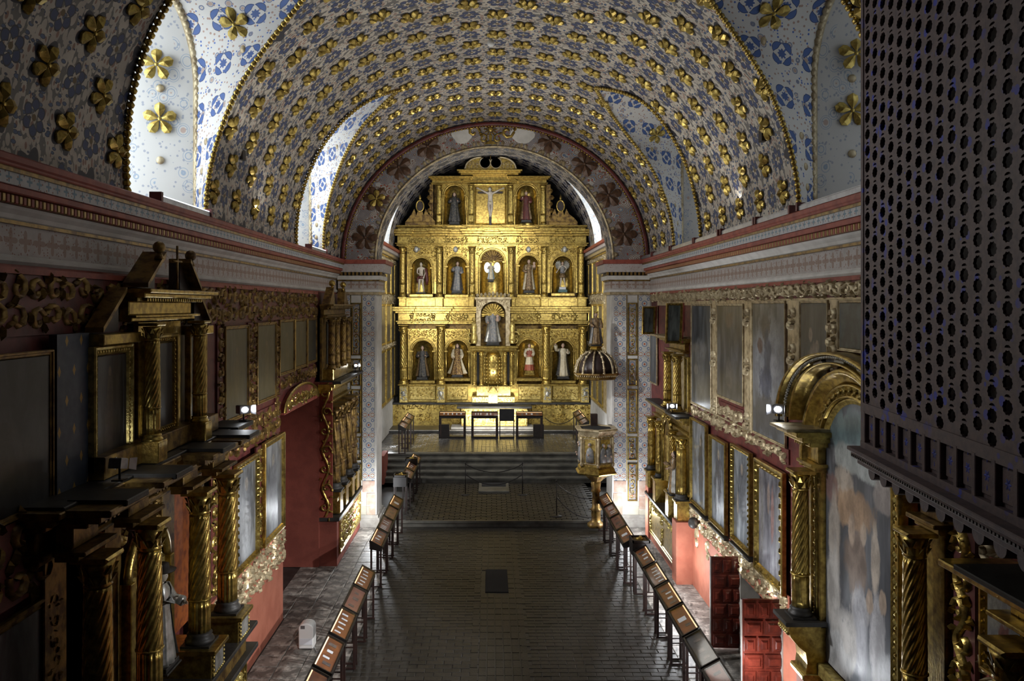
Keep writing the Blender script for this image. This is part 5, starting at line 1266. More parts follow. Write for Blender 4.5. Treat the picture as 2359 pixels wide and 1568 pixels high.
# near dark paintings, star board
picture('painting', 'large very dark painting high on the near left wall beside the star-spangled board', TLp, 5.9, 7.72, 4.63, 6.02, canvas((.012, .013, .014), (.035, .038, .042), [(.35, .4, .12, .35, (.05, .04, .03)), (.6, .35, .1, .3, (.035, .035, .03))]), .06, .05, 'gold_dark', group=None, flip=False)
picture('painting', 'dark grey painting low on the near left wall under the carved band', TLp, 5.9, 7.62, 1.4, 3.62, canvas((.03, .033, .036), (.12, .13, .14), [(.25, .5, .16, .35, (.14, .15, .16)), (.15, .68, .05, .05, (.2, .17, .14))]), .09, .06, 'gold_dark', flip=False)
p = carving_on(WL, TLp, 5.9, 7.78, 3.80, 4.55, .40, 5, 'gold_dark', 'maroon', .02, h=.07)
carving_on(WL, TLp, 7.66, 7.86, 1.2, 3.75, .2, 6, 'gold_dark', 'maroon', .02, h=.06)
m = MB(TLp); m.box(7.80, 8.42, 4.1, 6.22, -.02, .06); m.build('star_board', M['stars'], WL, UVM)
m = MB(TLp); m.box(7.80, 8.42, 1.25, 4.1, -.02, .03); m.build('dark_board', M['maroon'], WL)
# big left side altar
SA = thing('side_altar', 'large two-storey gilded side altar with twisted columns on the near left wall', 'altar', (XL+.1, 9.8, 0))
TS = TL(.10)
def W_(x): return x-(XL+.10)          # distance in front of the altar plane for a world x on the left
m = MB(TS); m.box(7.35, 12.25, 0, 1.25, 0, .55); m.build('masonry_base', M['pink'], SA)
m = MB(TS); m.box(7.35, 12.0, 1.30, 1.62, 0, .62); m.build('plinth_board', M['gold_dark'], SA)
m = MB(TS); m.box(7.3, 12.3, 1.24, 1.31, 0, .72, .01); m.box(7.3, 12.2, 1.62, 1.68, 0, .74, .01); m.build('plinth_slab', M['slab'], SA)
fr_ = frame_mesh(SA, (lambda p: (XL+.1+.72, p[0], p[1])) if False else TL(.10+.55), 8.3, 12.1, .25, 1.2, 0, .12, .06, 'gold', 'altar_frontal', leafy=True)
m = MB(TL(.65)); m.carve(8.4, 12.0, .3, 1.12, .0, .24, 31, .05); m.build('frontal_carving', M['gold_bright'], fr_)
COLX = .47
for y in (7.78, 8.96, 10.5, 11.6):
    m = MB(TS); m.box(y-.22, y+.22, 1.68, 2.02, 0, COLX+.24, .015); m.box(y-.27, y+.27, 1.99, 2.05, 0, COLX+.30, .01); q = m.build('pedestal', M['gold'], SA)
    m = MB(TS); m.box(y-.15, y+.15, 1.73, 1.96, COLX+.24, COLX+.26); m.build('pedestal_panel', M['card'] if False else M['silver'], q); m = MB(TS); m.beads([(y-.19, 1.71, COLX+.25), (y+.19, 1.71, COLX+.25), (y+.19, 1.97, COLX+.25), (y-.19, 1.97, COLX+.25), (y-.19, 1.71, COLX+.25)], .022, .055); m.build('pedestal_beads', M['gold_bright'], q)
    column(SA, TS, y, COLX, 2.07, 4.08, .135, 'twist', 'gold', 'dark')
    m = MB(TS); m.box(y-.2, y+.2, 2.07, 4.08, 0, .06, .01); m.build('pilaster', M['gold_dark'], SA)
for (a, b) in ((7.95, 8.78), (10.72, 11.42)):
    m = MB(TS); m.box(a, b, 2.05, 4.08, 0, .03); m.build('marbled_panel', M['orange'], SA)
# centre niche of gold with round shell head
m = MB(TS); n = 14; yc = 9.73; rr = .50
rows = [[(yc-rr*cos(pi*i/n), v, .12-.10*sin(pi*i/n)) for i in range(n+1)] for v in (1.9, 2.6, 3.3)]; m.grid(rows)
m.build('niche_recess', M['gold_bright'], SA)
m = MB(TS)
for k in range(11): A = pi*k/10; m.ridge([(yc+.06*cos(A), 3.3+.06*sin(A)), (yc+.50*cos(A), 3.3+.46*sin(A))], [.02, .07], .05, .08)
m.build('shell', M['gold'], SA)
m = MB(TS)
for s in (-1, 1): m.box(yc+s*.56-.06, yc+s*.56+.06, 1.9, 3.3, 0, .2, .01)
pts = [(yc-.56*cos(pi*i/20), 3.3+.52*sin(pi*i/20), .12) for i in range(21)]; m.tube(pts, .06, 6); m.build('niche_arch', M['gold'], SA)
m = MB(TS); m.carve(9.15, 10.3, 3.35, 4.08, .02, .2, 8, .05, lambda x, y: math.hypot(x-yc, y-3.3) < .6); m.build('niche_carving', M['gold_dark'], SA)
# entablature stepping over each column
mouldings(SA, 'entablature', TS, 7.4, 11.95, 4.08, 4.62, 0, .42, 'gold_dark')
for y in (7.78, 8.96, 10.5, 11.6):
    mouldings(SA, 'entablature_block', TS, y-.17, y+.17, 4.08, 4.62, .2, COLX+.36, 'gold_dark')
m = MB(TS); m.carve(7.6, 11.9, 4.2, 4.42, .2, .2, 12, .06); m.build('frieze_carving', M['gold_dark'], SA)
m = MB(TS); m.box(7.3, 12.0, 4.60, 4.65, 0, .40, .01); m.box(12.0, 12.78, 4.60, 4.67, 0, .50, .01)
for y in (7.78, 8.96, 10.5, 11.6): m.box(y-.24, y+.24, 4.60, 4.66, .3, COLX+.40, .01)
m.build('cornice_ledge', M['slab'], SA)
m = MB(TS); m.box(8.4, 11.9, 4.66, 4.90, 0, .24, .01); m.build('attic_plinth', M['gold_dark'], SA)
for y in (9.43, 10.96):
    m = MB(TS); m.box(y-.13, y+.13, 4.66, 4.9, .2, .43, .01); m.build('attic_pedestal', M['gold'], SA)
    column(SA, TS, y, .30, 4.90, 6.30, .088, 'twist', 'gold')
m = MB(TS); m.box(9.6, 10.9, 4.9, 6.3, 0, .06); m.build('attic_panel', M['gold'], SA)
for (a, b, z0, z1, fm, sd) in ((8.50, 9.22, 4.84, 5.95, 'gold_bright', 1), (9.75, 10.55, 4.95, 6.02, 'gold', 2), (11.15, 11.62, 4.95, 6.05, 'gold', 3)):
    f_ = frame_mesh(SA, TS, a-.10, b+.10, z0-.10, z1+.12, .06, .11, .08, fm, 'painting_frame', beads=.06)
    canvas_part(SA, TS, a, b, z0, z1, .07, canvas((.022, .022, .024), (.06, .06, .065), [(.45, .62, .09, .25, (.11, .085, .06)), (.45, .85, .05, .05, (.20, .15, .11)), (.42, .35, .14, .3, (.08, .065, .06))]), False)
mouldings(SA, 'attic_entablature', TS, 9.3, 11.1, 6.32, 6.70, 0, .44, 'gold')
m = MB(TS); m.box(8.42, 9.32, 6.08, 6.20, 0, .22, .01); m.box(11.08, 11.75, 6.10, 6.22, 0, .22, .01); m.build('attic_side_cornice', M['gold'], SA)
def rake(a, za, b, zb, w1):   # sloping broken pediment piece
    m = MB(TS); d = .035; m.prism([(a, za), (b, zb), (b, zb+d*1.6), (a, za+d*1.6)], 0, w1); q = m.build('raking_cornice', M['gold_dark'], SA)
    m = MB(TS); lo = min(za, zb); m.prism([(a, za), (b, zb), ((b if zb > za else a), lo)], 0, w1*.5); m.build('pediment_board', M['darkwood'], q)
rake(9.32, 6.72, 9.85, 7.12, .30); rake(11.05, 6.72, 10.65, 7.08, .30); rake(8.45, 6.22, 9.0, 6.66, .2); rake(11.72, 6.24, 11.3, 6.62, .2)
for (y, z) in ((9.72, 7.22), (10.74, 7.18)):
    m = MB(TS); m.lathe(y, .26, [(.06, z-.14), (.03, z-.06)], 10); m.ball((y, z, .26), .075, 12, 8); m.build('ball_finial', M['gold_dark'], SA)
m = MB(TS); m.tube([(10.28, 6.72, .26), (10.28, 7.28, .26)], .016, 5); m.tube([(10.14, 7.08, .26), (10.42, 7.08, .26)], .016, 5); m.build('small_cross', M['gold_dark'], SA)
statue('statue', 'pale draped statue in the niche of the near left side altar', (XL+.38, 9.73, 2.06), 1.15, 'silver', 'greyrobe', rz=-pi/2+pi, face='ivory', arms=((.2, .5), (-.2, .5)), seed=14, ped='slab', pedh=.08)
m = MB(lambda p: p); m.T = lambda p: p
hatm = MB(lambda p: (XL+.4+p[0], 9.73+p[2], 3.26+p[1])); hatm.lathe(0, 0, [(.15, 0), (.16, .015), (.08, .03), (.075, .09), (.03, .11)], 18); hatm.build('brimmed_hat', M['hair'], bpy.data.objects[[o.name for o in bpy.data.objects if o.name.startswith('statue') and o.type == 'EMPTY'][-1]] if False else SA)

# upper and lower paintings between the altar and the doorway
dk = ((.022, .024, .024), (.065, .07, .068))
for (a, b, z0, z1, lab, sd) in ((13.12, 14.25, 4.62, 6.1, 'dark upper painting on the left wall just beyond the bright floodlight', 0), (14.92, 16.1, 4.72, 6.12, 'dark upper painting on the left wall, second beyond the side altar', 1),
        (16.5, 17.6, 5.12, 6.15, 'small dark upper painting above the red doorway, nearest of three', 2), (17.8, 18.8, 5.15, 6.15, 'small dark upper painting above the red doorway, middle of three', 3), (19.0, 19.85, 5.18, 6.15, 'small dark upper painting above the red doorway, farthest of three', 4)):
    picture('painting', lab, tl, a, b, z0, z1, canvas(*dk, [(.5, .5, .12, .3, (.07, .065, .05)), (.5, .75, .05, .05, (.11, .085, .06))]), .07, .05, 'gold_dark', leafy=False, w=.02, flip=False)
for (a, b) in ((12.75, 13.02), (14.36, 14.82), (16.18, 16.40)):
    p = carving_on(WL, tl, a, b, 4.4, 6.2, .22, int(a*10), 'gold_dark', 'maroon', .03, 'carved_pilaster')
for a in (17.66, 18.86): m = MB(tl); m.box(a, a+.08, 5.05, 6.2, 0, .07, .01); m.build('gilt_strip', M['gold'], WL)
carving_on(WL, tl, 12.6, 16.5, 3.9, 4.52, .3, 33, 'gold_dark', 'maroon', .04); carving_on(WL, tl, 16.5, 19.9, 4.72, 5.04, .26, 34, 'gold_dark', 'maroon', .04)
carving_on(WL, TLp, 12.2, 16.5, 1.25, 1.93, .24, 35, 'gold_pale', 'pink', .02, h=.06)
pc = canvas((.10, .105, .11), (.34, .355, .37), [(.5, .45, .22, .42, (.24, .25, .27)), (.5, .80, .08, .07, (.42, .38, .33)), (.45, .3, .3, .3, (.42, .43, .44))], .28)
picture('painting', 'gilt-framed painting of a pale standing figure, low on the left wall beside the altar column', TLp, 13.35, 14.42, 2.08, 3.72, pc, .11, .08, 'gold', w=.02, leafy=True, flip=False)
pc = canvas((.11, .115, .12), (.30, .315, .33), [(.5, .5, .2, .4, (.22, .225, .24)), (.48, .82, .07, .06, (.36, .33, .28))], .28)
picture('painting', 'gilt-framed grey painting, low on the left wall next to the red doorway', TLp, 15.02, 16.22, 2.08, 3.80, pc, .12, .08, 'gold', w=.02, flip=False)
for (a, b) in ((12.2, 13.2), (14.56, 14.88)): carving_on(WL, TLp, a, b, 1.95, 3.9, .24, int(a*7), 'gold', 'maroon', .02)
# carved head of the doorway
m = MB(TLp); yc, hw, zb = 18.2, 1.58, 4.22; n = 18; poly = [(yc-hw, zb)]+[(yc-hw*cos(pi*i/n), zb+.02+.46*sin(pi*i/n)) for i in range(n+1)]+[(yc+hw, zb)]
m.prism(poly, -.15, .0); p = m.build('door_tympanum', M['redband'], WL)
m = MB(TLp); wv = [(yc-hw*.8+i*hw*.1, zb+.16+.06*sin(i*1.3)) for i in range(17)]; m.ridge(wv, .03, 0, .05)
for k in range(9): m.scroll(yc-hw*.75+k*hw*.19, zb+.17+.07*(1-abs(k-4)/4), 0, .26, k, 1 if k % 2 else -1, .05)
m.ridge([(yc-hw*cos(pi*i/n), zb+.04+.46*sin(pi*i/n)) for i in range(n+1)], .035, .0, .05); m.build('tympanum_carving', M['gold'], p)

# ================================================================ far left side altar
FA = thing('side_altar', 'far left side altar with carved columns, raised on a gold-fronted red base by the pillar', 'altar', (-4.1, 21.7, 0))
TFa = TL(.12)
m = MB(TFa); m.box(19.86, 23.35, 0, 1.14, 0, .45); m.build('masonry_base', M['doorred'], FA)
fr_ = frame_mesh(FA, TL(.57), 20.15, 23.3, .22, 1.10, 0, .1, .04, 'gold', 'altar_frontal'); m = MB(TL(.57)); m.carve(20.25, 23.2, .3, 1.0, .01, .2, 41, .04); m.build('frontal_carving', M['gold_bright'], fr_)
m = MB(TFa); m.box(19.82, 23.4, 1.13, 1.22, 0, .52, .01); m.build('plinth_slab', M['slab'], FA)
m = MB(TFa); m.box(19.9, 23.3, 1.22, 1.66, 0, .26, .01); m.box(19.86, 23.35, 1.60, 1.70, 0, .46, .01); m.build('plinth_board', M['gold'], FA)
for y in (20.35, 21.15, 22.1, 22.9):
    m = MB(TFa); m.box(y-.2, y+.2, 1.24, 1.80, 0, .48, .02); m.build('pedestal', M['gold'], FA); column(FA, TFa, y, .27, 1.82, 3.95, .165, 'vine', 'gold_dark', 'dark')
m = MB(TFa); m.box(19.95, 23.3, 1.7, 6.2, 0, .05); m.build('back_board', M['gold_dark'], FA)
mouldings(FA, 'entablature', TFa, 19.95, 23.2, 3.95, 4.55, 0, .42, 'gold')
m = MB(TFa); m.box(19.85, 23.3, 4.55, 4.62, 0, .56, .01); m.build('cornice_ledge', M['slab'], FA)
m = MB(TFa); m.box(20.1, 23.0, 4.62, 4.9, 0, .32, .02); m.build('attic_plinth', M['gold'], FA)
for y in (20.35, 21.0, 21.9, 22.6): column(FA, TFa, y, .22, 4.9, 6.2, .085, 'twist', 'gold_dark')
m = MB(TFa); m.box(20.5, 20.9, 5.0, 6.1, .05, .07); m.build('attic_picture', M['slab'], FA)
mouldings(FA, 'attic_entablature', TFa, 20.1, 22.9, 6.2, 6.55, 0, .36, 'gold_dark')
m = MB(TFa); m.prism([(20.2, 6.55), (20.9, 6.55), (20.75, 7.0)], 0, .2); m.prism([(22.2, 6.55), (22.9, 6.55), (22.3, 7.0)], 0, .2); m.build('broken_pediment', M['gold_dark'], FA)
for y in (20.75, 22.3): m = MB(TFa); m.lathe(y, .15, [(.05, 6.9), (.025, 7.02)], 10); m.ball((y, 7.1, .15), .085, 12, 8); m.build('ball_finial', M['gold'], FA)
# carved wing facing the nave
TW = lambda p: (XL+.02+p[0], 19.84-p[2], p[1])
m = MB(TW); m.box(.10, .44, 1.22, 4.6, -.05, 0); p = m.build('carved_wing', M['redband'], FA); wave_band(p, TW, .12, .42, 1.25, 4.55, 0, True, 'gold', .06, per=.95)

# ================================================================ right wall
tr_ = TR(.0); TRp = TR(.04)
wave_band(carving_on(WR, tr_, 8, 23.4, 6.62, 6.86, .25, 51, 'gold_pale', 'maroon', .03), tr_, 8, 23.4, 6.62, 6.86, .03, False, 'gold_pale', .06)
gd = ((.05, .055, .06), (.15, .165, .18))
RP = [
 (22.55, 23.45, 4.3, 6.45, 'narrow grey painting squeezed between the white pillar and the far right altar', gd, [(.5, .5, .2, .4, (.2, .21, .22))]),
 (16.98, 18.58, 4.28, 6.50, 'tall grey-blue upper painting on the right wall, first beyond the far right altar', gd, [(.45, .55, .3, .12, (.2, .21, .22)), (.5, .3, .2, .2, (.17, .18, .19)), (.25, .35, .1, .06, (.24, .23, .21))]),
 (14.84, 16.48, 4.68, 6.50, 'tall dark upper painting with a blank murky ground, second from the far right altar', ((.04, .042, .045), (.12, .12, .125)), [(.5, .25, .15, .15, (.12, .11, .1)), (.5, .85, .15, .08, (.12, .09, .08))]),
 (12.72, 14.24, 4.28, 6.54, 'tall upper painting of pale clouds and an oval-headed kneeling figure, behind the floodlight', ((.06, .065, .07), (.20, .215, .24)), [(.55, .55, .5, .35, (.30, .32, .36)), (.42, .82, .16, .10, (.08, .07, .07)), (.5, .58, .12, .22, (.08, .10, .15)), (.45, .40, .2, .12, (.06, .08, .14)), (.7, .55, .12, .1, (.36, .37, .4)), (.25, .68, .08, .06, (.14, .08, .07)), (.5, .15, .5, .15, (.07, .07, .075))]),
 (11.12, 12.03, 4.9, 6.54, 'upper painting of pale huddled figures just above the striped arch', ((.035, .037, .042), (.09, .095, .10)), [(.4, .72, .08, .07, (.36, .30, .25)), (.65, .62, .07, .06, (.32, .27, .22)), (.5, .42, .25, .22, (.28, .24, .21)), (.45, .2, .15, .15, (.3, .26, .22))]),
 (9.7, 10.7, 5.95, 6.54, 'small dark upper painting half hidden by the wooden lattice balcony', ((.03, .035, .04), (.08, .10, .105)), [])]
for (a, b, z0, z1, lab, cc, bl) in RP:
    t = picture('painting', lab, tr_, a, b, z0, z1, canvas(cc[0], cc[1], bl), .05, .04, 'gold_pale', w=.03, flip=True)
for (a, b, z0) in ((16.56, 16.88, 4.2), (14.36, 14.74, 4.2), (12.14, 12.60, 4.9), (10.80, 11.02, 5.6)):
    m = MB(tr_); m.box(a, b, z0, 6.6, 0, .05, .01); p = m.build('gilded_pilaster_strip', M['gold_pale'], WR)
    for z in (z0+.2, (z0+6.6)/2, 6.3): m = MB(tr_); u = (a+b)/2; m.scroll(u-.05, z+.08, .05, .2, 0, 1, .07); m.scroll(u+.05, z-.08, .05, .2, pi, 1, .07); m.build('scroll_boss', M['gold_pale'], p)
m = MB(tr_); m.box(16.9, 22.5, 6.52, 6.62, 0, .04); m.box(9.6, 16.9, 6.54, 6.62, 0, .04); m.build('silver_rail', M['gold_pale'], WR)
carving_on(WR, tr_, 12.6, 18.65, 3.98, 4.22, .24, 52, 'gold_pale', 'maroon', .03, h=.07); carving_on(WR, tr_, 14.84, 16.4, 4.2, 4.55, .26, 57, 'gold_pale', 'maroon', .03, h=.07)
m = MB(tr_); m.box(14.8, 18.7, 4.22, 4.25, 0, .06); m.build('silver_rail', M['gold_pale'], WR)
lo = ((.08, .09, .10), (.24, .255, .275))
LP = [
 (17.16, 18.36, 2.05, 3.88, 'lower painting of a dark robed figure in a landscape, nearest the far right altar', lo, [(.62, .45, .17, .4, (.05, .05, .05)), (.58, .78, .05, .05, (.30, .25, .2))], .06),
 (15.76, 16.74, 2.05, 3.72, 'lower painting with a small crowned dark figure, second from the far right altar', lo, [(.5, .55, .25, .3, (.09, .09, .10)), (.5, .85, .06, .06, (.35, .3, .22)), (.4, .35, .08, .2, (.30, .30, .31))], .08),
 (14.28, 15.22, 2.12, 3.78, 'lower painting of a pale standing figure and child, third from the far right altar', lo, [(.55, .55, .22, .35, (.12, .125, .14)), (.5, .82, .06, .06, (.36, .3, .24)), (.25, .4, .06, .12, (.34, .31, .28))], .09),
 (12.74, 13.80, 2.05, 3.70, 'wide-framed lower painting with two slender figures, beside the big gilded column', ((.10, .095, .11), (.26, .255, .275)), [(.45, .75, .06, .15, (.34, .26, .22)), (.62, .6, .07, .25, (.30, .17, .15)), (.15, .5, .06, .4, (.24, .23, .22)), (.85, .5, .08, .4, (.22, .22, .22))], .15)]
for (a, b, z0, z1, lab, cc, bl, fw) in LP:
    picture('painting', lab, TRp, a, b, z0, z1, canvas(cc[0], cc[1], bl, .26), fw, .08, 'gold', w=.03, leafy=fw > .085, flip=True)
    if fw < .14: m = MB(TRp); m.box(a-.02-fw, b+.02+fw, z0-.14-fw*.5, z0-.09-fw*.5, 0, .12, .01); m.build('ledge', M['slab'], WR)
carving_on(WR, TRp, 12.5, 18.75, 1.45, 1.92, .22, 53, 'gold_pale', 'pink', .015, h=.06)
m = MB(TRp)
for (y, z) in ((15.6, 1.28), (16.5, 1.25), (17.2, 1.3), (18.1, 1.3)): m.scroll(y, z, 0, .3, y, 1, .05); m.leaf(y, z-.12, 0, -pi/2, .2, .05, .05)
m.build('hanging_carving', M['gold_pale'], WR)
m = MB(TRp); m.ball((17.9, 1.62, .15), .13, 12, 8, (1, 1, .9)); tag(m.build('alarm_bell', M['slab']), 'round dark bell fixed in the carved band under the lower paintings', 'bell')

# far right altar
RA = thing('side_altar', 'far right side altar with gilt columns, round-headed niche and gold-panelled pink base', 'altar', (4.5, 20.5, 0))
m = MB(tr_); m.box(18.7, 22.6, 0, 1.20, 0, .30); m.box(18.55, 19.0, 0, 1.45, 0, .42, .01); m.box(22.2, 22.6, 0, 1.45, 0, .36, .01); m.build('masonry_base', M['pink'], RA)
fr_ = frame_mesh(RA, TR(.30), 19.05, 22.15, .2, 1.22, 0, .12, .04, 'gold', 'altar_frontal'); m = MB(TR(.30)); m.carve(19.15, 22.05, .95, 1.15, .01, .18, 61, .04)
for y in (19.2, 20.6, 22.0): m.carve(y-.1, y+.1, .3, .95, .01, .18, int(y), .04)
m.build('frontal_carving', M['gold_bright'], fr_)
m = MB(TR(.30)); m.box(19.2, 22.0, .3, 1.1, -.01, .012); m.build('frontal_board', M['gold'], fr_)
m = MB(tr_); m.box(18.8, 22.5, 1.20, 1.28, 0, .40, .01); m.build('plinth_slab', M['slab'], RA)
m = MB(tr_); m.box(18.6, 22.5, 1.28, 3.9, 0, .05); m.build('back_board', M['gold'], RA)
for (y, r) in ((18.82, .12), (19.75, .09), (21.3, .09), (22.3, .11)):
    m = MB(tr_); m.box(y-.17, y+.17, 1.28 if r < .1 else 1.45, 1.88, 0, .38, .015); m.box(y-.2, y+.2, 1.86, 1.92, 0, .42, .01); m.build('pedestal', M['gold'], RA)
    column(RA, tr_, y, .24, 1.93, 3.42, r, 'flute' if r > .1 else 'twist', 'gold', 'dark')
m = MB(tr_); yc = 20.5
m.grid([[(yc-.48*cos(pi*i/12), v, .18-.15*sin(pi*i/12)) for i in range(13)] for v in (1.9, 2.5, 3.1)]); m.build('niche_recess', M['gold_bright'], RA)
m = MB(tr_); m.tube([(yc-.52, 1.9, .2)]+[(yc-.52*cos(pi*i/16), 3.1+.50*sin(pi*i/16), .2) for i in range(17)]+[(yc+.52, 1.9, .2)], .05, 6)
for i in range(14): A = pi*i/13; m.leaf(yc-.56*cos(A), 3.1+.54*sin(A), .2, pi-A, .14, .05, .06)
m.build('niche_arch', M['gold'], RA)
mouldings(RA, 'entablature', tr_, 18.65, 22.45, 3.42, 3.88, 0, .36, 'gold')
m = MB(tr_); m.box(18.5, 19.6, 3.86, 3.92, 0, .46, .01); m.box(19.6, 22.4, 3.86, 3.91, 0, .37, .01); m.build('cornice_ledge', M['slab'], RA)
for y in (19.25, 20.3): column(RA, tr_, y, .24, 3.98, 5.34, .10, 'twist', 'gold')
m = MB(tr_); m.box(19.05, 20.9, 3.92, 5.36, 0, .06); m.build('attic_board', M['gold_pale'], RA)
mouldings(RA, 'attic_entablature', tr_, 19.1, 20.6, 5.36, 5.72, 0, .44, 'gold')
m = MB(tr_); m.box(18.95, 21.1, 5.72, 5.77, 0, .52, .01); m.build('attic_ledge', M['gold_pale'], RA)
f_ = frame_mesh(RA, tr_, 18.70, 19.02, 4.0, 5.3, .05, .07, .08, 'gold', 'narrow_picture_frame'); canvas_part(RA, tr_, 18.75, 18.97, 4.07, 5.23, .06, canvas((.06, .065, .07), (.2, .21, .22)))
statue('statue', 'brown and silver statue standing between columns of the far right altar', (XR-.30, 19.28, 1.93), 1.0, 'brownrobe', 'silver', rz=-pi/2, seed=22, arms=((.1, .5), (-.2, .4)), pedh=.05)
# two small framed pictures leaning out from the wall above that altar
def leaning(lab, y, z0, z1, wd, ang, xo):
    c = Vector((XR-xo, y, z0)); t = thing('painting', lab, 'painting', tuple(c))
    Rm = Matrix.Rotation(ang, 3, 'Z') @ Matrix.Rotation(.10, 3, 'X')
    T = lambda p: tuple(c+Rm @ Vector((p[0], -p[2], p[1])))
    frame_mesh(t, T, -wd/2, wd/2, 0, z1-z0, 0, .06, .06, 'gold', leafy=True); canvas_part(t, T, -wd/2+.05, wd/2-.05, .05, z1-z0-.05, .005, canvas((.05, .055, .05), (.12, .13, .12)))
    m = MB(T); m.box(-wd/2+.02, wd/2-.02, .02, z1-z0-.02, -.03, 0); m.box(wd/2-.02, wd/2+.05, 0, z1-z0, -.04, 0); m.build('backing', M['redband'], t)
leaning('small gilt-framed picture leaning outward above the far right altar, nearer one', 18.9, 5.62, 6.58, .40, .10, .42)
leaning('small gilt-framed picture leaning outward above the far right altar, farther one', 21.4, 5.75, 6.5, .36, .10, .52)
picture('painting', 'small grey painting flat on the wall between two outward-leaning pictures', tr_, 19.6, 20.6, 5.95, 6.5, canvas((.09, .10, .11), (.24, .26, .28)), .07, .05, 'gold_pale', w=.03, leafy=True)

# big right altar framing the round-headed painting
BA = thing('side_altar', 'huge gilded side altar framing the tall round-headed painting on the near right wall', 'altar', (4.5, 10.0, 0))
Tb = TR(.05)
PT = thing('painting', 'tall round-headed painting crowded with pale figures under clouds', 'painting', (4.65, 10.17, 1.55))
bl = [(.5, .88, .5, .10, (.20, .28, .29)), (.35, .80, .2, .05, (.36, .38, .36)), (.7, .78, .22, .04, (.40, .43, .42)), (.85, .72, .12, .05, (.34, .3, .28)), (.3, .70, .14, .06, (.42, .36, .30)), (.12, .66, .10, .06, (.20, .12, .11)), (.45, .62, .30, .07, (.33, .22, .14)),
      (.15, .50, .09, .16, (.34, .30, .26)), (.14, .30, .10, .18, (.40, .38, .36)), (.5, .45, .16, .12, (.20, .15, .12)), (.42, .55, .05, .05, (.36, .28, .22)), (.60, .56, .05, .04, (.36, .29, .23)), (.75, .50, .06, .12, (.42, .36, .3)), (.55, .30, .12, .06, (.40, .38, .37)), (.55, .22, .10, .16, (.30, .30, .32)), (.35, .14, .14, .12, (.42, .40, .38)), (.78, .22, .10, .18, (.36, .35, .36)), (.68, .35, .05, .04, (.34, .26, .2)), (.85, .38, .05, .04, (.34, .26, .2)), (.9, .1, .12, .12, (.45, .46, .48)), (.2, .06, .2, .08, (.5, .5, .5))]
canvas_part(PT, Tb, 9.2, 11.13, 1.56, 5.25, .0, canvas((.065, .07, .08), (.15, .155, .17), [(x, y, rx, ry, tuple(min(.7, q*1.3) for q in cc)) for (x, y, rx, ry, cc) in bl], .30, (6, 1.6)), True, arch=.97)
def archband(parent, name, T, uc, r0, r1, zs, zb, w0, w1, mat, b=1.0, prof=None, n=30):
    """arch-shaped moulding with legs: outer offset r0, inner r1"""
    prof = prof or [(0, 0), (0, .7), (.15, 1), (.4, .9), (.55, .5), (.8, .45), (1, .2), (1, 0)]; m = MB(T); rows = []
    for (o, h) in prof:
        r = r0+(r1-r0)*o; w = w0+(w1-w0)*h
        rows.append([(uc-r, zb, w)]+[(uc-r*cos(pi*i/n), zs+r*b*sin(pi*i/n), w) for i in range(n+1)]+[(uc+r, zb, w)])
    m.grid(rows); return m.build(name, M[mat], parent)
yc = 10.165
archband(BA, 'inner_arch_moulding', Tb, yc, 1.04, .955, 4.28, 1.50, .0, .07, 'gold_bright')
bz = archband(BA, 'ornamented_arch_band', Tb, yc, 1.22, 1.04, 4.28, 1.50, .0, .12, 'gold', prof=[(0, 0), (0, .9), (.1, 1), (.15, .7), (.85, .7), (.9, 1), (1, .9), (1, 0)])
m = MB(Tb)
for i in range(58):
    s = i*.155
    if s < 2.7: P = [(yc+1.13, 1.6+s, pi/2)]+[(yc-1.13, 1.6+s, pi/2)]
    elif (s-2.7) < pi*1.13: A = (s-2.7)/1.13; P = [(yc-1.13*cos(A), 4.28+1.13*sin(A), pi/2-A)]
    else: P = []
    for (x, z, a) in P: m.leaf(x, z, .08, a+.6, .11, .028, .03); m.leaf(x, z, .08, a-.6, .11, .028, .03); m.ball((x, z, .10), .02, 5, 4)
m.build('band_carving', M['gold_bright'], bz)
archband(BA, 'middle_arch_moulding', Tb, yc, 1.42, 1.22, 4.28, 4.20, .0, .22, 'gold')
m = MB(Tb); m.box(yc-1.06, yc+1.06, 1.34, 1.52, 0, .14, .02); q = m.build('lower_rail', M['gold_bright'], BA); m = MB(Tb); m.carve(yc-1.6, yc+1.0, 1.12, 1.33, .02, .16, 3, .05); m.build('rail_carving', M['gold'], q)
# outer arch of alternating blocks with silver beads
ua, ub, zs = 1.78, 1.38, 4.82
m = MB(Tb); n = 40
archband(BA, 'outer_arch_moulding', Tb, yc+.25, 1.92, 1.76, zs, zs-.02, 0, .30, 'gold', b=.56); archband(BA, 'outer_arch_moulding', Tb, yc+.25, 1.52, 1.42, zs, zs-.02, 0, .24, 'gold', b=.62)
for k in range(15):
    A0, A1 = pi*k/15+.015, pi*(k+1)/15-.015; m = MB(Tb); q = []
    for A in (A0, (A0+A1)/2, A1): q.append((yc+.25-1.75*cos(A), zs+1.75*.565*sin(A)))
    for A in (A1, (A0+A1)/2, A0): q.append((yc+.25-1.53*cos(A), zs+1.53*.61*sin(A)))
    m.prism(q, 0, .14 if k % 2 else .10); m.build('arch_block', M['paleblock'] if k % 2 else M['slab2'] if 'slab2' in M else M['greyrobe'], BA)
m = MB(Tb); m.beads([(yc+.25-1.78*cos(pi*i/60), zs+1.78*.565*sin(pi*i/60), .2) for i in range(61)], .026, .055); m.build('silver_beads', M['silver'], BA)
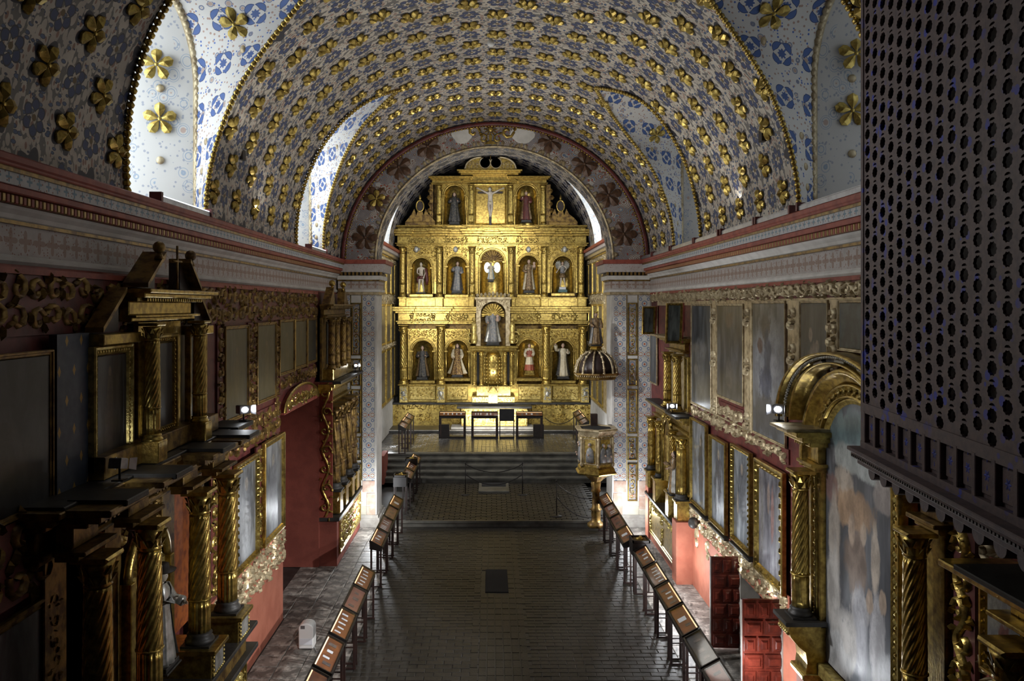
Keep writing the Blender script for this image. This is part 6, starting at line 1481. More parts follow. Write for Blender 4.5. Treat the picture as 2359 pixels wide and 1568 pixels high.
# columns, entablature blocks, consoles
for y in (11.30, 8.25):
    w = .30; cc = column(BA, Tb, y, w, 2.12, 4.18, .118, 'split', 'gold', 'dark')
    m = MB(Tb); m.box(y-.2, y+.2, 2.0, 4.18, 0, .10, .01); m.build('pilaster', M['gold'], BA)
    mouldings(BA, 'entablature_block', Tb, y-.14, y+.16, 4.18, 4.76, 0, .50, 'gold' if y > 10 else 'gold_dark')
    m = MB(Tb); m.box(y-.34, y+.34, 4.76, 4.80, 0, .62, .01); m.build('entablature_ledge', M['gold_pale'], BA)
    m = MB(Tb); m.box(y-.26, y+.26, 2.04, 2.10, 0, .60, .01); m.build('pedestal_slab', M['slab'], BA)
    m = MB(Tb); pr = [(0, 2.04), (.52, 2.04), (.54, 1.96), (.50, 1.86), (.40, 1.74), (.30, 1.66), (.28, 1.5), (.30, 1.36), (0, 1.36)]
    m.add([(y-.2, z, w_) for w_, z in pr]+[(y+.2, z, w_) for w_, z in pr], [tuple(range(8, -1, -1)), tuple(range(9, 18))]+[(i, (i+1) % 9, 9+(i+1) % 9, 9+i) for i in range(9)]); q = m.build('console', M['gold'], BA)
    m = MB(Tb); m.box(y-.24, y+.24, 1.28, 1.36, 0, .36, .02); 
    for k in range(6): m.ball((y-.15+.06*k, 1.92, .53), .035, 6, 5)
    m.build('console_moulding', M['gold_bright'], q)
    m = MB(Tb); m.box(y-.24, y+.24, 0, 1.28, 0, .26); m.build('pink_pier', M['pink'], BA)
# strip with undulating carving, carved red panel, small picture, corner of the next altar
m = MB(TR(.12)); m.box(7.60, 7.95, 1.2, 4.6, -.05, 0); p = m.build('wavy_carved_strip', M['maroon'], WR); wave_band(p, TR(.12), 7.62, 7.93, 1.2, 4.6, 0, True, 'gold', .07, per=.62)
carving_on(WR, TR(.02), 6.0, 7.62, 4.02, 4.6, .24, 71, 'gold_pale', 'redband', .02, h=.08); carving_on(WR, TR(.02), 6.2, 7.62, 1.4, 3.3, .26, 72, 'gold_pale', 'redband', .02, h=.08)
carving_on(WR, TR(.02), 7.48, 7.62, 3.3, 4.02, .13, 73, 'gold_pale', 'redband', .02)
picture('painting', 'small painting of a robed figure with light draperies, under the lattice balcony', TR(.12), 6.86, 7.32, 3.22, 3.86, canvas((.22, .22, .22), (.42, .40, .38), [(.5, .45, .16, .3, (.30, .10, .08)), (.48, .72, .08, .09, (.52, .40, .32)), (.35, .3, .15, .2, (.5, .5, .48)), (.6, .2, .3, .15, (.2, .22, .26)), (.8, .8, .3, .25, (.45, .43, .36))]), .09, .06, 'gold', leafy=True, w=.03)
NA_ = thing('side_altar', 'corner of a gilded altar with fluted column at the near right edge', 'altar', (4.3, 6.4, 0))
T6 = TR(.05); m = MB(T6); m.box(5.7, 6.88, 0, 1.3, 0, .5); m.build('masonry_base', M['pink'], NA_)
m = MB(T6); m.box(5.7, 6.82, 1.3, 2.1, 0, .5, .02); m.build('plinth_board', M['gold'], NA_)
column(NA_, T6, 6.55, .42, 2.12, 3.72, .13, 'flute', 'gold'); mouldings(NA_, 'entablature', T6, 5.7, 6.86, 3.72, 4.22, 0, .66, 'gold'); m = MB(T6); m.box(5.6, 6.88, 4.22, 4.27, 0, .70, .01); m.build('cornice_ledge', M['slab'], NA_)
m = MB(T6); m.box(5.7, 6.75, 2.1, 3.75, 0, .12); m.build('back_board', M['gold_dark'], NA_)

# ================================================================ open door leaves on the right
def door_leaf(name, y, x0, x1, h, rz):
    """leaf hinged at x1 with rows of raised panels"""
    t = bpy.data.objects.new(name, None); link(t); t.location = (x1, y, 0); t.rotation_euler = (0, 0, rz); t['kind'] = 'structure'; ORG[t.name] = Vector((0, 0, 0))
    W = x1-x0; T = lambda p: (p[0]-W, -p[2], p[1]+.03)
    m = MB(T); m.box(0, W, 0, h, -.05, 0, .004); m.build('leaf_board', M['door'], t)
    rows = [2, 3, 2, 3, 2, 3]; hh = (h-.06)/len(rows)
    for i, k in enumerate(rows):
        ws = W-.05
        for j in range(k):
            a = .025+ws*j/k+.018; b = .025+ws*(j+1)/k-.018; z0 = .03+hh*i+.02; z1 = z0+hh-.04
            m = MB(T); m.box(a, b, z0, z1, 0, .03, .012); m.box(a+.022, b-.022, z0+.022, z1-.022, .028, .034, .003); m.box(a+.04, b-.04, z0+.045, z1-.045, .03, .06, .022); m.build('raised_panel', M['door'], t)
    m = MB(T); m.box(-.004, .012, 0, h, -.055, .004); m.build('pale_edge', M['stone'], t); return t
door_leaf('door_1', 15.02, 4.16, 4.78, 1.72, -.06); door_leaf('door_2', 12.86, 4.06, 4.78, 1.72, -.02)

# ================================================================ lattice balcony
LB = thing('lattice_balcony', 'dark wooden balcony with pierced star lattice hanging on the near right wall', 'balcony', (3.9, 6.4, 4.9))
A_, B_ = Vector((3.80, 8.14, 0)), Vector((3.42, 4.9, 0)); DIR = (B_-A_).normalized(); NRM = Vector((-DIR.y, DIR.x, 0)); NRM = NRM if NRM.x < 0 else -NRM
ZB = 5.055; LEN = (B_-A_).length
TB = lambda p: tuple(A_+DIR*p[0]+NRM*p[2]+Vector((0, 0, p[1])))
cw, chh = .409, .166; zl0 = 5.50; ncol, nrow = 16, 27
def star(cx, cy, rx, ry, k=10, d=.86, ph=0): return [(cx+rx*(1 if i % 2 == 0 else d)*cos(ph+pi*i/k), cy+ry*(1 if i % 2 == 0 else d)*sin(ph+pi*i/k)) for i in range(2*k)]
cell = [(0, 0), (cw, 0), (cw, chh), (0, chh)]
h1 = star(cw*.26, chh*.40, .058, .050); h2 = star(cw*.76, chh*.90, .058, .050)   # two staggered holes; second wraps upward
# wrapping cell: shift so neither hole crosses the border
h2 = star(cw*.75, chh*.5, .058, .050); h1 = star(cw*.25, chh*.5, .058, .050)
half = [(0, 0), (cw/2, 0), (cw/2, chh), (0, chh)]; hole = star(cw*.25, chh*.42, .070, .056)
moon = [(cw*.25+.040*cos(A), chh*.84+.020*sin(A)) for A in [pi*i/5 for i in range(6)]]
poly = [[Vector((*p, 0)) for p in q] for q in (half, hole[::-1], moon[::-1])]
tri = geometry.tessellate_polygon(poly); flat = [tuple(v) for q in poly for v in q]
m = MB(TB); x = .06; c = 0
while x < LEN-.1:
    off = (chh/2 if c % 2 else 0)
    for r_ in range(nrow):
        z = zl0+off+r_*chh; V = [(p[0]+x, p[1]+z) for p in flat]; nV = len(V); d = .022
        m.add([(a, b, 0) for a, b in V], tri)
        i0 = 4
        for cnt in (20, 6):
            ring = V[i0:i0+cnt]; m.add([(a, b, 0) for a, b in ring]+[(a, b, -d) for a, b in ring], [(i, (i+1) % cnt, cnt+(i+1) % cnt, cnt+i) for i in range(cnt)]); i0 += cnt
    if off == 0: m.add([(x, zl0+nrow*chh, 0), (x+cw/2, zl0+nrow*chh, 0), (x+cw/2, zl0+nrow*chh+chh, 0), (x, zl0+nrow*chh+chh, 0)], [(0, 1, 2, 3)])
    else: m.add([(x, zl0, 0), (x+cw/2, zl0, 0), (x+cw/2, zl0+chh/2, 0), (x, zl0+chh/2, 0)], [(0, 1, 2, 3)])
    x += cw/2; c += 1
xe = x
m.build('pierced_lattice', M['latticeblue'], LB, UVM, recalc=False)
m = MB(TB); m.box(0, .065, ZB, 10.1, -.05, .01); m.box(xe-.02, xe+.1, ZB, 10.1, -.05, .01); m.box(0, xe, 10.0, 10.1, -.05, .02); m.build('lattice_stile', M['latticeblue'], LB, UVM)
m = MB(TB); m.box(0, xe, 5.42, 5.52, -.04, .012); m.box(0, xe, ZB, ZB+.07, -.04, .015); m.build('rail', M['latticeblue'], LB, UVM)
m = MB(TB); m.box(0, xe, ZB, 5.5, -.06, -.035); m.build('panel_backing', M['lattice'], LB)
k = 0; u = .065
while u < xe-.1:
    m = MB(TB); m.box(u, u+.06, ZB+.06, 5.44, -.04, .015, .006); m.build('stile', M['lattice'], LB)
    m = MB(TB); m.box(u+.085, u+.25, ZB+.10, 5.40, -.036, -.018, .008); p = m.build('panel', M['lattice'], LB)
    m = MB(TB)
    for q in range(6): A = q*pi/3; m.leaf(u+.165, ZB+.24, -.018, A, .045, .010, .004)
    for z in (.13, .33): m.leaf(u+.165, ZB+z, -.018, pi/2, .05, .008, .003)
    m.build('painted_flower', M['bluep'] if 'bluep' in M else M['bluerobe'], p)
    u += .285
m = MB(TB); m.box(-.06, xe+.1, ZB-.035, ZB+.005, -1.2, .13, .008); m.box(-.03, xe+.1, ZB-.10, ZB-.035, -1.2, .10, .008); m.box(-.02, xe+.1, ZB-.17, ZB-.10, -1.2, .04, .01); m.build('base_moulding', M['lattice'], LB)
m = MB(TB)
for i in range(int(xe/.05)): m.box(i*.05, i*.05+.025, ZB-.085, ZB-.065, .10, .108)
m.build('moulding_dentils', M['darkwood'], LB)
for i in range(14):
    u = .16+i*.31
    if u > xe: break
    m = MB(TB); m.prism([(u-.08, ZB-.17)]+[(u+.09*cos(pi+pi*j/8), ZB-.22+.08*sin(pi+pi*j/8)) for j in range(9)]+[(u+.08, ZB-.17)], -1.15, -.04); m.build('bracket', M['lattice'], LB)
# dark box added behind the lattice so its holes read black
m = MB(lambda p: p); m.box(4.30, 4.33, 4.9, 8.1, 4.9, 10.1); m.box(3.8, 4.75, 8.08, 8.14, 4.95, 10.1); m.box(3.5, 4.75, 4.85, 4.9, 4.9, 10.1); m.box(3.4, 4.75, 4.9, 8.1, 10.1, 10.15); m.build('box_lining', M['darkwood'], LB)

# ================================================================ pulpit
PX, PY = 3.02, 22.85
PU = thing('pulpit', 'hexagonal carved and gilded pulpit on a slender column beside the right pillar', 'pulpit', (PX, PY, .17))
def hexv(r, k, rot=pi/6): a = rot+k*pi/3; return (PX+r*cos(a), PY+r*sin(a))
TP = lambda p: (p[0], p[2], p[1])
m = MB(TP); m.lathe(PX, PY, [(.24, .17), (.24, .25), (.17, .30), (.13, .36), (.13, .62), (.17, .66), (.11, .72), (.105, 1.15), (.15, 1.2), (.12, 1.26), (.14, 1.42), (.10, 1.5)], 20, 0, lambda A, v, j: 1+.06*cos(6*A+v*9)); m.build('stem', M['gold_dark'], PU)
m = MB(TP); m.lathe(PX, PY, [(.12, 1.45), (.2, 1.52), (.34, 1.64), (.5, 1.74)], 6, pi/6, smooth=False); m.build('bowl', M['gold_dark'], PU)
m = MB(TP); m.lathe(PX, PY, [(.60, 1.72), (.64, 1.76), (.58, 1.82), (.56, 1.90), (.50, 1.95)], 6, pi/6, smooth=False); m.build('lower_moulding', M['gold'], PU)
m = MB(TP); m.lathe(PX, PY, [(.50, 1.93), (.50, 2.86)], 6, pi/6, smooth=False); m.build('body_core', M['gold_bright'], PU)
m = MB(TP)
for (r, z) in ((.53, 2.84), (.60, 2.92), (.64, 2.97), (.64, 3.02)): pass
m.lathe(PX, PY, [(.53, 2.80), (.56, 2.86), (.62, 2.94), (.66, 2.98), (.66, 3.02), (.50, 3.02), (.50, 2.9)], 6, pi/6, smooth=False); m.build('rim', M['gold_pale'], PU)
m = MB(TP); m.lathe(PX, PY, [(.49, 3.0), (.49, 2.98)], 6, pi/6, smooth=False); m.build('dark_interior', M['black'], PU)  # black disc stands in for the shaded inside of the pulpit
m = MB(lambda p: p); m.box(PX-.1, PX+.1, PY+.38, PY+.5, 2.9, 3.35, .01); m.build('book_rest', M['darkwood'], PU)
for k in range(6):
    x, y = hexv(.51, k); m = MB(TP); m.lathe(x, y, [(.05, 1.95), (.05, 2.0), (.035, 2.05), (.04, 2.6), (.035, 2.7), (.055, 2.78)], 8, 0, lambda A, v, j: 1+.08*cos(4*A+v*40)); m.ball((x, 2.02, y), .06, 6, 4); m.build('corner_colonnette', M['gold_pale'], PU)
    if k in (2, 3, 4, 5):
        a = hexv(.50, k); b = hexv(.50, (k+1) % 6); c = Vector(((a[0]+b[0])/2, (a[1]+b[1])/2, 0)); n_ = (c-Vector((PX, PY, 0))).normalized(); d = Vector((n_.y, -n_.x, 0))
        TK = lambda p, c=c, n_=n_, d=d: tuple(c+d*p[0]+n_*(p[2]-.005)+Vector((0, 0, p[1])))
        m = MB(TK); 
        for s in ((-.11, 2.42, .0), (.09, 2.45, .0)) if k != 3 else ((0, 2.46, 0),):
            m.ball((s[0], s[1]+.12, .03), .055, 8, 6); m.lathe(s[0], .02, [(.12, 2.08), (.13, 2.25), (.10, 2.42), (.04, 2.50)], 12, sq=.5)
        q = m.build('figure_relief', M['greyrobe'], PU)
        m = MB(TK)
        for s in ((-.11, 2.42), (.09, 2.45)) if k != 3 else ((0, 2.46),): m.ball((s[0], s[1]+.115, .065), .040, 8, 6); m.ball((s[0], s[1]-.16, .13), .03, 6, 5)
        m.build('faces_and_hands', M['skin'], q)
        frame_mesh(PU, TK, -.20, .20, 2.02, 2.76, 0, .035, .03, 'gold_pale', 'panel_frame', beads=.05)
        m = MB(TK); m.carve(-.19, .19, 2.77, 2.9, .03, .12, k, .03); m.build('panel_carving', M['gold_pale'], PU)
# canopy, fixed to the pillar, with open ribs
m = MB(TP); m.lathe(PX, PY, [(.52, 4.40), (.58, 4.42), (.62, 4.50), (.70, 4.56), (.70, 4.60), (.45, 4.60)], 6, pi/6, smooth=False); m.build('canopy_cornice', M['gold_dark'], PU)
m = MB(TP)
for k in range(6):
    a, b = hexv(.66, k), hexv(.66, k+1)
    for j in range(10): t_ = (j+.5)/10; m.ball((a[0]+(b[0]-a[0])*t_, 4.52, a[1]+(b[1]-a[1])*t_), .022, 5, 4)
m.build('canopy_beads', M['gold_pale'], PU)
m = MB(TP); m.lathe(PX, PY, [(.50, 4.58), (.49, 4.75), (.44, 4.92), (.34, 5.06), (.20, 5.15), (.1, 5.18)], 18); m.build('dome_lining', M['darkwood'], PU)  # dark shell added for the shade between the open ribs
for k in range(12):
    A = k*pi/6+pi/12; m = MB(TP); pts = [(PX+r*cos(A), z, PY+r*sin(A)) for r, z in ((.60, 4.60), (.585, 4.75), (.53, 4.92), (.43, 5.06), (.28, 5.17), (.13, 5.23))]
    m.tube(pts, [.035, .03, .028, .026, .024, .022], 5); 
    for p_ in pts[:-1]: m.ball(p_, .045 if k % 2 else .036, 5, 4)
    m.build('dome_rib', M['gold_pale'], PU)
m = MB(TP); m.lathe(PX, PY, [(.12, 5.2), (.20, 5.26), (.16, 5.31), (.22, 5.36)], 6, pi/6, smooth=False); m.build('finial_stand', M['gold'], PU)
m = MB(lambda p: p); m.box(PX+.1, 3.60, PY+.05, PY+.95, 4.42, 4.58); m.box(PX+.45, PX+.55, PY+.3, PY+.7, 1.74, 3.0); m.build('wall_bracket', M['darkwood'], PU)
statue('statue', 'dark gilt statue standing on top of the pulpit canopy', (PX, PY, 5.36), .92, 'brownrobe', 'greyrobe', seed=31, arms=((-.3, .5), (-.6, .3)), pedh=.04, crown='gold')

# ================================================================ display cases
def case_proto(cards, lab, inner='tray', tint='cardboard'):
    t = thing('display_case', lab, 'display case', (0, 0, 0)); T = lambda p: p
    sec = [(-.16, 1.07), (.12, .92), (.12, .84), (-.16, .90)]; L = .555
    m = MB(T); m.add([(x, -L, z) for x, z in sec]+[(x, L, z) for x, z in sec], [(0, 1, 2, 3), (7, 6, 5, 4), (1, 2, 6, 5), (2, 3, 7, 6), (3, 0, 4, 7)]); m.build('case_body', M['blacksteel'], t)
    def on(x, y, o): s = (x+.16)/.28; return (x+.47*o, y, 1.07-.15*s+.88*o)
    def quad(m, x0, x1, y0, y1, o, th): m.add([on(x0, y0, o), on(x1, y0, o), on(x1, y1, o), on(x0, y1, o), on(x0, y0, o+th), on(x1, y0, o+th), on(x1, y1, o+th), on(x0, y1, o+th)], [(0, 3, 2, 1), (4, 5, 6, 7), (0, 1, 5, 4), (1, 2, 6, 5), (2, 3, 7, 6), (3, 0, 4, 7)])
    m = MB(T); quad(m, -.14, .10, -L+.02, L-.02, -.004, .006); m.build('tray', M[inner], t)
    m = MB(T); quad(m, -.17, -.145, -L, L, -.005, .04); quad(m, .105, .13, -L, L, -.005, .04); quad(m, -.17, .13, -L, -L+.025, -.005, .04); quad(m, -.17, .13, L-.025, L, -.005, .04); m.build('rim', M['blacksteel'], t)
    m = MB(T); quad(m, -.143, -.125, -L+.03, L-.03, .004, .004); m.build('light_strip', M['led' if inner == 'tray' else 'brownsteel'], t)
    for (y, x, w, h, mt) in cards: m = MB(T); quad(m, x, x+w, y-h/2, y+h/2, .004, .003); m.build('label_card', M[mt], t)
    m = MB(T); quad(m, -.145, .105, -L+.025, L-.025, .030, .002); m.build('glass', M['glass'], t)
    for x in (-.13, .09):
        for y in (-.48, .48):
            z = .90-.06*(x+.16)/.28; m = MB(T); m.box(x-.02, x+.02, y-.02, y+.02, 0, z); m.build('leg', M['brownsteel'], t)
    m = MB(T)
    for y in (-.48, .48): m.box(-.16, .12, y-.014, y+.014, .0, .03); m.box(-.13, .09, y-.01, y+.01, .38, .40)
    m.build('cross_bar', M['brownsteel'], t); return t
M['tray'] = plain('orange_brown_tray', (.26, .095, .035), (.14, .055, .03), .35, 0, 4, 0); M['traydark'] = plain('dark_tray', (.05, .05, .055), (.03, .03, .035), .3, 0, 4, 0)
M['traypink'] = plain('pinkish_brown_tray', (.28, .13, .10), (.2, .09, .07), .35, 0, 4, 0)
v1 = [(-.35, -.10, .10, .05, 'card'), (-.18, -.08, .10, .05, 'card'), (0, -.10, .12, .05, 'card'), (.18, -.08, .10, .05, 'card'), (.36, -.10, .10, .06, 'card')]
v2 = [(-.3, -.06, .12, .09, 'photo'), (-.12, -.09, .10, .06, 'card'), (.1, -.07, .09, .08, 'card'), (.33, -.09, .12, .1, 'photo')]
v3 = [(-.05, -.07, .13, .16, 'card'), (.22, -.08, .08, .09, 'photo')]
v4 = [(-.3, -.08, .1, .08, 'photo'), (.05, -.06, .1, .12, 'photo'), (.3, -.07, .08, .08, 'photo')]
v5 = [(-.38, -.1, .13, .04, 'card'), (-.27, -.1, .13, .04, 'card'), (-.16, -.1, .13, .04, 'card'), (.1, -.1, .13, .05, 'card'), (.25, -.1, .13, .05, 'card')]
protos = []
def place_case(kind, x, y, z, rz, lab, grp):
    specs = {'a': (v1, 'tray'), 'b': (v2, 'tray'), 'c': (v3, 'tray'), 'd': (v4, 'traydark'), 'e': (v5, 'traypink'), 'f': (v4, 'traypink')}
    if kind not in PRO:
        t = case_proto(*specs[kind][:1], lab, specs[kind][1]); PRO[kind] = t; t.location = (x, y, z); t.rotation_euler = (0, 0, rz); t['group'] = grp; return t
    return dup(PRO[kind], (x, y, z), rz, lab, grp)
PRO = {}
GL, GR, GC, GP = 'display cases along the left of the nave', 'display cases along the right of the nave', 'display cases in front of the high altar', 'display cases at the sides of the chancel'
WHAT = {'a': 'of white cards', 'b': 'of mixed cards', 'c': 'with one large card', 'd': 'with dark tray', 'e': 'with crowded tray', 'f': 'with pinkish tray'}
WHAT0 = {'a': 'with five white cards on orange-brown ground', 'b': 'with mixed photo and white cards', 'c': 'with one large white card on orange ground', 'd': 'with a dark tray', 'e': 'with a crowded pinkish tray', 'f': 'with a pinkish tray and dark cards'}
left1 = [('c', 11.36), ('b', 12.55), ('a', 13.75), ('f', 14.90), ('a', 16.06)]
for i, (k, y) in enumerate(left1): place_case(k, -2.54, y, 0, 0, 'slanted display case %s, near left row, %s' % (WHAT[k], ('nearest the camera', 'second', 'third, beside the dehumidifier', 'fourth', 'fifth and last')[i]), GL)
left2 = [('b', 18.87), ('e', 20.02), ('f', 21.15), ('c', 22.28)]
for i, (k, y) in enumerate(left2): place_case(k, -2.64, y, 0, 0, 'slanted display case %s, %s in the row by the far left altar' % (WHAT[k], ('first', 'second', 'third', 'last')[i]), GL)
left3 = [('e', 25.3), ('b', 26.42), ('a', 27.75)]
for i, (k, y) in enumerate(left3): place_case(k, -2.62, y, .17, 0, 'slanted display case %s, %s on the platform, left of the steps' % (WHAT[k], ('nearest', 'middle', 'farthest')[i]), GL)
right1 = [('a', 22.5), ('e', 21.38), ('f', 20.25), ('c', 19.12)]
for i, (k, y) in enumerate(right1): place_case(k, 3.22-.0, y, 0, pi, 'slanted display case %s, %s from the pulpit, right row' % (WHAT[k], ('first', 'second', 'third', 'fourth')[i]), GR)
right2 = [('b', 17.45), ('a', 16.27), ('b', 15.10), ('c', 13.93), ('d', 12.76), ('f', 11.60)]
for i, (k, y) in enumerate(right2): place_case(k, 3.36+.0*i, y, 0, pi, 'slanted display case %s, %s before the raised box, right row' % (WHAT[k], ('first', 'second', 'third', 'fourth', 'fifth', 'sixth')[i]), GR)
for i, (k, x) in enumerate((('a', -1.605), ('e', -.26), ('b', 1.60))):
    q_ = place_case(k, x, 33.1, 1.0, -pi/2, 'display case before the altar table, %s' % ('at its left end', 'left of the black screen', 'right of the black screen')[i], GC)
    m = MB(lambda p: p); m.box(-.16, .12, -.56, .56, 0, .09); m.box(-.02, .02, -.56, -.50, 0, .9); m.box(-.02, .02, .50, .56, 0, .9); m.build('bottom_rail', M['blacksteel'], q_)
for i, (k, x, y, rz) in enumerate((('e', -3.3, 30.1, 0), ('b', -3.3, 31.25, 0), ('a', -3.3, 32.4, 0), ('e', 3.62, 31.1, pi), ('a', 3.62, 32.25, pi), ('b', 3.62, 33.4, pi))):
    place_case(k, x, y, 1.0, rz, 'slanted display case on the chancel floor, %s side, %s the altar' % ('left' if x < 0 else 'right', ('farthest from', 'midway to', 'nearest to')[i % 3]), GP)
# raised boxes with an open lid
def raised_box(lab, x, y, z, rz, w=.46):
    t = thing('raised_display_box', lab, 'display box', (x, y, z), None, 0); Rz = Matrix.Rotation(rz, 3, 'Z'); L = Vector((x, y, z)); T = lambda p: tuple(L+Rz @ Vector(p))
    m = MB(T); m.box(-.2, .2, -w/2, w/2, .82, 1.12, .01); m.build('box_body', M['blacksteel'], t); m = MB(T); m.box(-.16, .16, -w/2+.04, w/2-.04, 1.12, 1.135); m.build('gold_relief_tray', M['gold_dark'], t)
    m = MB(T); m.ball((0, 0, 1.15), .08, 8, 6, (1.2, .6, .6)); m.ball((.02, 0, 1.19), .04, 6, 5); m.build('small_object', M['gold'], t)
    m = MB(T); m.box(-.2, -.17, -w/2, w/2, 1.12, 1.17); m.box(.17, .2, -w/2, w/2, 1.12, 1.17); m.box(-.2, .2, -w/2, -w/2+.03, 1.12, 1.17); m.box(-.2, .2, w/2-.03, w/2, 1.12, 1.17); m.build('box_rim', M['blacksteel'], t)
    for a in (-.17, .17):
        for b in (-w/2+.03, w/2-.03): m = MB(T); m.box(a-.016, a+.016, b-.016, b+.016, 0, .82); m.build('leg', M['brownsteel'], t)
raised_box('raised open box with a small gilded object, in the right row of display cases', 3.42, 18.28, 0, .0)
raised_box('raised open box at the near end of the platform row on the left', -2.78, 24.45, .17, 0)
raised_box('raised box half way along the platform row, left of the steps', -2.70, 27.03, .17, 0, .3)
# black screen unit between the altar cases
t = thing('screen_stand', 'black screen on a tall frame among the cases before the altar', 'screen', (.66, 33.1, 1.0)); L0 = Vector((.66, 33.1, 1.0)); T = lambda p: tuple(L0+Vector(p))
m = MB(T); m.box(-.31, .31, -.05, .02, .72, 1.22, .01); m.build('screen', M['black'], t)
for x in (-.29, .29): m = MB(T); m.box(x-.02, x+.02, -.02, .02, 0, .74); m.build('leg', M['blacksteel'], t)
m = MB(T); m.box(-.31, .31, -.1, .1, 0, .08); m.build('foot', M['blacksteel'], t)
for (x, lab) in ((-1.95, 'black box standing under the leftmost altar case'), (1.98, 'black box standing under the rightmost altar case')):
    m = MB(lambda p: p); m.box(x-.22, x+.22, 33.0, 33.25, 1.0, 1.58, .01); tag(m.build('equipment_box', M['blacksteel']), lab, 'box')

# ================================================================ smaller things on the floor
m = MB(lambda p: p); ox, oy = -3.5, 15.15
pr = []
t = thing('dehumidifier', 'white round-topped dehumidifier standing on the left aisle paving', 'appliance', (ox, oy, 0))
TT3 = lambda p: (ox+p[0], oy-p[2], p[1])
pts = [(-.14, .02), (.14, .02), (.14, .40)]+[(.14*cos(pi*i/10), .40+.10*sin(pi*i/10)) for i in range(1, 10)]+[(-.14, .40)]
m = MB(TT3); m.prism(pts, -.13, .13); bm_o = m.build('casing', M['whiteplastic'], t); bv = bm_o.modifiers.new('b', 'BEVEL'); bv.width = .02; bv.segments = 2
m = MB(TT3); m.box(-.12, .12, .10, .22, .13, .136); m.build('grille', M['card'], t)
m = MB(TT3); m.box(-.10, -.02, .40, .46, .128, .134); m.build('control_panel', M['steel'], t)
m = MB(lambda p: p); m.box(-3.28, -2.98, 14.86, 14.92, 0, .03, .004); m.tube([(-3.36, 15.1, .03), (-3.32, 15.0, .01), (-3.26, 14.9, .02)], .008, 5); tag(m.build('power_strip', M['steel']), 'small power strip and lead on the paving next to the dehumidifier', 'power strip')
m = MB(lambda p: p); m.box(-.13, .40, 18.05, 19.6, -.028, .012, .006); tag(m.build('floor_hatch', M['black']), 'black rectangular hatch cover in the middle of the brick floor', 'hatch')
t = thing('grave_slab', 'low stone slab with a raised dark top on the platform', 'slab', (.1, 27.5, .17)); m = MB(lambda p: p); m.box(-.42, .62, 26.9, 28.2, .17, .24, .01); m.build('slab_base', M['stonegrey'], t); m = MB(lambda p: p); m.box(-.32, .52, 27.6, 28.15, .24, .26, .006); m.build('slab_top', M['black'], t)
def stanchion(lab, x, y, z=.17, h=1.1):
    t = thing('stanchion', lab, 'stanchion', (x, y, z), 'rope barrier posts'); m = MB(TP); m.lathe(x, y, [(.16, z), (.16, z+.015), (.03, z+.03)], 16); m.build('foot', M['blacksteel'], t)
    m = MB(TP); m.lathe(x, y, [(.016, z+.02), (.016, z+h-.06)], 8); m.build('post', M['blacksteel'], t); m = MB(TP); m.ball((x, z+h-.03, y), .03, 8, 6); m.build('knob', M['blacksteel'], t)
P1, P2, P3 = (-.86, 26.7), (1.06, 26.7), (1.98, 23.95)
stanchion('dark post left of the grave slab, holding two ropes', *P1); stanchion('dark post right of the grave slab, holding two ropes', *P2); stanchion('dark post at the platform edge roped to the pulpit', *P3)
def rope(lab, a, b, za, zb, sag):
    pts = [(a[0]+(b[0]-a[0])*i/12, a[1]+(b[1]-a[1])*i/12, za+(zb-za)*i/12-sag*4*(i/12)*(1-i/12)) for i in range(13)]
    m = MB(lambda p: p); m.tube(pts, .016, 5); tag(m.build('barrier_rope', M['blacksteel']), lab, 'rope', 'barrier ropes')
rope('upper sagging rope between the two posts by the grave slab', P1, P2, 1.2, 1.2, .28); rope('lower sagging rope between the two posts by the grave slab', P1, P2, .85, .85, .35)
rope('upper rope from the platform-edge post to the pulpit column', P3, (2.88, 22.9), 1.15, .95, .12); rope('lower rope from the platform-edge post towards the right display cases', P3, (3.1, 22.9), .75, .45, .25)
rope('rope sagging across the right side of the chancel dais', (2.25, 33.1), (3.5, 33.4), 1.85, 1.85, .28)
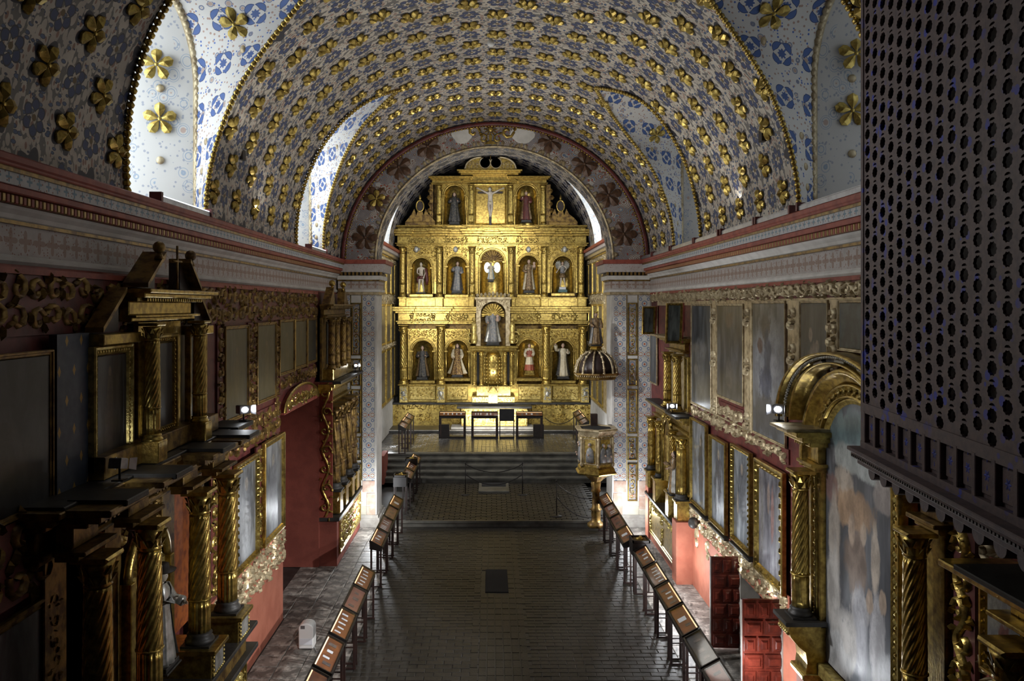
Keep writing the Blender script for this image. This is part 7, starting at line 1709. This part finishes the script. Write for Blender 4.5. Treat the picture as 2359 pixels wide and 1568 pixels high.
# ================================================================ lamps and battens
lamp('floodlight', 'glaring floodlight on the far end of the near left altar ledge', (-3.93, 12.62, 4.68), (1.5, 6.5, 4.9), s=1.3)
lamp('floodlight', 'dim floodlight seen from behind on the near left altar ledge', (-3.88, 8.30, 4.68), (-3.6, 14, 3.5), s=1.1)
lamp('floodlight', 'glaring floodlight before the painting of pale clouds on the right wall', (4.26, 11.75, 4.80), (.0, 6.0, 4.8), s=1.3)
lamp('floodlight', 'floodlight on the ledge of the far right altar', (4.36, 19.1, 3.93), (3.0, 14, 3.6), s=1.2)
lamp('floodlight', 'small floodlight on the ledge of the far left altar', (-3.86, 22.6, 4.62), (-2, 20, 6), s=1.0)
def batten(lab, x, y0, y1, z, tube=True):
    t = thing('light_batten', lab, 'light fitting', (x, (y0+y1)/2, z), 'light fittings on the cornices'); m = MB(lambda p: p); m.box(x-.06, x+.06, y0, y1, z, z+.07, .006); m.build('housing', M['steel'], t)
    m = MB(lambda p: p); m.box(x-.045, x+.045, y0+.03, y1-.03, z+.07, z+.085); m.build('tube', M['ledwhite'] if tube else M['steel'], t)
    for y in (y0, y1): m = MB(lambda p: p); m.box(x-.08, x+.08, y-.03, y+.03, z, z+.12, .005); m.build('end_bracket', M['maroon'], t)
batten('long metal light fitting on the left cornice at the nearest window', -4.36, 10.35, 12.2, 7.87)
batten('short light fitting on the left cornice at the farther window', -4.36, 19.0, 20.8, 7.87)
for i, (a, b) in enumerate(((9.0, 11.4), (11.7, 13.2), (13.3, 15.2), (15.4, 17.2), (17.3, 19.4), (19.6, 21.6), (21.8, 23.3))):
    batten('slim dark light fitting on the right cornice, %s from the lattice' % ('first', 'second', 'third', 'fourth', 'fifth', 'sixth', 'seventh')[i], 4.46, a, b, 7.865, tube=False)
m = MB(TP); X, Z = px(1131, 155, 16.5); m.lathe(X, 16.2, [(.02, 11.95), (.07, 11.9), (.08, 11.84), (.05, 11.80)], 14); tag(m.build('smoke_detector', M['whiteplastic']), 'small white round sensor at the crown of the vault', 'sensor')
for (x, y, z) in ((-4.27, 13.6, 9.18), (4.42, 12.9, 9.35)):
    m = MB(lambda p: p); m.prism([(0, 0)]*0 or [(x-.05, y-.08), (x+.05, y-.08), (x+.05, y+.08), (x-.05, y+.08)], z-.18, z+.02); tag(m.build('loudspeaker', M['hair']), 'small dark loudspeaker fixed to the painted vault, %s side' % ('left' if x < 0 else 'right'), 'loudspeaker')
